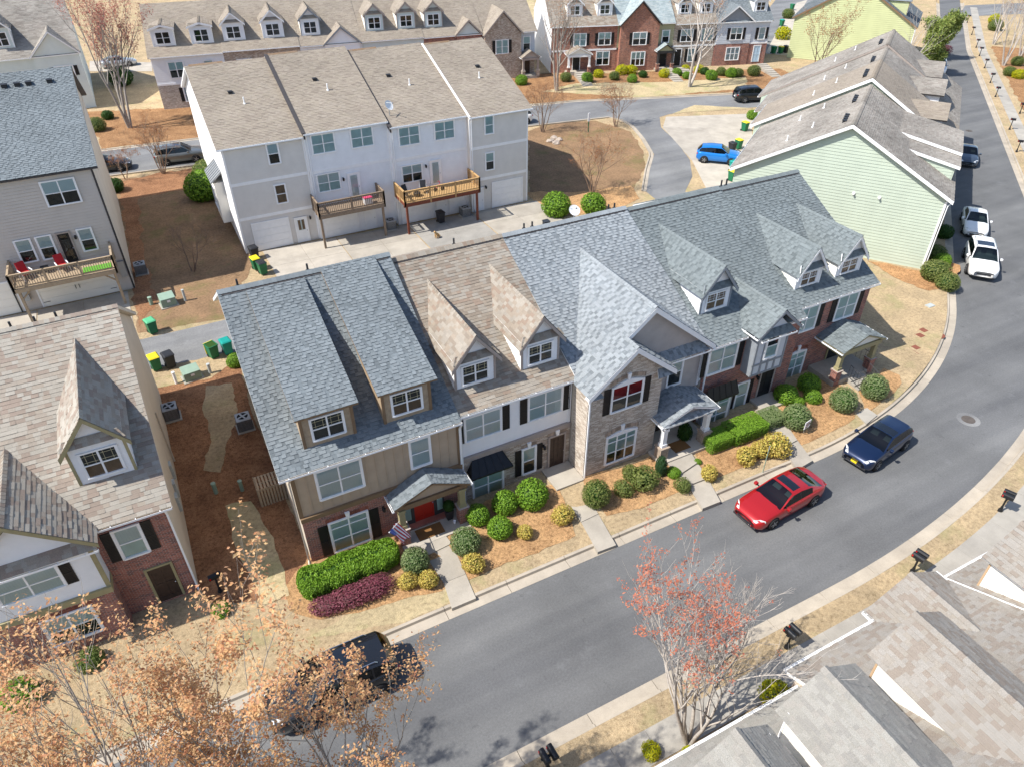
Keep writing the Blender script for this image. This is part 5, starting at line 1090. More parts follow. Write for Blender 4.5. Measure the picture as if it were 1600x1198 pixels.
# ------------------------------------------------------------------ left foreground house
DY = 24.1; HD = thing('townhouse', 'brick and white sided house with mottled brown shingle roof at the left edge', 'townhouse', (-8, DY, .2), 0, None, local=False); XD = -3.2; DR = 32.0
zfD = lambda y: 5.6+(y-23.8)*(10.4-5.6)/(DR-23.8); sD = (10.4-5.6)/(DR-23.8)
mb = MB(); mb.box(-16, XD, DY, 39.9, 0, 5.55); mb.build('wall', 'beige_wall', HD); mb = MB(); mb.slab([(XD,DY,5.55),(XD,39.9,5.55),(XD,DR,10.2)], (1,0,0), .1); mb.build('gable_wall', 'beige_wall', HD)
roof(HD, [(-16,23.8,5.6),(XD+.28,23.8,5.6),(XD+.28,DR,10.4),(-16,DR,10.4)], 'sh_mixed', 'beige_wall', .16, parts=200, expo=.185, tab=.30); roof(HD, [(XD+.28,40.2,5.6),(-16,40.2,5.6),(-16,DR,10.4),(XD+.28,DR,10.4)], 'sh_mixed', 'beige_wall', .16, 'rear_roof', expo=.3, tab=.6)
aD = atan2(10.4-5.6, DR-23.8); ridge_cap(HD, (-16,DR,10.4), (XD+.28,DR,10.4), (0,-cos(aD),-sin(aD)), (0,cos(aD),-sin(aD)), 'sh_mixed', .2)
gable_dormer(HD, -5.8, -3.76, 25.46, 8.5, 9.78, zfD, sD, ('sh_mixed','white_siding','olive_trim'), 'interior_dark', muntin='muntin_tan', back2='interior_tan')
gable_dormer(HD, -12.4, -10.4, 25.46, 8.5, 9.78, zfD, sD, ('sh_mixed','white_siding','olive_trim'), 'interior_dark', muntin='muntin_tan')
fD = Face((0,DY-.03,0)); front_panel(HD, -6.0, XD, 0, 5.5, DY, .03, 'brick_red', 'front_wall')
T2 = (0,700); a0, a1, b0, b1 = rect(T2, [(645,485),(805,430),(880,590),(725,640)], DY); window(fD, a0+.05, a1-.05, b0+.05, b1-.05, HD, 1, 2, back='blind', back2='blind_pale'); shutter(fD, a0-.42, a0-.04, b0, b1, HD); shutter(fD, a1+.04, a1+.42, b0, b1, HD)
door(fD, -4.75, -3.85, .35, 2.4, HD, 'wood_door', 'olive_trim')
bx = -5.95; bY = 23.35
mb = MB(); mb.box(-10.1, bx, bY, DY, 3.0, 5.55); mb.poly([(-10.1,bY,5.55),(bx,bY,5.55),(-8.0,bY,7.3)]); mb.build('bay_wall', 'white_siding', HD); mb = MB(); mb.box(-10.1, bx, bY-.1, DY, 0, 2.75); mb.build('bay_brick', 'brick_red', HD)
fB = Face((0,bY,0)); siding(fB, [(-10.1,3.05),(bx,3.05),(bx,5.5),(-10.1,5.5)], HD, 'white_siding', .18); siding(fB, [(-9.6,5.75),(-6.3,5.75),(-8,7.2)], HD, 'white_siding', .18)
mb = MB(); mb.box(-10.15, bx+.03, bY-.13, DY, 2.75, 3.05); mb.build('trim_band', 'olive_trim', HD); mb = MB(); fB.box(mb, bx-.14, bx+.03, 3.05, 5.5, 0, .05); mb.build('corner_board', 'olive_trim', HD)
a0, a1, b0, b1 = rect(T2, [(-60,800),(325,672),(392,795),(0,925)], bY); window(fB, a0+.05, a1-.05, b0+.05, b1-.05, HD, 2, 2, back='blind', proud=.075); shutter(fB, a1+.04, a1+.42, b0, b1, HD)
fBb = Face((0,bY-.1,0)); window(fBb, -8.6, -6.9, .95, 2.4, HD, 2, 2, back='blind', back2='interior_dark'); soldier(fBb, -8.7, -6.8, 2.46, HD)
for sg in (-1, 1):
    xe = -8.0+sg*2.4; pts = [(xe,zfD and 23.9,5.66),(xe,bY-.35,5.66),(-8.0,bY-.35,7.75),(-8.0,27.6,7.75)]
    if sg > 0: pts = [pts[1], pts[0], pts[3], pts[2]]
    roof(HD, pts, 'sh_mixed', 'olive_trim', .1, 'gable_roof')
    mb = MB(); mb.slab([(xe,bY-.36,5.44),(-8,bY-.36,7.53),(-8,bY-.36,7.74),(xe,bY-.36,5.65)], (0,-1,0), .05); mb.build('rake_board', 'olive_trim', HD)
LG = hypot(2.4, 2.09); ridge_cap(HD, (-8,bY-.35,7.75), (-8,27.4,7.75), (-2.4/LG,0,-2.09/LG), (2.4/LG,0,-2.09/LG), 'sh_mixed', .16)
roof(HD, [(-10.2,bY-.36,5.42),(bx+.25,bY-.36,5.42),(bx-.2,bY-.02,5.78),(-10.0,bY-.02,5.78)], 'sh_mixed', 'olive_trim', .06, 'pent_roof')
gutter(HD, (-10.2,bY-.36,5.41), (bx+.3,bY-.36,5.41), (0,-1,0)); gutter(HD, (bx+.35,23.8,5.59), (XD+.28,23.8,5.59), (0,-1,0)); downspout(HD, [(XD-.05,23.9,5.45),(XD-.02,DY-.08,5.1),(XD-.02,DY-.08,.3)])
for x in (-7.0, -6.1, -5.3): vent_pipe(HD, (x, DR+.3, 10.25), .3)
for yv in (30.6, 29.2, 28.2): mb = MB(); mb.box(XD, XD+.12, yv-.2, yv+.2, 1.4, 2.3); mb.build('meter_box', 'utility_grey', HD)
mb = MB(); mb.tube([(XD+.06,33.2,3.6),(XD+.06,33.2,.3)], .05, 6); mb.build('drain_pipe', 'beige_wall', HD)
# ------------------------------------------------------------------ green row along the street
EA = radians(35.5); EO = (50.2, 29.5)
def ew(x, y): return (EO[0]+cos(EA)*x-sin(EA)*y, EO[1]+sin(EA)*x+cos(EA)*y)
EX = [0, 5.8, 11.6, 18.5, 25, 32.4]; EZ = [10, 9.95, 10.5, 10.3, 10.55]; EYB = [15.2, 15.3, 16.2, 17.2, 18.2]
EL = ['mint green end house with long gable wall beside the street', 'house second from the mint gable, under mottled grey-tan roof', 'middle house of the green row, roof edged by a white rake', 'house next to the far end of the green row with black roof vents', 'far end house of the green row beside the lime house']
EH = []
for i in range(5):
    x0, x1 = EX[i], EX[i+1]; H = thing('row_house', EL[i], 'townhouse', (*ew(x0, 0), .1), EA, 'green row houses along the street'); EH.append(H); w_ = x1-x0; ze, zr, yb = 5.7, EZ[i], EYB[i]; yr = 7.5
    sh = ('sh_weath','sh_weath','sh_beige','sh_weath','sh_weath')[i]
    sR = (zr-ze)/(yr+.35); zre = zr-(yb+.3-yr)*.56
    mb = MB(); mb.slab([(.0,0,-.1),(.0,0,ze-.12),(.0,yr,zr-.25),(.0,yb,zre-.05),(.0,yb,-.1)], (-1,0,0), w_); mb.build('wall', 'mint_siding', H)
    if i in (0, 2):
        mb = MB(); mb.slab([(0,yb,zre+.1),(0,0,ze-.1),(0,yr,zr-.15)], (-1,0,0), .1); mb.build('gable_wall', 'mint_siding', H)
    x00 = -.35 if i == 0 else (-.12 if i == 2 else 0)
    fa = 'white_trim' if i in (0, 2) else 'taupe_trim'; roof(H, [(x00,-.35,ze),(w_,-.35,ze),(w_,yr,zr),(x00,yr,zr)], sh, fa, .16); roof(H, [(w_,yb+.3,zre),(x00,yb+.3,zre),(x00,yr,zr),(w_,yr,zr)], sh, fa, .16, 'rear_roof')
    a1_ = atan2(zr-ze, yr+.35); a2_ = atan2(zr-zre, yb+.3-yr); ridge_cap(H, (x00,yr,zr), (w_,yr,zr), (0,-cos(a1_),-sin(a1_)), (0,cos(a2_),-sin(a2_)), sh, .22)
    if i in (0, 2):
        mb = MB(); mb.slab([(x00-.02,-.35,ze-.26),(x00-.02,yr,zr-.26),(x00-.02,yr,zr-.01),(x00-.02,-.35,ze-.01)], (-1,0,0), .05); mb.build('rake_board', 'white_trim', H); mb = MB(); mb.slab([(x00-.02,yr,zr-.26),(x00-.02,yb+.3,zre-.26),(x00-.02,yb+.3,zre-.01),(x00-.02,yr,zr-.01)], (-1,0,0), .05); mb.build('rake_board', 'white_trim', H)
    zr_ = lambda y: zr-(y-yr)*(zr-zre)/(yb+.3-yr)
    for k in range(4 if i != 2 else 5): box_vent(H, (w_*.25+k*.55, yr+.75, zr_(yr+.75)), s=.26)
    vent_pipe(H, (w_*.35, yr+4.5, zr_(yr+4.5)), .4, .05, 'white_trim'); vent_pipe(H, (w_*.6, yr+3.0, zr_(yr+3)), .4, .05, 'white_trim')
    gutter(H, (w_,yb+.3,zre-.02), (x00,yb+.3,zre-.02), (0,1,0), hang=False)
H = EH[0]; fE = Face((0,0,0), (0,-1,0), (-1,0,0)); zre = 10-(15.5-7.5)*.56
siding(fE, [(-15.2,.1),(0,.1),(0,5.6),(-7.5,9.8),(-15.2,zre+.05)], H, 'mint_siding', .235, lap=.025, gap=0)
mb = MB(); fE.box(mb, -.14, .0, 0, 5.5, .0, .07); mb.build('corner_board', 'white_trim', H)
for y, z in ((6.2,5.0),(4.4,5.0)): mb = MB(); mb.lathe(fE.p(-y, z, .02), [(.12,0),(.12,.06),(.07,.1),(.07,.2)], 10, 0, fE.n); mb.build('wall_vent', 'white_trim', H)
downspout(H, [(0.0,-.4,5.6),(-.08,-.1,5.2),(-.08,-.1,.2)])
# shed wings towards the street on the first two houses
for hi, xa, xb, dz in ((0, 3.4, 5.78, 0), (1, 0.0, 5.6, .28)):
    H = EH[hi]; zt, zb_ = 8.42+dz, 7.0+dz; k = (zt-zb_)/6.45
    roof(H, [(xa-.15,-.3,zb_),(xb,-.3,zb_),(xb,6.4,zt),(xa-.15,6.4,zt)], 'sh_weath', 'white_trim', .16, 'wing_roof')
    mb = MB(); mb.slab([(xa,6.3,zt-.3),(xa,.1,zb_-.1),(xa,.1,5.6),(xa,1,6.1)], (-1,0,0), .08); mb.build('wing_wall', 'mint_siding', H); siding(Face((xa,0,0), (0,-1,0), (-1,0,0)), [(-5.9,zt-.35),(-.1,5.6),(-.1,zb_-.12)], H, 'mint_siding', .22)
    mb = MB(); mb.box(xa, xb, 0, .1, 5.4, zb_-.1); mb.build('wing_front', 'mint_siding', H)
    mb = MB(); mb.slab([(xa-.18,-.3,zb_-.22),(xa-.18,6.4,zt-.22),(xa-.18,6.4,zt),(xa-.18,-.3,zb_)], (-1,0,0), .05); mb.build('rake_board', 'white_trim', H)
for hi, xa, xb, zrr, zee, yf, wm in ((2, .4, 5.6, 8.5, 7.75, 1.4, 'white_siding'), (3, .3, 5.9, 8.75, 8.0, 1.9, 'white_siding'), (4, .3, 6.6, 8.8, 8.0, 2.3, 'mint_siding')):
    H = EH[hi]; xm = (xa+xb)/2; zf_ = lambda z: (z-5.7)/((EZ[hi]-5.7)/7.85)-.35
    for sg in (-1, 1):
        xe = xm+sg*(xb-xa)/2; pts = [(xe,zf_(zee)+.1,zee),(xe,yf-.3,zee),(xm,yf-.3,zrr),(xm,zf_(zrr)+.1,zrr)]
        if sg > 0: pts = [pts[1], pts[0], pts[3], pts[2]]
        roof(H, pts, 'sh_beige' if hi == 2 else 'sh_weath', 'dark_trim', .12, 'wing_roof')
    mb = MB(); mb.box(xa+.3, xb-.3, yf, 5, 5.8, zee-.05); mb.poly([(xa+.3,yf,zee-.05),(xb-.3,yf,zee-.05),(xm,yf,zrr-.15)]); mb.build('wing_wall', wm, H)
    siding(Face((xa+.3,0,0), (0,-1,0), (-1,0,0)), [(-4.5,6.2),(-yf,6.2),(-yf,zee-.1),(-4.5,zee-.1)], H, wm, .2)
# ------------------------------------------------------------------ lime house beyond
IX = 64; HI = thing('row_house', 'lime green sided house with bare gable wall behind the green row', 'townhouse', (*ew(IX, 5.8), .1), EA)
mb = MB(); mb.box(0, 12, 0, 16, -.1, 5.6); mb.slab([(0,16,5.6),(0,0,5.6),(0,8,10.4)], (-1,0,0), .1); mb.build('wall', 'lime_siding', HI); siding(Face((0,0,0), (0,-1,0), (-1,0,0)), [(-16,.1),(0,.1),(0,5.6),(-8,10.2),(-16,5.6)], HI, 'lime_siding', .25, lap=.04)
roof(HI, [(-.3,-.35,5.5),(12,-.35,5.5),(12,8,10.5),(-.3,8,10.5)], 'sh_blue', 'brown_trim', .2); roof(HI, [(12,16.35,5.5),(-.3,16.35,5.5),(-.3,8,10.5),(12,8,10.5)], 'sh_blue', 'brown_trim', .2, 'rear_roof')
gable_dormer(HI, 1.2, 4.2, 1.6, 8.6, 9.8, lambda y: 5.5+(y+.35)*.6, .6, ('sh_blue','lime_siding','brown_trim'), side='lime_siding', tabs=False, panes=False)
mb = MB(); mb.tube([(-.05,-.1,5.4),(-.05,-.1,.2)], .06, 6); mb.build('downspout', 'metal_white', HI)
# ------------------------------------------------------------------ generic rows in the distance (fronts face the camera)
def row_unit(name, label, org, ang, x0, x1, ze, zr, dep, lower, upper, sh, trim='white_trim', group=None, zs=2.9, wins=(), dorm=(), doorx=None, doorm='black_paint', gable=None, porch=None, sides=(0,0), sidem='white_siding', shut='shutter_black', proj=0, cat='townhouse', dwall='white_siding'):
    c, s = cos(ang), sin(ang); H = thing(name, label, cat, (org[0]+c*x0, org[1]+s*x0, .1), ang, group); w_ = x1-x0; yr = dep/2
    mb = MB(); mb.box(0, w_, 0, dep, -.1, ze-.08); mb.build('wall', sidem, H); f = Face((0,0,0))
    mb = MB(); mb.box(0.01, w_-.01, -.06, 0, -.1, zs); mb.build('lower_wall', lower, H)
    if upper.startswith('brick'): mb = MB(); mb.box(0.01, w_-.01, -.058, 0, zs, ze-.1); mb.build('upper_wall', upper, H)
    else: siding(Face((0,-.03,0)), [(0.01,zs),(w_-.01,zs),(w_-.01,ze-.1),(.01,ze-.1)], H, upper, .22)
    mb = MB(); mb.box(0, w_, -.1, 0, zs-.12, zs+.1); mb.build('trim_band', trim, H)
    roof(H, [(-.25 if sides[0] else 0,-.35,ze),(w_+(.25 if sides[1] else 0),-.35,ze),(w_+(.25 if sides[1] else 0),yr,zr),(-.25 if sides[0] else 0,yr,zr)], sh, trim, .15, tab=.4, expo=.2); roof(H, [(w_,dep+.3,ze),(0,dep+.3,ze),(0,yr,zr),(w_,yr,zr)], sh, trim, .15, 'rear_roof', tabs=False)
    for k, x in enumerate((0, w_)):
        if sides[k]: mb = MB(); mb.slab([(x,0,ze-.08),(x,dep,ze-.08),(x,yr,zr-.15)] if k else [(x,dep,ze-.08),(x,0,ze-.08),(x,yr,zr-.15)], (1 if k else -1,0,0), .1); mb.build('gable_wall', sidem, H)
    gutter(H, (0,-.35,ze-.01), (w_,-.35,ze-.01), (0,-1,0), hang=False); ff = Face((0,-.06,0))
    fg = ff
    for (xc, ww, z0, z1, cols, sh_) in wins:
        ff = Face((0,-(gable[3]+.01),0)) if gable and abs(xc-gable[0]) < gable[1]-.3 else fg
        window(ff, xc-ww/2, xc+ww/2, z0, z1, H, cols, 2, back='blind' if (int(xc*7)+cols) % 2 else 'blind_pale', back2='interior_dark' if int(xc*5) % 2 else None, panes=False)
        if sh_: shutter(ff, xc-ww/2-.5, xc-ww/2-.09, z0, z1, H, shut); shutter(ff, xc+ww/2+.09, xc+ww/2+.5, z0, z1, H, shut)
    ff = fg
    if doorx is not None: door(ff, doorx-.48, doorx+.48, .35, 2.5, H, doorm, trim)
    zf_ = lambda y: ze+(y+.35)*(zr-ze)/(yr+.35); sl_ = (zr-ze)/(yr+.35)
    for xc, dw, dh, dp in dorm: gable_dormer(H, xc-dw/2, xc+dw/2, 1.1, zf_(1.1)+dh, zf_(1.1)+dh+dp, zf_, sl_, (sh, dwall, trim), panes=False, side='cream_siding', tabs=True)
    if gable:
        xc, hw, zp, yf, wm = gable; k = (zp-ze)/hw
        for sg in (-1, 1):
            xe = xc+sg*hw; pts = [(xe,zf_ and .3,ze+.02),(xe,-yf-.3,ze+.02),(xc,-yf-.3,zp),(xc,(zp-ze)/sl_+.0,zp)]
            if sg > 0: pts = [pts[1], pts[0], pts[3], pts[2]]
            roof(H, pts, sh, trim, .12, 'gable_roof', tab=.4, expo=.2)
            mb = MB(); mb.slab([(xe,-yf-.31,ze-.2),(xc,-yf-.31,zp-.22),(xc,-yf-.31,zp),(xe,-yf-.31,ze+.02)], (0,-1,0), .05); mb.build('rake_board', trim, H)
        mb = MB(); mb.slab([(xc-hw+.25,-yf,ze-.05),(xc+hw-.25,-yf,ze-.05),(xc,-yf,zp-.3)], (0,-1,0), .05); mb.build('gable_wall', wm, H)
        if yf > .1:
            bu = wm if wm.startswith('brick') else upper; mb = MB(); mb.box(xc-hw+.25, xc+hw-.25, -yf, -.05, -.1, zs); mb.build('bay_wall', lower, H); mb = MB(); mb.box(xc-hw+.25, xc+hw-.25, -yf+.002, -.05, zs, ze-.05); mb.build('bay_wall', bu, H)
            if not bu.startswith('brick'): siding(Face((0,-yf+.002,0)), [(xc-hw+.25,zs+.1),(xc+hw-.25,zs+.1),(xc+hw-.25,ze-.1),(xc-hw+.25,ze-.1)], H, bu, .22)
    if porch:
        xa, xb, pm = porch; porch_gable(H, xa, xb, -1.9, -.06, 2.75, 3.6, sh, trim, gm=pm)
        for x in (xa+.3, xb-.3): column(H, x, -1.6, 0, 2.45, 1.0, trim, lower, .25, .4)
        mb = MB(); mb.box(xa+.1, xb-.1, -1.8, -.06, -.1, .35); mb.build('porch_slab', 'concrete', H)
    return H
GA, GO = radians(-8.2), (3.6, 100.5)
GN = 'townhouses of the far back row'
def dbl(xc, z0=3.5, z1=5.0, w_=1.7, s_=True): return (xc, w_, z0, z1, 2, s_)
row_unit('townhouse', 'far white end townhouse partly behind the pink budded tree', GO, GA, 0, 8.2, 6.0, 10.6, 14, 'brick_pale', 'white_siding', 'sh_beige', group=GN, wins=(dbl(2.6,3.6,5.3,s_=False), (6.3,1.0,4.5,5.2,1,False), dbl(3.6,.8,2.4)), dorm=((1.9,2.5,2.0,.35),(6.2,2.5,2.0,.35)), doorx=6.6, sides=(1,0))
row_unit('townhouse', 'far brick townhouse with dark red shutters and two white dormers', GO, GA, 8.2, 17.3, 6.1, 10.6, 14, 'brick_stone', 'brick_stone', 'sh_beige', group=GN, wins=(dbl(2.3),dbl(6.6)), dorm=((1.7,2.5,2.0,1.1),(6.3,2.5,2.0,1.1)), doorx=4.5, shut='shutter_red')
row_unit('townhouse', 'far white townhouse with a charcoal trimmed low gable beside one dormer', GO, GA, 17.3, 25.0, 6.0, 10.7, 14, 'brick_red', 'white_siding', 'sh_beige', 'slate_trim', group=GN, wins=(dbl(3.2),), dorm=((1.7,2.4,2.0,1.1),), gable=(5.2,2.4,8.0,.3,'white_siding'), doorx=2)
row_unit('townhouse', 'far pale green townhouse with two sage trimmed dormers', GO, GA, 25.0, 33.0, 6.0, 10.6, 14, 'brick_stone', 'sage_siding', 'sh_beige', 'taupe_trim', group=GN, wins=(dbl(2.0),dbl(6.0)), dorm=((2.0,2.4,2.0,1.1),(6.1,2.4,2.0,1.1)), doorx=4, dwall='sage_siding')
row_unit('townhouse', 'far townhouse with one dormer and small pale gable over red brick', GO, GA, 33.0, 41.0, 5.9, 10.6, 14, 'brick_red', 'brick_red', 'sh_beige', 'taupe_trim', group=GN, wins=(dbl(2.4),), dorm=((1.7,2.4,2.0,1.1),), gable=(6.0,1.9,7.7,.3,'sage_siding'), doorx=2, dwall='sage_siding')
Hn = row_unit('townhouse', 'far brown brick end townhouse with grey board gable above the white roof edge', GO, GA, 41.0, 48.4, 5.7, 10.7, 14, 'brick_stone', 'pale_blue_siding', 'sh_beige', 'taupe_trim', group=GN, wins=((6.2,1.0,3.4,5.0,1,False), dbl(2.4,3.4,5.0)), gable=(2.6,2.8,8.6,.9,'brick_stone'), doorx=6.2, doorm='wood_door', porch=(4.9,7.6,'taupe_siding'), sides=(0,1))
HA, HO = radians(-18), (53.0, 93.4)
HN = 'townhouses of the far brick row'
row_unit('townhouse', 'far orange brick end townhouse with bright white side wall', HO, HA, 0.9, 10.2, 6.0, 10.6, 13, 'brick_orange', 'brick_orange', 'sh_tan', group=HN, wins=(dbl(4.0),dbl(7.5),(7.4,1.8,.9,2.6,2,False)), dorm=((3.4,2.1,1.7,.9),(7.6,2.1,1.7,.9)), doorx=3.6, doorm='black_paint', porch=(1.9,5.4,'cream_siding'), sides=(1,0))
row_unit('townhouse', 'far orange brick townhouse with big brick gable and olive side bay', HO, HA, 10.2, 18.4, 6.0, 10.8, 13, 'brick_orange', 'olive_siding', 'sh_teal', 'dark_trim', group=HN, wins=((7.0,1.0,3.5,5.0,1,False),(3.0,1.9,3.5,5.0,2,True),(3.0,1.9,.8,2.5,3,False)), gable=(3.0,3.0,9.0,.8,'brick_orange'), doorx=6.9, porch=(5.4,8.1,'olive_siding'))
row_unit('townhouse', 'far brown brick townhouse with two tan dormers behind the white-barked tree', HO, HA, 18.4, 24.6, 5.8, 10.4, 13, 'brick_stone', 'brick_stone', 'sh_tan', group=HN, wins=(dbl(1.9),dbl(4.9),(2.9,.9,.8,2.5,1,True)), dorm=((1.6,1.9,1.6,.9),(4.7,1.9,1.6,.9)), doorx=.9)
row_unit('townhouse', 'far red brick end townhouse with grey-blue siding and pale blue door', HO, HA, 24.6, 32.6, 5.8, 10.2, 13, 'brick_red', 'pale_blue_siding', 'sh_blue', group=HN, wins=(dbl(3.0),(6.9,.9,3.4,4.9,1,True),(2.9,1.9,.8,2.4,3,False)), dorm=((6.6,2.0,1.6,.9),), gable=(2.7,2.8,7.9,.15,'slate_trim'), doorx=6.6, doorm='door_blue', sides=(0,1))
for k, (x, n_) in enumerate(((4.5,7),(17.1,7),(19.3,4),(31.2,7))):                      # concrete steps down to the back street
    c_, s_ = cos(HA), sin(HA); T = thing('garden_steps', ('concrete steps before the white-walled brick end house','wide concrete steps before the olive bay','short concrete steps left of the white-barked tree','concrete steps below the pale blue door')[k], 'steps', (HO[0]+c_*x, HO[1]+s_*x, .1), HA, 'steps along the far brick row')
    for j in range(n_): mb = MB(); mb.box(-.7, .7, -2.2-.75*(j+1), -2.2-.75*j, -.05, .62-.085*j); mb.build('step', 'concrete', T)
# house in the far upper left corner
FO = (-13.8, 106.0)
row_unit('townhouse', 'pale sage house with white trimmed front gable in the upper left corner', FO, 0, 0, 10.0, 6.3, 12.5, 18, 'sage_siding', 'sage_siding', 'sh_weath', group=None, wins=((4.4,1.3,3.6,4.6,2,True),(8.0,1.9,3.9,5.0,2,True)), dorm=((2.6,2.4,2.2,1.2),), gable=(7.6,2.7,8.9,.3,'sage_siding'), doorx=2, sides=(0,1), sidem='sage_siding', dwall='sage_siding')
# ------------------------------------------------------------------ near roofs, lower right (houses facing the street from our side)
zJ = lambda y, ye: 5.3+(ye-y)*.47
def near_house(label, x0, x1, ye, sh, doms, bay=None, yr=-1.2, parts=0):
    H = thing('townhouse', label, 'townhouse', ((x0+x1)/2, ye-.3, .15), 0, 'townhouses on the near side of the street', local=False); zr = 5.3+(ye-yr)*.47
    mb = MB(); mb.box(x0, x1, yr*2-ye, ye-.35, 0, 5.2); mb.build('wall', 'brick_stone', H)
    r = roof(H, [(x1,ye,5.3),(x0,ye,5.3),(x0,yr,zr),(x1,yr,zr)], sh, 'white_trim', .15, expo=.14, tab=.21, parts=parts); roof(H, [(x0,2*yr-ye,5.3),(x1,2*yr-ye,5.3),(x1,yr,zr),(x0,yr,zr)], sh, 'white_trim', .15, 'rear_roof', tabs=False)
    gutter(H, (x0,ye,5.29), (x1,ye,5.29), (0,1,0))
    for (xa, xb, yf, zt, zp, shd, wm, tm) in doms:
        xm = (xa+xb)/2; z0 = zJ(yf, ye); ov = .22; k = (zp-zt)/(xm-xa); ze = zt-ov*k; yb_ = ye-(zt-5.3)/.47-.1; yp_ = ye-(zp-5.3)/.47-.1; ybe = ye-(ze-5.3)/.47-.1
        mb = MB(); mb.poly([(xa,yf,z0-.1),(xb,yf,z0-.1),(xb,yf,zt),(xm,yf,zp-.1),(xa,yf,zt)]); mb.build('dormer_wall', wm, H)
        for x, sg in ((xa,-1),(xb,1)): mb = MB(); mb.slab([(x,yf,z0-.15),(x,yf,zt),(x,yb_,zt),(x,yb_,zt-.1)], (sg,0,0), .05); mb.build('dormer_cheek', wm, H)
        for sg, xe in ((-1, xa-ov), (1, xb+ov)):
            pts = [(xe,yf+.3,ze),(xe,ybe,ze),(xm,yp_,zp),(xm,yf+.3,zp)]
            if sg > 0: pts = [pts[1], pts[0], pts[3], pts[2]]
            roof(H, pts, shd, 'white_trim', .08, 'dormer_roof', expo=.14, tab=.21, parts=parts//2)
        L = hypot(xm-xa+ov, zp-ze); ridge_cap(H, (xm,yf+.32,zp), (xm,yp_,zp), (-(xm-xa+ov)/L,0,-(zp-ze)/L), ((xm-xa+ov)/L,0,-(zp-ze)/L), shd, .17)
        fN = Face((0,yf,0), (-1,0,0), (0,1,0)); window(fN, -xm-.6, -xm+.6, z0+.25, z0+1.05, H, 2, 2, back='interior_dark')
        mb = MB(); mb.box(xa-.03, xa+.1, yf, yf+.06, z0-.1, zt); mb.build('dormer_trim', tm, H); mb = MB(); mb.box(xb-.1, xb+.03, yf, yf+.06, z0-.1, zt); mb.build('dormer_trim', tm, H)
    if bay:
        xa, xb, yf, zp = bay; xm = (xa+xb)/2
        for sg, xe in ((-1, xa), (1, xb)):
            pts = [(xe,yf,5.32),(xe,ye-.2,5.32),(xm,ye-(zp-5.3)/.47-.1,zp),(xm,yf,zp)]
            if sg > 0: pts = [pts[1], pts[0], pts[3], pts[2]]
            roof(H, pts, sh, 'white_trim', .1, 'gable_roof', expo=.14, tab=.21); gutter(H, (xe,yf,5.3), (xe,ye-.05,5.3), (sg,0,0))
        L = hypot(xb-xm, zp-5.3); ridge_cap(H, (xm,yf,zp), (xm,ye-(zp-5.3)/.47,zp), (-(xb-xm)/L,0,-(zp-5.3)/L), ((xb-xm)/L,0,-(zp-5.3)/L), sh, .17)
        mb = MB(); mb.box(xa+.3, xb-.3, ye-.35, yf-.3, 0, 5.2); mb.poly([(xa+.3,yf-.3,5.2),(xb-.3,yf-.3,5.2),(xm,yf-.3,zp-.2)]); mb.build('bay_wall', 'brick_stone', H)
    return H
near_house('near house with grey shingle roof and cream dormers at the bottom edge', 7.2, 13.55, 6.9, 'sh_neargrey', ((8.2,10.4,5.5,7.6,8.35,'sh_neargrey','cream_siding','white_trim'), (11.3,13.9,5.7,7.6,8.4,'sh_neargrey','cream_siding','white_trim')))
near_house('near house with mottled tan shingles and small street gable in the lower right', 13.6, 21.3, 7.5, 'sh_near', ((14.9,17.6,5.75,7.62,8.45,'sh_near','cream_siding','tan_trim'),), (17.6,21.2,7.95,6.3), parts=220)
near_house('near house with cream dormer framed in brown trim at the right edge', 21.35, 29.5, 7.6, 'sh_near', ((21.6,24.2,6.7,7.2,8.0,'sh_near','cream_siding','tan_trim'),))
near_house('near house whose dark low roof shows along the bottom edge', 0.5, 7.15, 5.9, 'sh_slate', ())
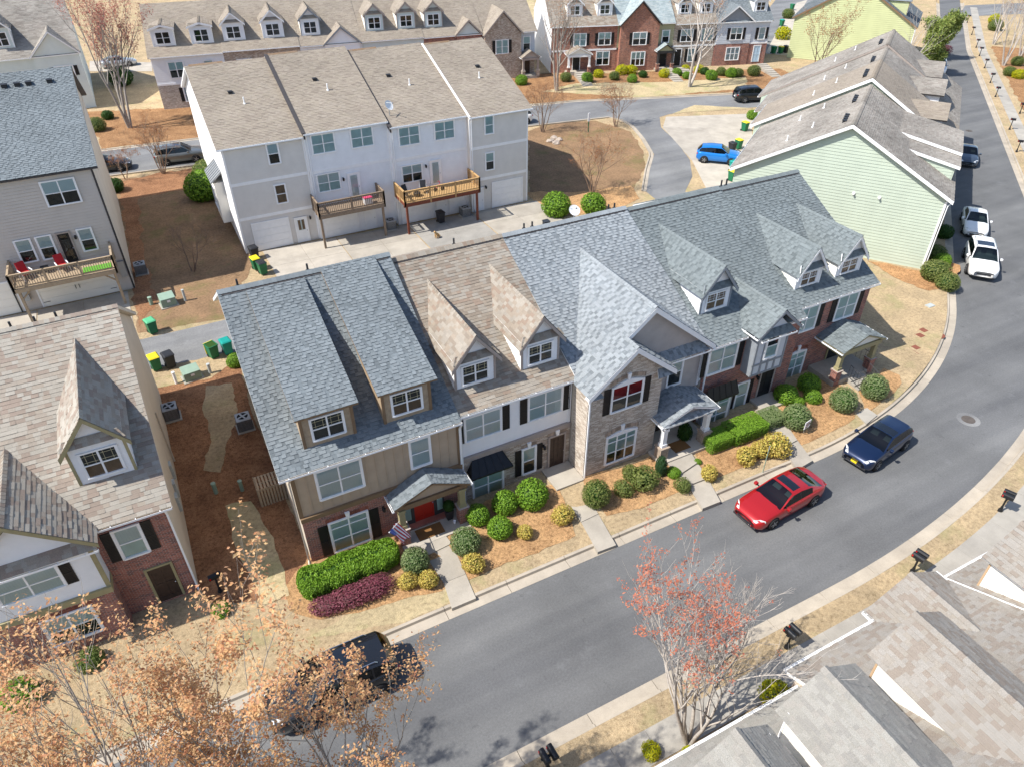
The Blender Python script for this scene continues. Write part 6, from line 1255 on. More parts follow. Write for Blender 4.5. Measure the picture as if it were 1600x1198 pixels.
# ------------------------------------------------------------------ vegetation
def leaf_quad(mb, p, nrm, s, rnd):
    n = Vector(nrm)+Vector((rnd.uniform(-1,1), rnd.uniform(-1,1), rnd.uniform(-1,1)))*.9
    if n.length < 1e-3: n = V(0,0,1)
    n.normalize(); a = n.orthogonal().normalized(); b = n.cross(a); t = rnd.random()*6.28; a, b = a*cos(t)+b*sin(t), b*cos(t)-a*sin(t); l, w_ = s*rnd.uniform(.7, 1.3), s*rnd.uniform(.4, .65)
    mb.poly([p-a*l, p-b*w_+n*w_*.25, p+a*l, p+b*w_+n*w_*.25])
def grow(base, height, seed, stems=3, spread=.45, levels=3, r0=.11, up=.12, kids=(6,5,4), lens=(.62,.5,.45), wob=.16, sides=(6,5,3,3), first=.35, lean=None):
    """returns (trunk mesh builder, twig tips with directions)"""
    rnd = random.Random(seed); mb = MB(); tips = []
    def br(p, d, L, r, lev):
        n = 5 if lev < 2 else 3; path = [p]; rad = [r]; q = p; dd = d
        for i in range(n):
            dd = (dd+Vector((rnd.uniform(-1,1), rnd.uniform(-1,1), rnd.uniform(-.6,1)))*wob+V(0,0,up)).normalized(); q = q+dd*L/n; path.append(q); rad.append(r*(1-.78*(i+1)/n)+.002)
        mb.tube(path, rad, sides[min(lev, 3)], cap=False)
        if lev >= levels:
            for t in (.35, .7, 1): k = min(n, int(t*n)); tips.append((path[k], dd))
            return
        for c in range(kids[min(lev, len(kids)-1)]):
            t = first+(1-first)*(c+rnd.random()*.8)/kids[min(lev, len(kids)-1)]; t = min(t, .99); k = int(t*n); f = t*n-k; pp = path[k].lerp(path[k+1], f)
            side = dd.orthogonal().normalized(); side.rotate(Matrix.Rotation(rnd.random()*6.28, 3, dd)); nd = (dd*(1-spread)+side*spread*1.25+V(0,0,up*.6)).normalized()
            br(pp, nd, L*lens[min(lev, len(lens)-1)]*rnd.uniform(.7, 1.2)*(1.15-.4*t), rad[k]*.55, lev+1)
        tips.append((path[-1], dd))
    for s in range(stems):
        a = 6.28*s/max(1, stems)+rnd.random(); o = V(cos(a), sin(a), 0)*(.12 if stems > 1 else 0); d = V(cos(a)*.28*(stems > 1), sin(a)*.28*(stems > 1), 1)
        if lean: d += Vector(lean)
        br(o+V(0,0,-.05), d.normalized(), height*rnd.uniform(.72, .95)*.72, r0, 0)
    return mb, tips
def tree(name, label, base, height, seed, bark, leaf=None, lsize=.06, per=4, cl=.12, zmin=0, group=None, cat='tree', keep=1.0, hollow=0, cut=None, **k):
    T = thing(name, label, cat, base, 0, group); mb, tips = grow(V(0,0,0), height, seed, **k); mb.build('trunk', bark, T, True)
    if leaf:
        rnd = random.Random(seed+5); lb = MB()
        for p, d in tips:
            if p.z < zmin*height*rnd.uniform(.85, 1.15) or rnd.random() > keep or (cut and p.x*cut[0]+p.y*cut[1] > cut[2] and rnd.random() < .93) or (hollow and rnd.random() > (hypot(p.x, p.y)/hollow)**1.5+.12): continue
            for i in range(per): leaf_quad(lb, p+Vector((rnd.uniform(-1,1), rnd.uniform(-1,1), rnd.uniform(-1,1)))*cl, (d.x, d.y, d.z+.4), lsize, rnd)
        if lb.f: lb.build('crown', leaf, T, kind='stuff')
    return T
def gp(x, y, z=.14): p = G(x, y, z); return (p.x, p.y, z)
tree('maple_tree', 'orange budded maple with upright twigs at the left of the bottom edge', (-4.3,10.4,.1), 15.0, 11, 'bark_grey', 'lf_orange', .048, 10, .15, .42, stems=5, spread=.36, levels=3, r0=.11, kids=(8,6,5), up=.2, keep=.9, hollow=2.6)
tree('maple_tree', 'orange budded maple standing before the black parked SUV', (-1.0,9.4,.1), 12.6, 23, 'bark_grey', 'lf_orange', .046, 10, .15, .38, stems=4, spread=.36, levels=3, r0=.10, kids=(8,6,5), up=.18, keep=.9, hollow=2.4)
tree('maple_tree', 'orange budded maple in the lower left corner before the brick house', (-8.4,12.2,.1), 12.8, 37, 'bark_grey', 'lf_orange', .048, 10, .15, .35, stems=4, spread=.36, levels=3, r0=.10, kids=(7,6,5), up=.18, keep=.9, hollow=2.2)
tree('maple_tree', 'grey multi-stem tree with red spring leaves on its upper branches by the road', (11.7,8.85,.14), 11.2, 42, 'bark_light', 'lf_red', .042, 5, .09, .68, stems=6, spread=.36, levels=3, r0=.085, kids=(9,7,4), up=.16, keep=.5, cut=(.9,-.43,.3), lean=(-.10,.07,0))
tree('maple_tree', 'tall pink budded tree between the far back row houses', gp(203,200), 17, 51, 'bark_grey', 'lf_pinkred', .10, 3, .3, .35, stems=4, spread=.36, levels=3, r0=.17, kids=(7,6,4), up=.16)
CM = 'bare crape myrtles'
def crape(label, x, y, h, seed, bark='bark_twig', leaf='lf_ginger', keep=.35, **k): return tree('crape_myrtle', label, gp(x, y), h, seed, bark, leaf, .05, 2, .12, .45, CM, keep=keep, stems=k.pop('stems', 5), spread=.5, levels=3, r0=.06, kids=(6,6,5), up=.07, first=.45, **k)
crape('bare vase-shaped crape myrtle in front of the grey parked SUV', 256, 272, 6.2, 61)
crape('small bare crape myrtle beside the black parked sedan', 197, 280, 4.0, 62, stems=2)
crape('bare young tree in the shaded yard beside the tan building', 302, 424, 5.0, 63, 'bark_brown', stems=3, leaf=None)
crape('bare crape myrtle at the corner of the white townhouses by the back street', 848, 207, 6.4, 64)
crape('bare crape myrtle at the bend where the loop road meets the back street', 962, 198, 5.6, 65)
crape('bare crape myrtle in the middle of the bare dirt slope', 925, 303, 6.6, 66)
tree('bare_tree', 'tall bare grey tree before the white end wall of the brick row', gp(870,142), 15, 71, 'bark_grey', 'lf_ginger', .09, 2, .2, .5, keep=.3, stems=3, spread=.40, levels=3, r0=.17, kids=(7,5,4), up=.16)
tree('bare_tree', 'tall bare white-barked tree before the middle of the brick row', gp(1077,136), 14.5, 72, 'bark_light', 'lf_ginger', .09, 2, .2, .55, keep=.35, stems=2, spread=.42, levels=3, r0=.19, kids=(8,5,4), up=.15)
tree('bare_tree', 'bare tree with ginger leaves against the lime gable wall', (*ew(50,15.5),.1), 11.5, 73, 'bark_twig', 'lf_ginger', .09, 3, .25, .5, keep=.5, stems=3, spread=.45, levels=3, r0=.1, kids=(6,5,4))
tree('bare_tree', 'thin bare tree leaning over the street end of the lime house', (*ew(47,6.5),.1), 12.5, 74, 'bark_light', None, stems=3, spread=.4, levels=2, r0=.09, kids=(5,4,3), up=.02, lean=(.35,-.1,0))
EV = 'pale trunked trees along the far footpath'
for i, (x, y, lb) in enumerate(((1552,70,'pale multi-stem tree nearest the far intersection'), (1568,103,'pale multi-stem tree beside the yellow bush on the far verge'), (1594,88,'pale multi-stem tree at the upper right edge of the photo'))): tree('bare_tree', lb, gp(x, y), 12, 80+i, 'bark_light', 'lf_ginger', .08, 2, .2, .6, EV, keep=.25, stems=3, spread=.38, levels=3, r0=.13, kids=(6,5,4), up=.16)
def blobtree(label, base, h, rx, leaf, seed, n=5000, ls=.16):
    T = thing('evergreen_tree', label, 'tree', base); rnd = random.Random(seed); mb, tips = grow(V(0,0,0), h, seed, stems=1, spread=.5, levels=2, r0=.18, kids=(9,6), lens=(.5,.45), first=.2); mb.build('trunk', 'bark_brown', T, True); lb = MB()
    cl = [(p, rnd.uniform(.5, 1.0)) for p, d in tips]
    for i in range(n):
        p, r = rnd.choice(cl); q = Vector((rnd.gauss(0,1), rnd.gauss(0,1), rnd.gauss(0,.7))); q = q.normalized()*r*rnd.uniform(.5, 1); leaf_quad(lb, p+q, q, ls, rnd)
    lb.build('crown', leaf, T, kind='stuff'); return T
blobtree('bushy green evergreen tree leaning over the far end of the street', (*ew(62,2.6),.1), 9.5, 3, 'lf_ever', 90, 11000, .16)
blobtree('second green evergreen tree behind the lime house by the street', (*ew(72,2.4),.1), 9.5, 3, 'lf_ever', 91, 9000, .16)
# shrubs -------------------------------------------------------------
SH = {}
def shrub_mesh(kind, leaf, core, seed, n=1700, s=.075, noise=.05, loose=0.0, box=False):
    rnd = random.Random(seed); mb = MB(); bumps = [(Vector((rnd.gauss(0,1), rnd.gauss(0,1), rnd.gauss(0,1))).normalized(), rnd.uniform(-noise, noise)*1.6) for _ in range(14)]
    def R(d):
        r = 1.0
        for b, a in bumps: r += a*max(0, d.dot(b))**4
        return r
    if loose:
        for i in range(46):
            a = rnd.random()*6.28; z = rnd.uniform(.15, 1); d = V(cos(a)*sqrt(1-z*z), sin(a)*sqrt(1-z*z), z); mb.tube([(0,0,-.9), tuple(d*.45+V(0,0,-.3)), tuple(d*rnd.uniform(.8, 1.05))], [.03,.018,.006], 3, 1, cap=False)
    # inner mass
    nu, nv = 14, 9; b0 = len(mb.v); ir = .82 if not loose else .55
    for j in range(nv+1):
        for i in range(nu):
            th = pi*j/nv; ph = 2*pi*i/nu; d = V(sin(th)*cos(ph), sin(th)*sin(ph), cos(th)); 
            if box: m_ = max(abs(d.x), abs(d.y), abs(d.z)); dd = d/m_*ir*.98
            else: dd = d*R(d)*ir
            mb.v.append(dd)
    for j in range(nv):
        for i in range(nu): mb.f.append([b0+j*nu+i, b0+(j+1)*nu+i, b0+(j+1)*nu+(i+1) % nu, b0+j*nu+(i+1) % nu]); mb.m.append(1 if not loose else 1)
    for i in range(n):
        if box:
            f = rnd.choice([(0,1),(0,-1),(1,1),(1,-1),(2,1),(2,1)]); q = [rnd.uniform(-1,1) for _ in range(3)]; q[f[0]] = f[1]*(1+rnd.uniform(-.08, .05)); q = Vector(q); nn = V(0,0,0); nn[f[0]] = f[1]; m_ = sum(1 for c in q if abs(c) > .85)
            if m_ > 1: q *= .95
        else:
            d = Vector((rnd.gauss(0,1), rnd.gauss(0,1), rnd.gauss(0,1))).normalized(); q = d*R(d)*(rnd.uniform(1-loose*.7, 1.05+loose*.2) if loose else rnd.uniform(.88, 1.05)); nn = d
        leaf_quad(mb, q, nn, s*rnd.uniform(.8, 1.3), rnd)
    me = bpy.data.meshes.new(kind); me.from_pydata([tuple(v) for v in mb.v], [], mb.f); me.materials.append(M(leaf)); me.materials.append(M(core)); me.polygons.foreach_set('material_index', mb.m); return me
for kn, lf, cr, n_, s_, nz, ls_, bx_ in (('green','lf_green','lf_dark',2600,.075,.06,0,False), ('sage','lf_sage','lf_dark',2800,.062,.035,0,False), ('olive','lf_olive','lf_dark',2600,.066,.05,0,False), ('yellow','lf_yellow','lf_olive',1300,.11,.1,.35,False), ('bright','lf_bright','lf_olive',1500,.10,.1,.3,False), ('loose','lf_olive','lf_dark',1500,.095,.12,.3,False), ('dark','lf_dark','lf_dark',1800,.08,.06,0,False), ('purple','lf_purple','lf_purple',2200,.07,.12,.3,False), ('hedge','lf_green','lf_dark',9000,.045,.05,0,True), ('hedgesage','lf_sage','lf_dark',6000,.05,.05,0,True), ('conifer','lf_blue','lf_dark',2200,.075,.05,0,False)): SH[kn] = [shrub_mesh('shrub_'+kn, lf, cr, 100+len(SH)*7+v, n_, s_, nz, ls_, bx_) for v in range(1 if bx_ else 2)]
CNT = {}
def shrub(kind, cx, cy, rpx, label, hz=.85, group='shrubs in the front gardens', zg=.25, wide=1.0, name='shrub'):
    d = ray(cx, cy); p = G(cx, cy, zg+.5); dep = (p-CAM).dot(FW); r = rpx*dep/FPX; p = G(cx, cy, zg+r*hz*.82); CNT[kind] = CNT.get(kind, 0)+1; me = SH[kind][CNT[kind] % len(SH[kind])]
    o = bpy.data.objects.new(name, me); COL.objects.link(o); o.location = (p.x, p.y, zg+r*hz*.82-.03); o.scale = (r*wide, r, r*hz); o.rotation_euler = (0,0,random.random()*6); return tag(o, label, 'shrub', group)
def hedge(kind, x0, x1, y0, y1, z0, z1, label, group='clipped hedges', rz=0):
    o = bpy.data.objects.new('hedge', SH[kind][0]); COL.objects.link(o); o.location = ((x0+x1)/2, (y0+y1)/2, (z0+z1)/2); o.scale = ((x1-x0)/2, (y1-y0)/2, (z1-z0)/2); o.rotation_euler = (0,0,rz); return tag(o, label, 'hedge', group)
h0, h1 = G(478,905,.9), G(610,855,.9)
# the long rounded hedge is built of its own leaves
def long_hedge(label, p0, p1, wd, h):
    rnd = random.Random(5); mb = MB(); p0, p1 = Vector(p0), Vector(p1); ax = (p1-p0); L = ax.length; ax.normalize(); sd = V(-ax.y, ax.x, 0)
    def S(t, a): 
        k = min(1, (min(t, 1-t)*L/.55)); k = sqrt(max(0, 1-(1-k)**2)); w_ = wd*(.93+.07*sin(t*19)+.04*sin(t*41)); hh = h*(.95+.05*sin(t*13+1))
        ca, sa = cos(a), sin(a); ex = .62; return p0+ax*(t*L)+sd*(w_/2*math.copysign(abs(ca)**ex, ca)*k)+V(0,0,.12+hh*.5+hh*.5*math.copysign(abs(sa)**ex, sa)*(.35+.65*k))
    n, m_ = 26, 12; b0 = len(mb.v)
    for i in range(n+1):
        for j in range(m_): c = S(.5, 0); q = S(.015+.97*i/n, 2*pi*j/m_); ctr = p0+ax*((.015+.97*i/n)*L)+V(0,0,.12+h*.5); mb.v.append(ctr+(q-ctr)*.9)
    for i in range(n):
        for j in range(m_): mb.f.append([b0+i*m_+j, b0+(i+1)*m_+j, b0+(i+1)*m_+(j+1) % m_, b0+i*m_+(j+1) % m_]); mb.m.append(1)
    for i in range(15000): t, a = rnd.random(), rnd.uniform(-.4, pi+.4); q = S(t, a); ctr = p0+ax*(t*L)+V(0,0,.12+h*.5); leaf_quad(mb, ctr+(q-ctr)*rnd.uniform(.93, 1.05), (q-ctr), .052*rnd.uniform(.8,1.3), rnd)
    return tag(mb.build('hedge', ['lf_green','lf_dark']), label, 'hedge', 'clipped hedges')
hp0, hp1 = G(466,918,.6), G(622,858,.6); long_hedge('long bright green rounded hedge below the left brick front window', (hp0.x, (hp0.y+hp1.y)/2-.02, 0), (hp1.x, (hp0.y+hp1.y)/2+.02, 0), 1.55, 1.05)
pp0, pp1 = G(500,945,.25), G(600,905,.25)
for i, (x, y, r, lb) in enumerate(((510,943,17,'purple leaved shrub at the left end of the purple clump'), (545,930,20,'purple leaved shrub in the middle of the purple clump'), (582,915,20,'purple leaved shrub at the right end of the purple clump'))): shrub('purple', x, y, r*1.12, lb, .5, wide=1.35).rotation_euler = (0,0,.15*i-.2)
for a in (
 ('sage',648,874,22,'grey-green ball shrub left of the red door walk',.95), ('sage',727,844,23,'grey-green ball shrub right of the red door walk',.95), ('yellow',637,907,14,'small yellow shrub behind the walk-side yellow one, near the purple clump',.9), ('yellow',670,905,16,'yellow shrub touching the left side of the red door walk',.9), ('yellow',738,879,16,'yellow shrub below the right grey-green ball',.9),
 ('green',781,823,20,'bright green ball shrub alone in the second straw bed',.9), ('yellow',820,831,13,'small sparse yellow shrub in the second straw bed',.9), ('yellow',880,804,16,'yellow shrub at the left of the second front walk',.9), ('green',746,803,18,'green shrub beside the red door porch column',.9), ('green',789,784,20,'green shrub under the black metal hood window',.9), ('green',832,772,24,'largest green ball shrub beside the second stoop',.9),
 ('olive',931,771,20,'tall olive egg-shaped shrub right of the second walk',1.25), ('loose',974,762,15,'loose olive shrub behind the egg-shaped one',.9), ('loose',1006,747,21,'loose olive shrub below the pale brick bay window',.9), ('loose',985,738,14,'small loose shrub against the pale brick bay',.9), ('conifer',1033,728,9,'narrow upright blue-green conifer by the stone column',2.4), ('green',1053,737,11,'small green shrub beside the third walk step',.7), ('loose',1067,757,13,'small loose shrub left of the third walk',.8), ('yellow',1107,738,14,'yellow-green shrub right of the third walk',.9), ('green',1090,720,6,'tiny green plant at the porch step',.7),
 ('yellow',1165,711,15,'left one of two golden shrubs near the sign post',.9), ('yellow',1188,702,15,'golden shrub between its two neighbours near the sign post',.9), ('yellow',1213,693,20,'largest golden shrub beside the fourth walk',.9),
 ('sage',1245,650,22,'clipped dark ball shrub behind the small white yard sign',.9), ('green',1228,616,18,'green shrub at the brick wall by the timbered bay',.9), ('green',1265,600,17,'green shrub below the right brick front window',.9), ('green',1246,628,11,'small green shrub before the brick wall shrub',.9), ('green',1270,620,13,'green shrub left of the olive porch post',.9), ('sage',1318,624,20,'grey-green ball shrub left of the porch steps',1.0), ('sage',1367,604,20,'grey-green ball shrub right of the porch steps',1.0),
 ('dark',1070,676,11,'dark ivy topiary on the stone column porch',1.8)): shrub(*a)
hedge('hedge', 22.3, 23.75, 20.45, 21.6, .3, 1.05, 'bright green box hedge next to the right stone column'); hedge('hedge', 23.85, 26.2, 20.35, 21.75, .3, 1.05, 'bright green box hedge under the dark metal awning'); hedge('hedgesage', 26.3, 27.7, 20.5, 21.7, .3, .95, 'grey-green box hedge beside the fourth stoop')
CG = 'shrubs at the corner of the green row'
for a in (('olive',1462,424,21,'large olive ball shrub at the foot of the mint gable'), ('olive',1481,440,17,'olive-brown ball shrub nearest the kerb by the mint house'), ('green',1473,407,13,'bright green shrub behind the olive ball by the mint house'), ('olive',1465,396,15,'olive shrub between the bright one and the mint corner'), ('dark',1476,362,14,'dark green tall shrub beside the parked white sedan')): shrub(*a, group=CG, zg=.15)
for a in (('green',870,321,21,'round green shrub left of the white dish above the ridge'), ('green',927,318,19,'round green shrub right of the white dish above the ridge'), ('green',316,292,26,'large green shrub beside the white end house bay window'), ('olive',322,268,20,'lit yellow-green shrub behind the large one at the white end house'), ('dark',178,290,14,'dark shrub at the far corner of the tan building'), ('green',367,563,13,'green shrub behind the left end of the front row')): shrub(*a, group='shrubs around the back yards', zg=.15)
FS = 'shrubs along the far brick row'
for k_, x, y, r, lb in (('olive',884,121,9,'round shrub left of the first far steps'), ('green',918,122,9,'round shrub right of the first far steps'), ('bright',935,115,8,'bright yellow shrub under the first far brick window'), ('olive',960,119,8,'olive shrub at the left corner of the far brick gable'), ('bright',970,110,9,'bright yellow shrub under the left of the far brick gable'), ('bright',986,109,9,'bright yellow shrub under the right of the far brick gable'), ('green',988,123,8,'clipped green ball in front of the far yellow shrubs'), ('dark',1005,116,7,'dark shrub next to the wide far steps'), ('bright',1037,115,8,'bright yellow shrub between the two far flights of steps'), ('green',1058,113,7,'green shrub left of the white-barked tree'), ('bright',1071,107,7,'bright yellow shrub just left of the white-barked trunk'), ('green',1073,118,7,'green ball right at the white-barked trunk'), ('bright',1091,108,7,'bright yellow shrub right of the white-barked trunk'), ('dark',1101,111,7,'dark shrub beside the rightmost far yellow one'), ('green',1112,118,9,'green ball shrub before the far red brick end house'), ('olive',1127,112,8,'olive shrub under the far triple window'), ('green',1143,114,9,'green shrub left of the pale blue door'), ('olive',1153,114,8,'olive shrub touching the pale blue door steps'), ('olive',1178,111,10,'olive ball shrub right of the pale blue door'),
                        ('green',815,126,9,'round green shrub at the end of the far back row'), ('olive',150,195,13,'round shrub beside the far pink budded tree'), ('dark',188,120,18,'dark shrub by the silver car'), ('dark',168,180,9,'small dark shrub in the far straw bed'), ('bright',1224,52,12,'yellow flowering bush on the far driveway'), ('olive',1232,22,9,'round shrub near the top of the far driveway'), ('green',1176,180,9,'green shrub at the corner of the weathered roof')): shrub(k_, x, y, r, lb, group=FS, zg=.15)
NS = 'shrubs on the near side of the street'
for k_, x, y, r, lb in (('bright',1212,1080,22,'bright yellow-green bush beside the near house gutter'), ('bright',1018,1172,15,'bright yellow-green bush at the bottom edge'), ('bright',1075,1172,9,'small bright bush by the red budded tree trunk'), ('green',30,1085,26,'green shrub behind the maples by the brick house'), ('olive',140,1030,20,'olive shrub behind the maples at the brick house window'), ('green',345,950,15,'green shrub near the lamp at the brick house corner')): shrub(k_, x, y, r, lb, group=NS, zg=.15)
VS = 'shrubs along the far footpath'
for k_, x, y, r, lb in (('bright',1592,116,9,'bright yellow bush on the far verge at the right edge'), ('olive',1578,112,9,'olive bush beside the bright yellow one on the far verge'), ('olive',1556,40,10,'olive bush below the far pale trees'), ('bright',1553,30,8,'yellowish bush nearest the far intersection'), ('olive',1590,96,9,'olive bush under the pale trees at the right edge'), ('dark',1437,88,10,'dark shrub under the far leaning bare tree'), ('loose',1465,90,11,'twiggy shrub at the far end of the green row'), ('purple',1478,78,8,'purplish shrub under the evergreen tree')): shrub(k_, x, y, r, lb, group=VS, zg=.15)
# ------------------------------------------------------------------ vehicles
def lerp_tab(tab, x):
    if x <= tab[0][0]: return tab[0][1]
    for (a, u), (b, v) in zip(tab[:-1], tab[1:]):
        if x <= b: t = (x-a)/(b-a); t = t*t*(3-2*t)*.4+t*.6; return u+(v-u)*t
    return tab[-1][1]
KINDS = {
 'sedan': dict(L=4.85, W=1.84, H=1.45, wb=2.83, wr=.335, belt=[(-2.4,.92),(-1.9,1.0),(0,.94),(.95,.96),(1.6,.88),(2.2,.74),(2.42,.60)], roof=[(-2.0,1.0),(-1.05,1.36),(-.45,1.45),(.1,1.44),(1.0,.97)], wt=(.1,1.0), rt=(-1.05,-2.0), pil=(-.42,), sill=.2),
 'hatch': dict(L=4.27, W=1.79, H=1.47, wb=2.63, wr=.32, belt=[(-2.13,.95),(-1.6,1.0),(0,.95),(.85,.98),(1.5,.9),(1.95,.76),(2.13,.60)], roof=[(-2.06,1.02),(-1.62,1.40),(-.6,1.47),(.05,1.46),(.9,.99)], wt=(.05,.9), rt=(-1.62,-2.06), pil=(-.45,-1.25), sill=.2),
 'suv': dict(L=5.0, W=2.0, H=1.78, wb=2.86, wr=.385, belt=[(-2.5,1.08),(-2.0,1.16),(0,1.12),(1.05,1.16),(1.7,1.10),(2.3,.98),(2.5,.78)], roof=[(-2.46,1.2),(-2.1,1.66),(-1.0,1.78),(.25,1.77),(1.12,1.17)], wt=(.25,1.12), rt=(-2.1,-2.46), pil=(-.45,-1.45), sill=.28),
 'compact_suv': dict(L=4.4, W=1.84, H=1.65, wb=2.64, wr=.36, belt=[(-2.2,1.02),(-1.8,1.10),(0,1.04),(.95,1.09),(1.5,1.03),(2.0,.90),(2.2,.72)], roof=[(-2.16,1.12),(-1.75,1.55),(-.8,1.65),(.15,1.64),(1.0,1.10)], wt=(.15,1.0), rt=(-1.75,-2.16), pil=(-.45,-1.3), sill=.26)}
def car(label, pos, head, kind, paint_, cat='car', group=None, sunroof=None, rails=False, detail=True, name='parked_car', plate=None):
    K = KINDS[kind]; T = thing(name, label, cat, pos, head, group); L, W = K['L'], K['W']; hl = L/2
    def half(x):                                             # plan half width
        t = abs(x)/hl; return W/2*(1-.035*t**2-.30*max(0, (t-.80)/.20)**2.4)
    def belt(x): return lerp_tab(K['belt'], x)
    # lower body loft
    xs = sorted(set([-hl, -hl+.03, -hl+.1, -hl+.22]+[-hl+.35+(L-.7)*i/22 for i in range(23)]+[hl-.22, hl-.1, hl-.03, hl])); mb = MB(); rings = []
    for x in xs:
        w_ = half(x); zb = belt(x); e = max(0, (abs(x)-hl*.86)/(hl*.14)); zs = K['sill']+.10*e; zt = zb-.0*e
        cr = .045 if x > 0 else .03
        sec = [(0,zs), (w_*.86,zs), (w_*.965,zs+.07), (w_*.995,zs+(zb-zs)*.36), (w_,zs+(zb-zs)*.62), (w_*.975,zb-.055), (w_*.93,zb-.008), (w_*.6,zb+cr*.8), (0,zb+cr)]
        if x in (-hl, hl): sec = [(y*.96, zs+.06+(z-zs)*.86) for y, z in sec]
        rings.append([V(x, y, z) for y, z in sec]+[V(x, -y, z) for y, z in sec[-2:0:-1]])
    n = len(rings[0])
    for r in rings: mb.v += r
    for i in range(len(xs)-1):
        for j in range(n): mb.f.append([i*n+j, i*n+(j+1) % n, (i+1)*n+(j+1) % n, (i+1)*n+j]); mb.m.append(0)
    mb.f.append(list(range(n))); mb.m.append(0); mb.f.append([(len(xs)-1)*n+j for j in reversed(range(n))]); mb.m.append(0)
    mb.build('body', paint_, T, True)
    # greenhouse on a grid, cut into glass and metal along the grid lines
    wt0, wt1 = K['wt']; rt0, rt1 = K['rt']; pl = K['pil']; q = []
    brk = sorted([rt1, rt0]+[p-.035 for p in pl]+[p+.035 for p in pl]+[wt0, wt1]); allx = []
    for a, b in zip(brk[:-1], brk[1:]):
        k = max(1, int((b-a)/.16)); allx += [a+(b-a)*i/k for i in range(k)]
    allx.append(brk[-1]); SR = None
    if sunroof: allx = sorted(set(allx+[sunroof[0], sunroof[1]]))
    def zr(x): return lerp_tab(K['roof'], x)
    def sect(x):
        wb_ = half(x)*.93; zb = belt(x)-.01; z = max(zr(x), zb+.005); h = z-zb; full = K['H']-zb; ins = .20*min(1, h/full)
        return [(wb_, zb), (wb_-ins*.10, zb+h*.08), (wb_-ins*.80, zb+h*.86), (wb_-ins-.05, zb+h*.955), (wb_*.62, z+.008), (wb_*.3, z+.022), (0, z+.026)]
    S = [sect(x) for x in allx]; m_ = 7; groups = {}
    def cell(i, j, s): 
        a, b = (i, i+1); P = [V(allx[a], s*S[a][j][0], S[a][j][1]), V(allx[b], s*S[b][j][0], S[b][j][1]), V(allx[b], s*S[b][j+1][0], S[b][j+1][1]), V(allx[a], s*S[a][j+1][0], S[a][j+1][1])]; return P if s > 0 else P[::-1]
    def put(key, P): groups.setdefault(key, MB()).poly(P)
    for i in range(len(allx)-1):
        xm = (allx[i]+allx[i+1])/2
        for s in (1, -1):
            for j in range(m_-1):
                key = 'roof'
                if xm > wt0 and j >= 3: key = 'windshield'
                elif xm < rt0 and j >= 3: key = 'rear_window'
                elif j == 1:
                    inp = any(abs(xm-p) < .036 for p in pl)
                    if inp: key = 'pillar'
                    elif rt0-.28*(rt0-rt1) < xm+.0 and xm < wt1-.12*(wt1-wt0): key = 'side_window_%d_%d' % (s, sum(xm > p for p in pl))
                elif sunroof and sunroof[0] < xm < sunroof[1] and j >= (4 if len(sunroof) < 3 else sunroof[2]): key = 'sunroof'
                put(key, cell(i, j, s))
    for key, g in groups.items():
        bm = bmesh.new(); vm = {}
        nm = key.split('_%')[0]; nm = 'side_window' if key.startswith('side') else key
        # weld for smooth shading
        idx = {}; vv = []; ff = []
        for f in g.f:
            t = []
            for k in f:
                c = tuple(round(x, 4) for x in g.v[k])
                if c not in idx: idx[c] = len(vv); vv.append(Vector(c))
                if idx[c] not in t: t.append(idx[c])
            if len(t) >= 3:
                a_, b_, c_ = vv[t[0]], vv[t[1]], vv[t[2]]; nn = (b_-a_).cross(c_-a_); ct = (a_+b_+c_)/3
                if nn.dot(ct-V(ct.x*.8-.1, 0, .6)) < 0: t = t[::-1]
                ff.append(t)
        bm.free(); g2 = MB(); g2.v = vv; g2.f = ff; g2.m = [0]*len(ff)
        mat = {'roof': paint_, 'pillar': 'black_paint', 'windshield': 'glass_car', 'rear_window': 'glass_car', 'side_window': 'glass_car', 'sunroof': 'sunroof_glass'}[nm]
        g2.build(nm, mat, T, True)
    # cabin floor, seats and dash so that the glass has something behind it
    ib = MB(); zb0 = belt(0); ib.box(rt1+.35, wt1-.1, -W*.40, W*.40, zb0-.2, zb0-.16); ib.build('cabin_floor', 'black_plastic', T)
    sm = 'cream_siding' if paint_ in ('paint_red', 'paint_white') else 'taupe_siding'
    for xx, nr in ((.0, 2), (-.95, 1)):
        for k in range(nr):
            yc = (-.38, .38)[k] if nr == 2 else 0; wdt = .24 if nr == 2 else .62; s_ = MB(); s_.hexa([(xx-.3,yc-wdt,zb0-.16),(xx+.25,yc-wdt,zb0-.16),(xx+.25,yc+wdt,zb0-.16),(xx-.3,yc+wdt,zb0-.16),(xx-.42,yc-wdt*.85,zb0+.28),(xx-.28,yc-wdt*.85,zb0+.28),(xx-.28,yc+wdt*.85,zb0+.28),(xx-.42,yc+wdt*.85,zb0+.28)]); s_.build('seat', sm, T, bevel=.03)
    d_ = MB(); d_.hexa([(.45,-W*.38,zb0-.15),(wt1-.12,-W*.38,zb0-.15),(wt1-.12,W*.38,zb0-.15),(.45,W*.38,zb0-.15),(.5,-W*.36,zb0+.06),(wt1-.2,-W*.36,zb0+.0),(wt1-.2,W*.36,zb0+.0),(.5,W*.36,zb0+.06)]); d_.build('dashboard', 'black_plastic', T)
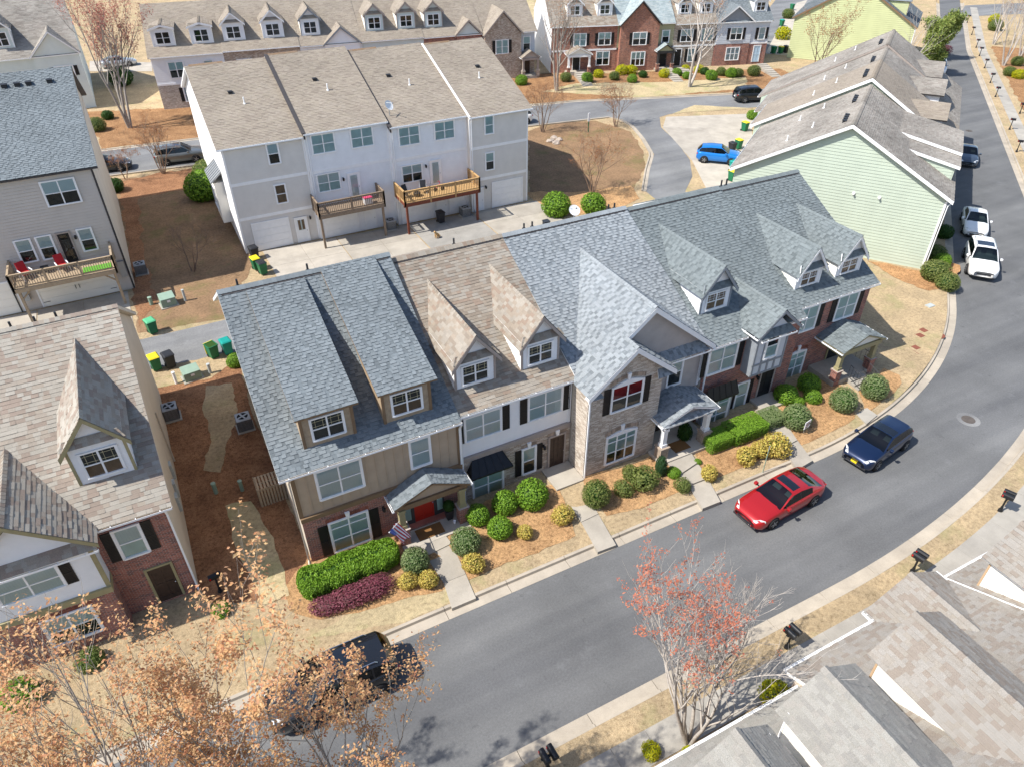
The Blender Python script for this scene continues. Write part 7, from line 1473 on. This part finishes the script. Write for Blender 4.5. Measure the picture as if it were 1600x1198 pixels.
    # wheels
    for x in (K['wb']/2-.05, -K['wb']/2-.05):
        for s in (1, -1):
            wr = K['wr']; y = s*(half(x)-.09); a_ = MB(); pr = [(wr+.055,-.05),(wr+.055,.075)]
            a_.lathe((x, s*(half(x)-.03), wr), [(.05,-.06),(wr+.05,-.06),(wr+.05,.034),(.05,.034)], 18, 0, (0,s,0)); a_.build('wheel_arch', 'tyre_dark', T)
            t_ = MB(); t_.lathe((x, y, wr), [(wr*.66,-.11),(wr*.93,-.11),(wr,-.07),(wr,.07),(wr*.93,.11+.035),(wr*.68,.11+.035)], 20, 0, (0,s,0)); wh = t_.build('wheel', 'rubber', T, True)
            r_ = MB(); r_.lathe((x, y, wr), [(.03,.10),(wr*.68,.105),(wr*.68,.142),(wr*.60,.142),(wr*.58,.115)], 16, 0, (0,s,0))
            for k in range(5):
                an = 2*pi*k/5; r_.bar((x+cos(an)*.03, y+s*.135, wr+sin(an)*.03), (x+cos(an)*wr*.62, y+s*.14, wr+sin(an)*wr*.62), .055, .03, up=(0,1,0))
            r_.build('rim', 'rim', wh)
    # lamps, grille, mirrors, plates
    for s in (1, -1):
        p = MB(); xa, xb = hl-.46, hl-.10; ya, yb2 = half(xa)+.004, half(xb)-.16; za, zb2 = belt(xa)-.02, belt(xb)+.0; xi, yi = hl-.30, half(xa)-.24
        Q = [(xa, ya, za-.07), (xb+.03, yb2+.10, zb2-.12), (xb+.06, yb2-.10, zb2-.10), (xi, yi, za-.07), (xa, ya-.03, za+.035), (xb, yb2+.06, zb2+.03), (xb+.02, yb2-.12, zb2+.04), (xi, yi, za+.045)]
        p.hexa([(x, s*y, z) for x, y, z in Q])
        p.build('headlight', 'lamp_clear', T, bevel=.015)
        z = belt(-hl+.1)-.14; p = MB(); x = -hl+.10; y = s*(half(x)-.16); p.box(x-.085, x+.2, y-.16, y+.165, z-.07, z+.09); p.build('tail_light', 'lamp_red', T, bevel=.02)
        p = MB(); x = wt1-.34; p.box(x-.09, x+.09, s*(half(x)+.13)-.10, s*(half(x)+.13)+.08, belt(x)+.0, belt(x)+.15); p.build('wing_mirror', paint_, T, bevel=.03)
        p = MB(); p.bar((x, s*(half(x)-.06), belt(x)+.03), (x, s*(half(x)+.06), belt(x)+.05), .06, .04); p.build('mirror_arm', 'black_paint', T)
        if rails: p = MB(); p.tube([(-1.7, s*W*.33, K['H']-.06), (-1.6, s*W*.33, K['H']+.04), (.1, s*W*.33, K['H']+.06), (.2, s*W*.33, K['H']-.01)], .02, 5); p.build('roof_rail', 'chrome', T)
    g = MB(); zg = belt(hl-.05)-.17; g.box(hl-.12, hl+.004, -W*.24, W*.24, zg-.10, zg+.05); g.build('grille', 'black_plastic', T, bevel=.015)
    g = MB(); g.box(hl-.1, hl+.012, -W*.25, W*.25, zg-.125, zg-.10); g.build('grille_trim', 'chrome', T)
    g = MB(); g.box(hl-.2, hl-.012, -W*.38, W*.38, K['sill']+.05, K['sill']+.17); g.build('lower_grille', 'black_plastic', T, bevel=.02)
    if plate: g = MB(); g.box(hl-.02, hl+.015, -.16, .16, K['sill']+.2, K['sill']+.32); g.build('plate', plate, T)
    g = MB(); g.box(-hl-.012, -hl+.02, -.17, .17, belt(-hl)-.42, belt(-hl)-.29); g.build('rear_plate', 'white_trim', T)
    return T
PK = 'cars parked along the front street'
car('red sedan with a dark sunroof parked facing left on the front street', (23.1, 16.28, 0), radians(184), 'sedan', 'paint_red', group=PK, sunroof=(-.55,-.05,4))
car('navy blue hatchback with glass sunroof parked on the bend', (30.6, 16.88, 0), radians(189), 'hatch', 'paint_navy', group=PK, sunroof=(-.55,.0,3), plate='yellow_plastic')
car('white SUV with dark sunroof at the front of the parked pair', (54.6, 27.95, 0), radians(218+2), 'suv', 'paint_white', group=PK, sunroof=(-.9,-.1,4), rails=True)
car('white sedan parked close behind the white SUV', (60.6, 32.75, 0), radians(218), 'sedan', 'paint_white', group=PK)
car('dark grey car parked beside the grey roofs of the green row', (74.5, 43.6, 0), radians(218), 'sedan', 'paint_slate', group=PK)
car('white car farthest up the street, beyond the green row', (102.5, 68.0+.4, 0), radians(218), 'compact_suv', 'paint_white', group=PK)
car('black SUV half hidden behind the orange budded maples', (.75, 16.75, 0), radians(181), 'suv', 'paint_black', group=PK, sunroof=(-.8,0,3), rails=True)
PB = 'cars parked behind the front row'
hb = atan2(53.27-55.12, 52.06-50.07); car('bright blue compact SUV on the concrete parking pad', (51.07+.85*-sin(hb), 54.2+.85*cos(hb), .18), hb, 'compact_suv', 'paint_blue', group=PB)
car('grey-green SUV parked behind a bare crape myrtle', (3.2, 80.55, .16), radians(-6), 'suv', 'paint_grey', group=PB, rails=True, sunroof=(-.5,.1,4))
car('black sedan parked behind the grey SUV by the tan building', (-3.9, 81.35, .16), radians(-6), 'sedan', 'paint_black', group=PB)
car('silver sedan on the far driveway behind the pink budded tree', (0.2, 126.2, .18), radians(4), 'sedan', 'paint_silver', group=PB)
car('white car showing past the right end of the white townhouses', (38.9, 75.6, .16), radians(172), 'compact_suv', 'paint_white', group=PB)
car('black SUV on the back street at the edge of the weathered roofs', (69.6, 69.6, .16), radians(-18), 'suv', 'paint_black', group=PB)
car('steel blue car on the far driveway beside the bins', (87.0, 88.0, .18), radians(-130), 'compact_suv', 'paint_steel', group=PB)
# ------------------------------------------------------------------ bins, utilities, small things
def wheelie(label, p, rz, bodym, lidm, open_=False, side=None, group='wheeled bins'):
    T = thing('wheeled_bin', label, 'bin', p, rz, group); mb = MB(); w0, w1, h = .24, .30, .95
    mb.hexa([(-w0,-w0,.06),(w0,-w0,.06),(w0,w0+.02,.06),(-w0,w0+.02,.06),(-w1,-w1-.03,h),(w1,-w1-.03,h),(w1,w1+.06,h),(-w1,w1+.06,h)]); mb.build('bin_body', bodym, T, bevel=.02)
    rm = MB(); 
    for a, b in (((-w1,-w1-.03),(w1,-w1-.03)),((w1,-w1-.03),(w1,w1+.06)),((w1,w1+.06),(-w1,w1+.06)),((-w1,w1+.06),(-w1,-w1-.03))): rm.bar((*a,h), (*b,h), .05, .05)
    rm.build('rim', bodym, T)
    ld_ = MB()
    if open_: ld_.slab([(-w1,w1+.07,h-.75),(w1,w1+.07,h-.75),(w1,w1+.13,h+.02),(-w1,w1+.13,h+.02)], (0,1,.1), .04); ld_.build('lid', lidm, T); q = MB(); q.poly([(-w1+.03,-w1,h+.004),(w1-.03,-w1,h+.004),(w1-.03,w1+.03,h+.004),(-w1+.03,w1+.03,h+.004)]); q.build('bin_inside', 'lf_dark', T)
    else:
        ld_.hexa([(-w1-.02,-w1-.07,h+.01),(w1+.02,-w1-.07,h+.01),(w1+.02,w1+.08,h+.03),(-w1-.02,w1+.08,h+.03),(-w1+.05,-w1+.02,h+.08),(w1-.05,-w1+.02,h+.08),(w1-.05,w1,h+.11),(-w1+.05,w1,h+.11)]); ld_.build('lid', lidm, T, bevel=.015)
    for s in (1,-1): q = MB(); q.lathe((s*.24, w0+.06, .1), [(.02,-.03),(.1,-.03),(.1,.03),(.02,.03)], 12, 0, (1,0,0)); q.build('wheel', 'rubber', T)
    q = MB(); q.tube([(-.22,w1+.14,h-.03),(.22,w1+.14,h-.03)], .02, 6); q.build('handle', bodym, T); return T
for a in (('green wheeled bin standing alone north of the lane', 240,520,.3,'green_plastic','green_lid'), ('green bin with yellow lid beside the black bin', 246,577,.2,'green_plastic','yellow_plastic'), ('black wheeled bin beside the yellow-lidded bin', 268,573,.25,'black_plastic','black_plastic'), ('teal bin behind the left end of the front row', 357,552,.2,'teal_plastic','teal_plastic'),
          ('black bin at the corner of the white end house', 399,404,.2,'black_plastic','black_plastic'), ('green bin with yellow lid before the black bin at the white house corner', 402,421,.2,'green_plastic','yellow_plastic'), ('green bin with dark lid at the edge of the white house driveway', 412,428,.2,'green_plastic','black_plastic'), ('black bin under the golden deck', 689,348,.1,'black_plastic','black_plastic'),
          ('black bin beside the blue SUV', 1143,238,.1,'black_plastic','black_plastic'), ('green bin with yellow lid behind the blue SUV near the roof edge', 1153,233,.1,'green_plastic','yellow_plastic'), ('green bin with yellow lid below the blue SUV', 1143,283,.1,'green_plastic','yellow_plastic'), ('teal bin close to the mint wall behind the row', 1145,268,.1,'teal_plastic','teal_plastic'), ('green bin near the top of the concrete pad', 1163,205,.1,'green_plastic','yellow_plastic'),
          ('green bin at the white end wall of the brick row', 828,88,0,'green_plastic','green_plastic'), ('green bin left of the steel blue car', 1195,66,0,'green_plastic','teal_plastic'), ('green bin farthest left of the lime house bins', 1208,84,0,'green_plastic','green_plastic'), ('yellow-lidded bin beside the lime house wall', 1219,84,0,'green_plastic','yellow_plastic'), ('black bin against the lime house wall', 1227,83,0,'black_plastic','black_plastic'), ('green bin above the yellow bush on the far driveway', 1221,41,0,'green_plastic','teal_plastic'), ('green bin highest up the far driveway', 1237,16,0,'green_plastic','green_plastic')):
    wheelie(a[0], gp(a[1], a[2], .18), a[3], a[4], a[5])
wheelie('open green bin with yellow side near the lane', gp(335,558,.16), .35, 'green_plastic', 'yellow_plastic', True)
def ac(label, p, rz, group='air conditioning units'):
    T = thing('air_conditioner', label, 'air conditioner', p, rz, group); s, h = .40, .85
    mb = MB(); mb.box(-s-.08, s+.08, -s-.08, s+.08, -.02, .06); mb.build('pad', 'concrete_grey', T)
    mb = MB(); mb.box(-s, s, -s, s, .06, h); mb.build('casing', 'metal_grey', T, bevel=.04)
    sl_ = MB()
    for k in range(9): z = .14+k*.075; sl_.box(-s-.006, s+.006, -s-.006, s+.006, z, z+.035)
    sl_.build('louvres', 'black_plastic', T); q = MB(); q.lathe((0,0,h), [(.36,-.02),(.36,.012),(.30,.014),(.30,-.03)], 20); q.build('fan_ring', 'metal_grey', T)
    q = MB(); q.lathe((0,0,h+.002), [(.30,0),(.30,.003),(.01,.003)], 20); q.build('fan_opening', 'tyre_dark', T)
    q = MB()
    for k in range(4): a_ = k*pi/2+.4; q.bar((.03*cos(a_),.03*sin(a_),h+.012), (.28*cos(a_),.28*sin(a_),h+.012), .1, .006)
    q.lathe((0,0,h), [(.07,0),(.07,.03),(.01,.04)], 10); q.build('fan_blades', 'metal_grey', T); return T
ac('air conditioner against the brick house at the left of the straw yard', gp(270,652,.2), 0); ac('air conditioner against the tan row end on the right of the straw yard', gp(384,668,.2), 0); ac('air conditioner beside the tan building corner', gp(222,427,.16), 0); ac('air conditioner between the two decks of the white townhouses', gp(611,358,.18), 0); ac('air conditioner under the golden deck beside the black bin', gp(727,338,.18), 0)
def transformer(label, p, w_, d, h, rz=0, mat='utility_green'):
    T = thing('utility_cabinet', label, 'utility box', p, rz, 'green utility boxes'); mb = MB(); mb.box(-w_/2-.1, w_/2+.1, -d/2-.1, d/2+.1, -.05, .06); mb.build('pad', 'concrete_grey', T); mb = MB(); mb.hexa([(-w_/2,-d/2,.06),(w_/2,-d/2,.06),(w_/2,d/2,.06),(-w_/2,d/2,.06),(-w_/2,-d/2,h-.12),(w_/2,-d/2,h-.12),(w_/2,d/2,h),(-w_/2,d/2,h)]); mb.build('cabinet', mat, T, bevel=.02); mb = MB(); mb.box(-.1,.12,-d/2-.012,-d/2,h*.5,h*.7); mb.build('warning_label', 'white_trim', T); return T
transformer('green transformer box in the shaded yard by the lane', gp(264,476,.16), 1.0, .9, .8, .12); transformer('pale green utility box in the sunlit strip by the lane', gp(301,590,.16), 1.0, .8, .75, .15)
def stub(label, p, h, r, mat, cap=True): mb = MB(); p = Vector(p); mb.lathe(p, [(r,-.05),(r,h-.06),(r*1.12,h-.06),(r*1.12,h),(.01,h+.02)], 12); return tag(mb.build('utility_pedestal', mat), label, 'utility pedestal', 'utility pedestals')
stub('small green cable pedestal beside the transformer box', gp(237,476,.16), .6, .13, 'utility_green'); stub('pale cable post right of the transformer box', gp(290,470,.16), .9, .09, 'utility_grey'); stub('white pipe left of the sunlit utility box', gp(276,599,.16), .85, .09, 'metal_white'); stub('pale pipe right of the sunlit utility box', gp(329,583,.16), .7, .1, 'utility_grey'); stub('green post left one of two in the shaded straw', gp(338,770,.2), .7, .11, 'utility_green'); stub('green post nearer the wooden screen in the shaded straw', gp(379,766,.2), .7, .10, 'utility_green')
# slatted wooden screen by unit 1
T = thing('wooden_screen', 'slatted wooden screen box against the tan end wall', 'screen', gp(430,785,.2), 0); 
for k in range(9): mb = MB(); mb.box(-.65+k*.145, -.65+k*.145+.10, -.02, .02, .02, 1.15); mb.build('slat', 'wood_tanold', T)
for k in range(7): mb = MB(); mb.box(-.67, -.63, .05+k*.15, .05+k*.15+.1, .02, 1.15); mb.build('slat', 'wood_tanold', T)
for y in (0, .5, 1.0): mb = MB(); mb.box(-.65, .65, y+.03, y+.07, 1.0, 1.08); mb.build('cross_rail', 'wood_tanold', T)
for k in range(8): mb = MB(); mb.box(-.62+k*.165, -.62+k*.165+.1, .07, 1.05, 1.09, 1.12); mb.build('slat', 'wood_tanold', T)
# mailboxes
def mailbox(label, p, rz, twin=True, s=1.0, group='black mailboxes'):
    T = thing('mailbox', label, 'mailbox', p, rz, group); mb = MB(); mb.lathe((0,0,0), [(.11,-.05),(.11,.12),(.07,.2),(.06,.32),(.045,.36),(.045,1.02)], 10); mb.build('post', 'black_metal', T)
    mb = MB(); mb.box(-.05,.05,-.3 if twin else -.06,.3 if twin else .06,1.0,1.04); mb.build('bracket', 'black_metal', T)
    for y in ((-.16,.16) if twin else (0,)):
        b = MB(); n = 8; P = []
        for x in (-.26,.26):
            P.append([V(x,y-.11,1.04), V(x,y+.11,1.04), V(x,y+.11,1.17)]+[V(x,y+.11*cos(pi*k/n),1.17+.10*sin(pi*k/n)) for k in range(1,n)]+[V(x,y-.11,1.17)])
        k = len(P[0]); b.v = P[0]+P[1]; b.f = [list(range(k))[::-1], [k+i for i in range(k)]]+[[i,(i+1) % k,k+(i+1) % k,k+i] for i in range(k)]; b.m = [0]*len(b.f); b.build('letter_box', 'black_metal', T)
        f_ = MB(); f_.box(-.24,-.18,y-.125,y-.112,1.10,1.20); f_.build('flag', 'lamp_red', T)
    return T
def mpos(x, y): return gp(x, y, .14)
mailbox('twin black mailbox in the middle of the near verge', mpos(1425,893), radians(-80)); mailbox('twin black mailbox nearest the red budded tree', mpos(1229,1011), radians(-85)); mailbox('black mailbox at the right edge on the outer bend', mpos(1562,798), radians(-70)); mailbox('twin black mailbox at the bottom edge of the photo', mpos(856,1202), radians(-88)); mailbox('black mailbox beside the brick house at the straw yard', mpos(345,925), radians(10), False)
far_mb = ((1588,238,'nearest of the far mailboxes, low at the right edge'), (1577,203,'second nearest of the far mailboxes'), (1593,178,'far mailbox set back at the right edge'), (1555,152,'far mailbox with a square dark board'), (1547,130,'far mailbox fifth from the right edge'), (1538,107,'far mailbox beside the tree shadow'), (1530,88,'far mailbox just inside the tree shadow'), (1525,75,'far mailbox at the end of the tree shadow'), (1518,55,'far mailbox second from the intersection'), (1511,36,'far mailbox nearest the intersection'))
for x, y, lb in far_mb: mailbox(lb, mpos(x, y), radians(-55), False, group='mailboxes along the far footpath')
# signs, covers, paving bits
T = thing('sign_post', 'thin green metal post standing before the golden shrubs', 'post', gp(1192,736,.2)); mb = MB(); mb.box(-.02,.02,-.015,.015,-.1,1.75); mb.build('post', 'utility_green', T); mb = MB(); mb.box(-.035,.035,-.01,.01,1.5,1.78); mb.build('marker_plate', 'utility_grey', T)
T = thing('yard_sign', 'small white yard sign with dark print beside the clipped dark ball shrub', 'sign', gp(1259,672,.45), radians(10)); mb = MB(); mb.box(-.26,.26,-.012,.012,.18,.68); mb.build('sign_board', 'white_trim', T); q = MB()
for k, (x0, x1, z) in enumerate(((-.18,.16,.58),(-.2,.2,.48),(-.12,.14,.38),(-.2,.02,.28))): q.box(x0, x1, -.016, -.0125, z-.022, z+.022)
q.build('sign_print', 'shutter_red', T)
for x in (-.2,.2): mb = MB(); mb.box(x-.008,x+.008,-.005,.005,-.1,.2); mb.build('stake', 'metal_grey', T)
T = thing('street_marker', 'green and white street marker on the dirt slope', 'sign', gp(919,207,.2)); mb = MB(); mb.box(-.05,.05,-.02,.02,0,2.0); mb.build('post', 'green_plastic', T); mb = MB(); mb.box(-.12,.12,-.03,.03,1.2,2.1); mb.build('marker_plate', 'metal_white', T)
def lid(name, label, p, r, mat, ring=None, sy=1.0):
    p = Vector(p); T = thing(name, label, 'cover', p)
    if ring: mb = MB(); mb.lathe((0,0,0), [(ring,-.02),(ring,.004),(r+.01,.005),(r+.01,-.02)], 28); mb.build('collar', 'asphalt_lane', T)
    mb = MB(); mb.lathe((0,0,0), [(r,-.02),(r,.009),(.01,.01)], 28); mb.build('lid', mat, T); q = MB()
    for k in range(-3, 4): w_ = sqrt(max(.01, r*r*.8-(k*r*.26)**2)); q.box(-w_, w_, k*r*.26-.02, k*r*.26+.02, .008, .016)
    q.build('tread', mat, T); return T
g_ = G(1513,655,0); lid('manhole_cover', 'round iron manhole cover with pale ring on the bend', (g_.x, g_.y, .004), .36, 'iron', .62); g_ = G(1466,524,.17); lid('manhole_cover', 'rusty oval looking cover set in the concrete apron by the kerb', (g_.x, g_.y, .18), .42, 'rust_red')
g_ = G(1514,205,0); lid('manhole_cover', 'small dark manhole cover far up the street', (g_.x, g_.y, .004), .36, 'iron')
ap = [V(*q_, .165) for q_ in off_kerb([tuple(G(x, y, .16)[:2]) for x, y in ((1457,513),(1487,508),(1476,533),(1456,548))], .06)]; mb = MB(); mb.slab([tuple(p) for p in ap], (0,0,1), .1); o_ = mb.build('drain_apron', 'concrete_grey'); o_['kind'] = 'structure'
for x, y, lb in ((1443,516,'upper square paver of the pair by the drain'), (1438,524,'second square paver of the pair by the drain'), (1431,543,'third square paver down the brown lawn'), (1428,552,'lowest square paver down the brown lawn')): p = G(x, y, .2); mb = MB(); mb.box(p.x-.22,p.x+.22,p.y-.22,p.y+.22,.1,.215); tag(mb.build('paver', 'rust_red', bevel=.01), lb, 'paver', 'square brown pavers')
p = G(1453,478,.2); mb = MB(); mb.box(p.x-.3,p.x+.3,p.y-.2,p.y+.2,.1,.25); mb.box(p.x-.26,p.x+.26,p.y-.16,p.y+.16,.25,.26); tag(mb.build('meter_cover', 'utility_grey'), 'small pale meter cover in the lawn by the mint house', 'cover')
# porch things
def doormat(label, x0, x1, y0, y1, z): mb = MB(); mb.box(x0, x1, y0, y1, z, z+.02); mb.box(x0+.06, x1-.06, y0+.06, y1-.06, z+.0201, z+.026); return tag(mb.build('door_mat', ['mat_brown']), label, 'mat', 'brown door mats')
doormat('large brown door mat before the red door', 6.4, 7.7, Y1-1.3, Y1-.6, zfl); doormat('brown door mat on the stone column porch', 20.6, 21.6, 21.3, 22.05, zf_3)
T = thing('planter', 'tall black planter with dark shrub beside the red door', 'planter', (8.2, Y1-.6, zfl)); mb = MB(); mb.hexa([(-.13,-.13,0),(.13,-.13,0),(.13,.13,0),(-.13,.13,0),(-.2,-.2,.62),(.2,-.2,.62),(.2,.2,.62),(-.2,.2,.62)]); mb.build('pot', 'black_plastic', T, bevel=.01); o_ = inst(SH['dark'][0], 'foliage', T, (0,0,.85), (.27,.27,.33))
T = thing('small_pot', 'small white pot beside the black planter', 'pot', (8.3, Y1-1.0, zfl)); mb = MB(); mb.lathe((0,0,0), [(.06,0),(.08,.14),(.07,.15),(.05,.1)], 10); mb.build('pot', 'metal_white', T)
# flag on the left porch column
T = thing('flag', 'stars and stripes flag hanging from the left porch column', 'flag', (5.62, 22.2, 1.75)); pole0, pole1 = V(0,.05,.1), V(-.55,-.75,.75); mb = MB(); mb.tube([pole0, pole1], .014, 6); mb.build('flag_pole', 'metal_white', T)
def flag_pt(u, v): 
    p = pole1.lerp(pole0, u*.78); return p+V(.34*v*1.0, .02*sin(v*5+u*3), -v*.8)+V(.05*sin(u*7+v*2), .05*sin(u*9+v*3), 0)
for st in range(13):
    mb = MB()
    for i in range(10):
        v0, v1 = i/10, (i+1)/10
        if i < 4 and st < 7: continue
        mb.poly([flag_pt(st/13, v0), flag_pt((st+1)/13, v0), flag_pt((st+1)/13, v1), flag_pt(st/13, v1)])
    mb.build('stripe', 'flag_red' if st % 2 == 0 else 'flag_white', T)
mb = MB()
for i in range(4):
    for j in range(7): mb.poly([flag_pt(j/13, i/10), flag_pt((j+1)/13, i/10), flag_pt((j+1)/13, (i+1)/10), flag_pt(j/13, (i+1)/10)])
mb.build('canton', 'flag_blue', T); T.scale = (1.5, 1.5, 1.35); mb = MB()
for i in range(5):
    for j in range(4): 
        c = flag_pt((j+.6)/4*7/13*.9, (i+.5)/5*.4); r_ = .016
        mb.poly([c+V(r_*cos(a)*1.0, -.012, r_*sin(a)) if k % 2 == 0 else c+V(r_*.4*cos(a), -.012, r_*.4*sin(a)) for k, a in enumerate([2*pi*q/10+pi/2 for q in range(10)])])
mb.build('stars', 'flag_white', T, kind='stuff')
# deck items on the white houses
def block(name, label, cat, x0, x1, y0, y1, z0, z1, mat, lidm=None):
    T = thing(name, label, cat, ((x0+x1)/2, (y0+y1)/2, z0), 0, None, local=False); mb = MB(); mb.box(x0,x1,y0,y1,z0,z1); mb.build('box', mat, T, bevel=.02)
    if lidm: mb = MB(); mb.box(x0-.03,x1+.03,y0-.03,y1+.03,z1,z1+.08); mb.build('lid', lidm, T, bevel=.02)
    return T
block('cooler', 'white cooler box with pink lid on the weathered deck', 'cooler', 14.55, 15.2, 54.3, 54.75, 3.05, 3.55, 'metal_white', 'pink')
T = thing('wheeled_toy', 'small pink and red wheeled toy on the golden deck', 'toy', (21.0,54.4,3.0)); mb = MB(); mb.tube([(-.3,0,.2),(0,0,.55),(.3,0,.2)], .03, 6); mb.tube([(.1,0,.3),(.1,0,.8),(-.05,0,.85)], .025, 6); mb.build('toy_frame', 'pink', T)
for x in (-.32,.32): mb = MB(); mb.lathe((x,0,.17), [(.05,-.03),(.17,-.03),(.17,.03),(.05,.03)], 12, 0, (0,1,0)); mb.build('wheel', 'rubber', T)
def sling(label, p, rz):
    T = thing('folding_chair', label, 'chair', p, rz, 'dark folding chairs on the golden deck'); mb = MB(); mb.slab([(-.25,-.25,.42),(.25,-.25,.42),(.25,.2,.38),(-.25,.2,.38)], (0,0,1), .03); mb.build('seat', 'black_plastic', T); mb = MB(); mb.slab([(-.25,.2,.4),(.25,.2,.4),(.25,.42,.95),(-.25,.42,.95)], (0,-.9,.4), .03); mb.build('backrest', 'black_plastic', T)
    for x in (-.26,.26): mb = MB(); mb.tube([(x,-.25,0),(x,.3,.75)], .014, 5); mb.tube([(x,.3,0),(x,-.25,.42)], .014, 5); mb.build('leg_frame', 'metal_grey', T)
sling('dark folding chair at the left end of the golden deck', (18.2,54.4,3.0), .4); sling('dark folding chair beside the window on the golden deck', (19.7,54.6,3.0), -.3)
mb = MB(); mb.lathe((19.0,54.2,3.0), [(.28,0),(.3,.3),(.25,.34),(.05,.3)], 14); tag(mb.build('fire_bowl', 'black_metal'), 'round black fire bowl between the dark folding chairs', 'fire bowl')
# small seated tan dog on the drive
def dog(label, p, rz, fur='wood_new', s=1):
    T = thing('dog', label, 'dog', p, rz); me = bpy.data.meshes.new('dog_body')
    vs_ = [(0,0,.30),(-.12,0,.24),(-.22,0,.18),(.08,0,.40),(.14,0,.50),(.22,0,.60),(.31,0,.57),(.10,.08,.30),(.12,.09,.15),(.14,.09,.02),(.10,-.08,.30),(.12,-.09,.15),(.14,-.09,.02),(-.12,.12,.16),(.0,.14,.12),(-.06,.14,.03),(-.12,-.12,.16),(.0,-.14,.12),(-.06,-.14,.03),(-.34,0,.10),(-.42,.03,.08),(.2,.05,.68),(.2,-.05,.68)]
    ed = [(0,1),(1,2),(0,3),(3,4),(4,5),(5,6),(3,7),(7,8),(8,9),(3,10),(10,11),(11,12),(2,13),(13,14),(14,15),(2,16),(16,17),(17,18),(2,19),(19,20),(5,21),(5,22)]
    rad = [.13,.14,.14,.12,.085,.085,.045,.06,.045,.04,.06,.045,.04,.09,.06,.04,.09,.06,.04,.03,.025,.03,.03]
    me.from_pydata(vs_, ed, []); T.scale = (s,)*3; me.materials.append(M(fur)); o = bpy.data.objects.new('body', me); COL.objects.link(o); o.parent = T; md = o.modifiers.new('skin', 'SKIN') 
    for i, r_ in enumerate(rad): me.skin_vertices[0].data[i].radius = (r_, r_)
    me.skin_vertices[0].data[0].use_root = True; s_ = o.modifiers.new('sub', 'SUBSURF'); s_.levels = 1; s_.render_levels = 2; return T
dog('small tan dog sitting on the shaded drive below the golden deck', gp(683,372,.18), radians(200))
rnd_ = random.Random(3)
for x, y, lb in ((860,221,'rock at the left end of the little rock group'), (868,224,'rock in the middle of the little rock group'), (874,219,'rock on the upper right of the little rock group'), (866,216,'small rock behind the little rock group')):
    bm = bmesh.new(); bmesh.ops.create_icosphere(bm, subdivisions=2, radius=.45)
    for v in bm.verts: v.co *= rnd_.uniform(.75, 1.15); v.co.z *= .55
    me = bpy.data.meshes.new('rock'); bm.to_mesh(me); bm.free(); me.materials.append(M('stone_litter')); o_ = bpy.data.objects.new('rock', me); COL.objects.link(o_); q_ = G(x, y, .2); o_.location = (q_.x, q_.y, .2); tag(o_, lb, 'rock', 'rocks on the dirt slope')
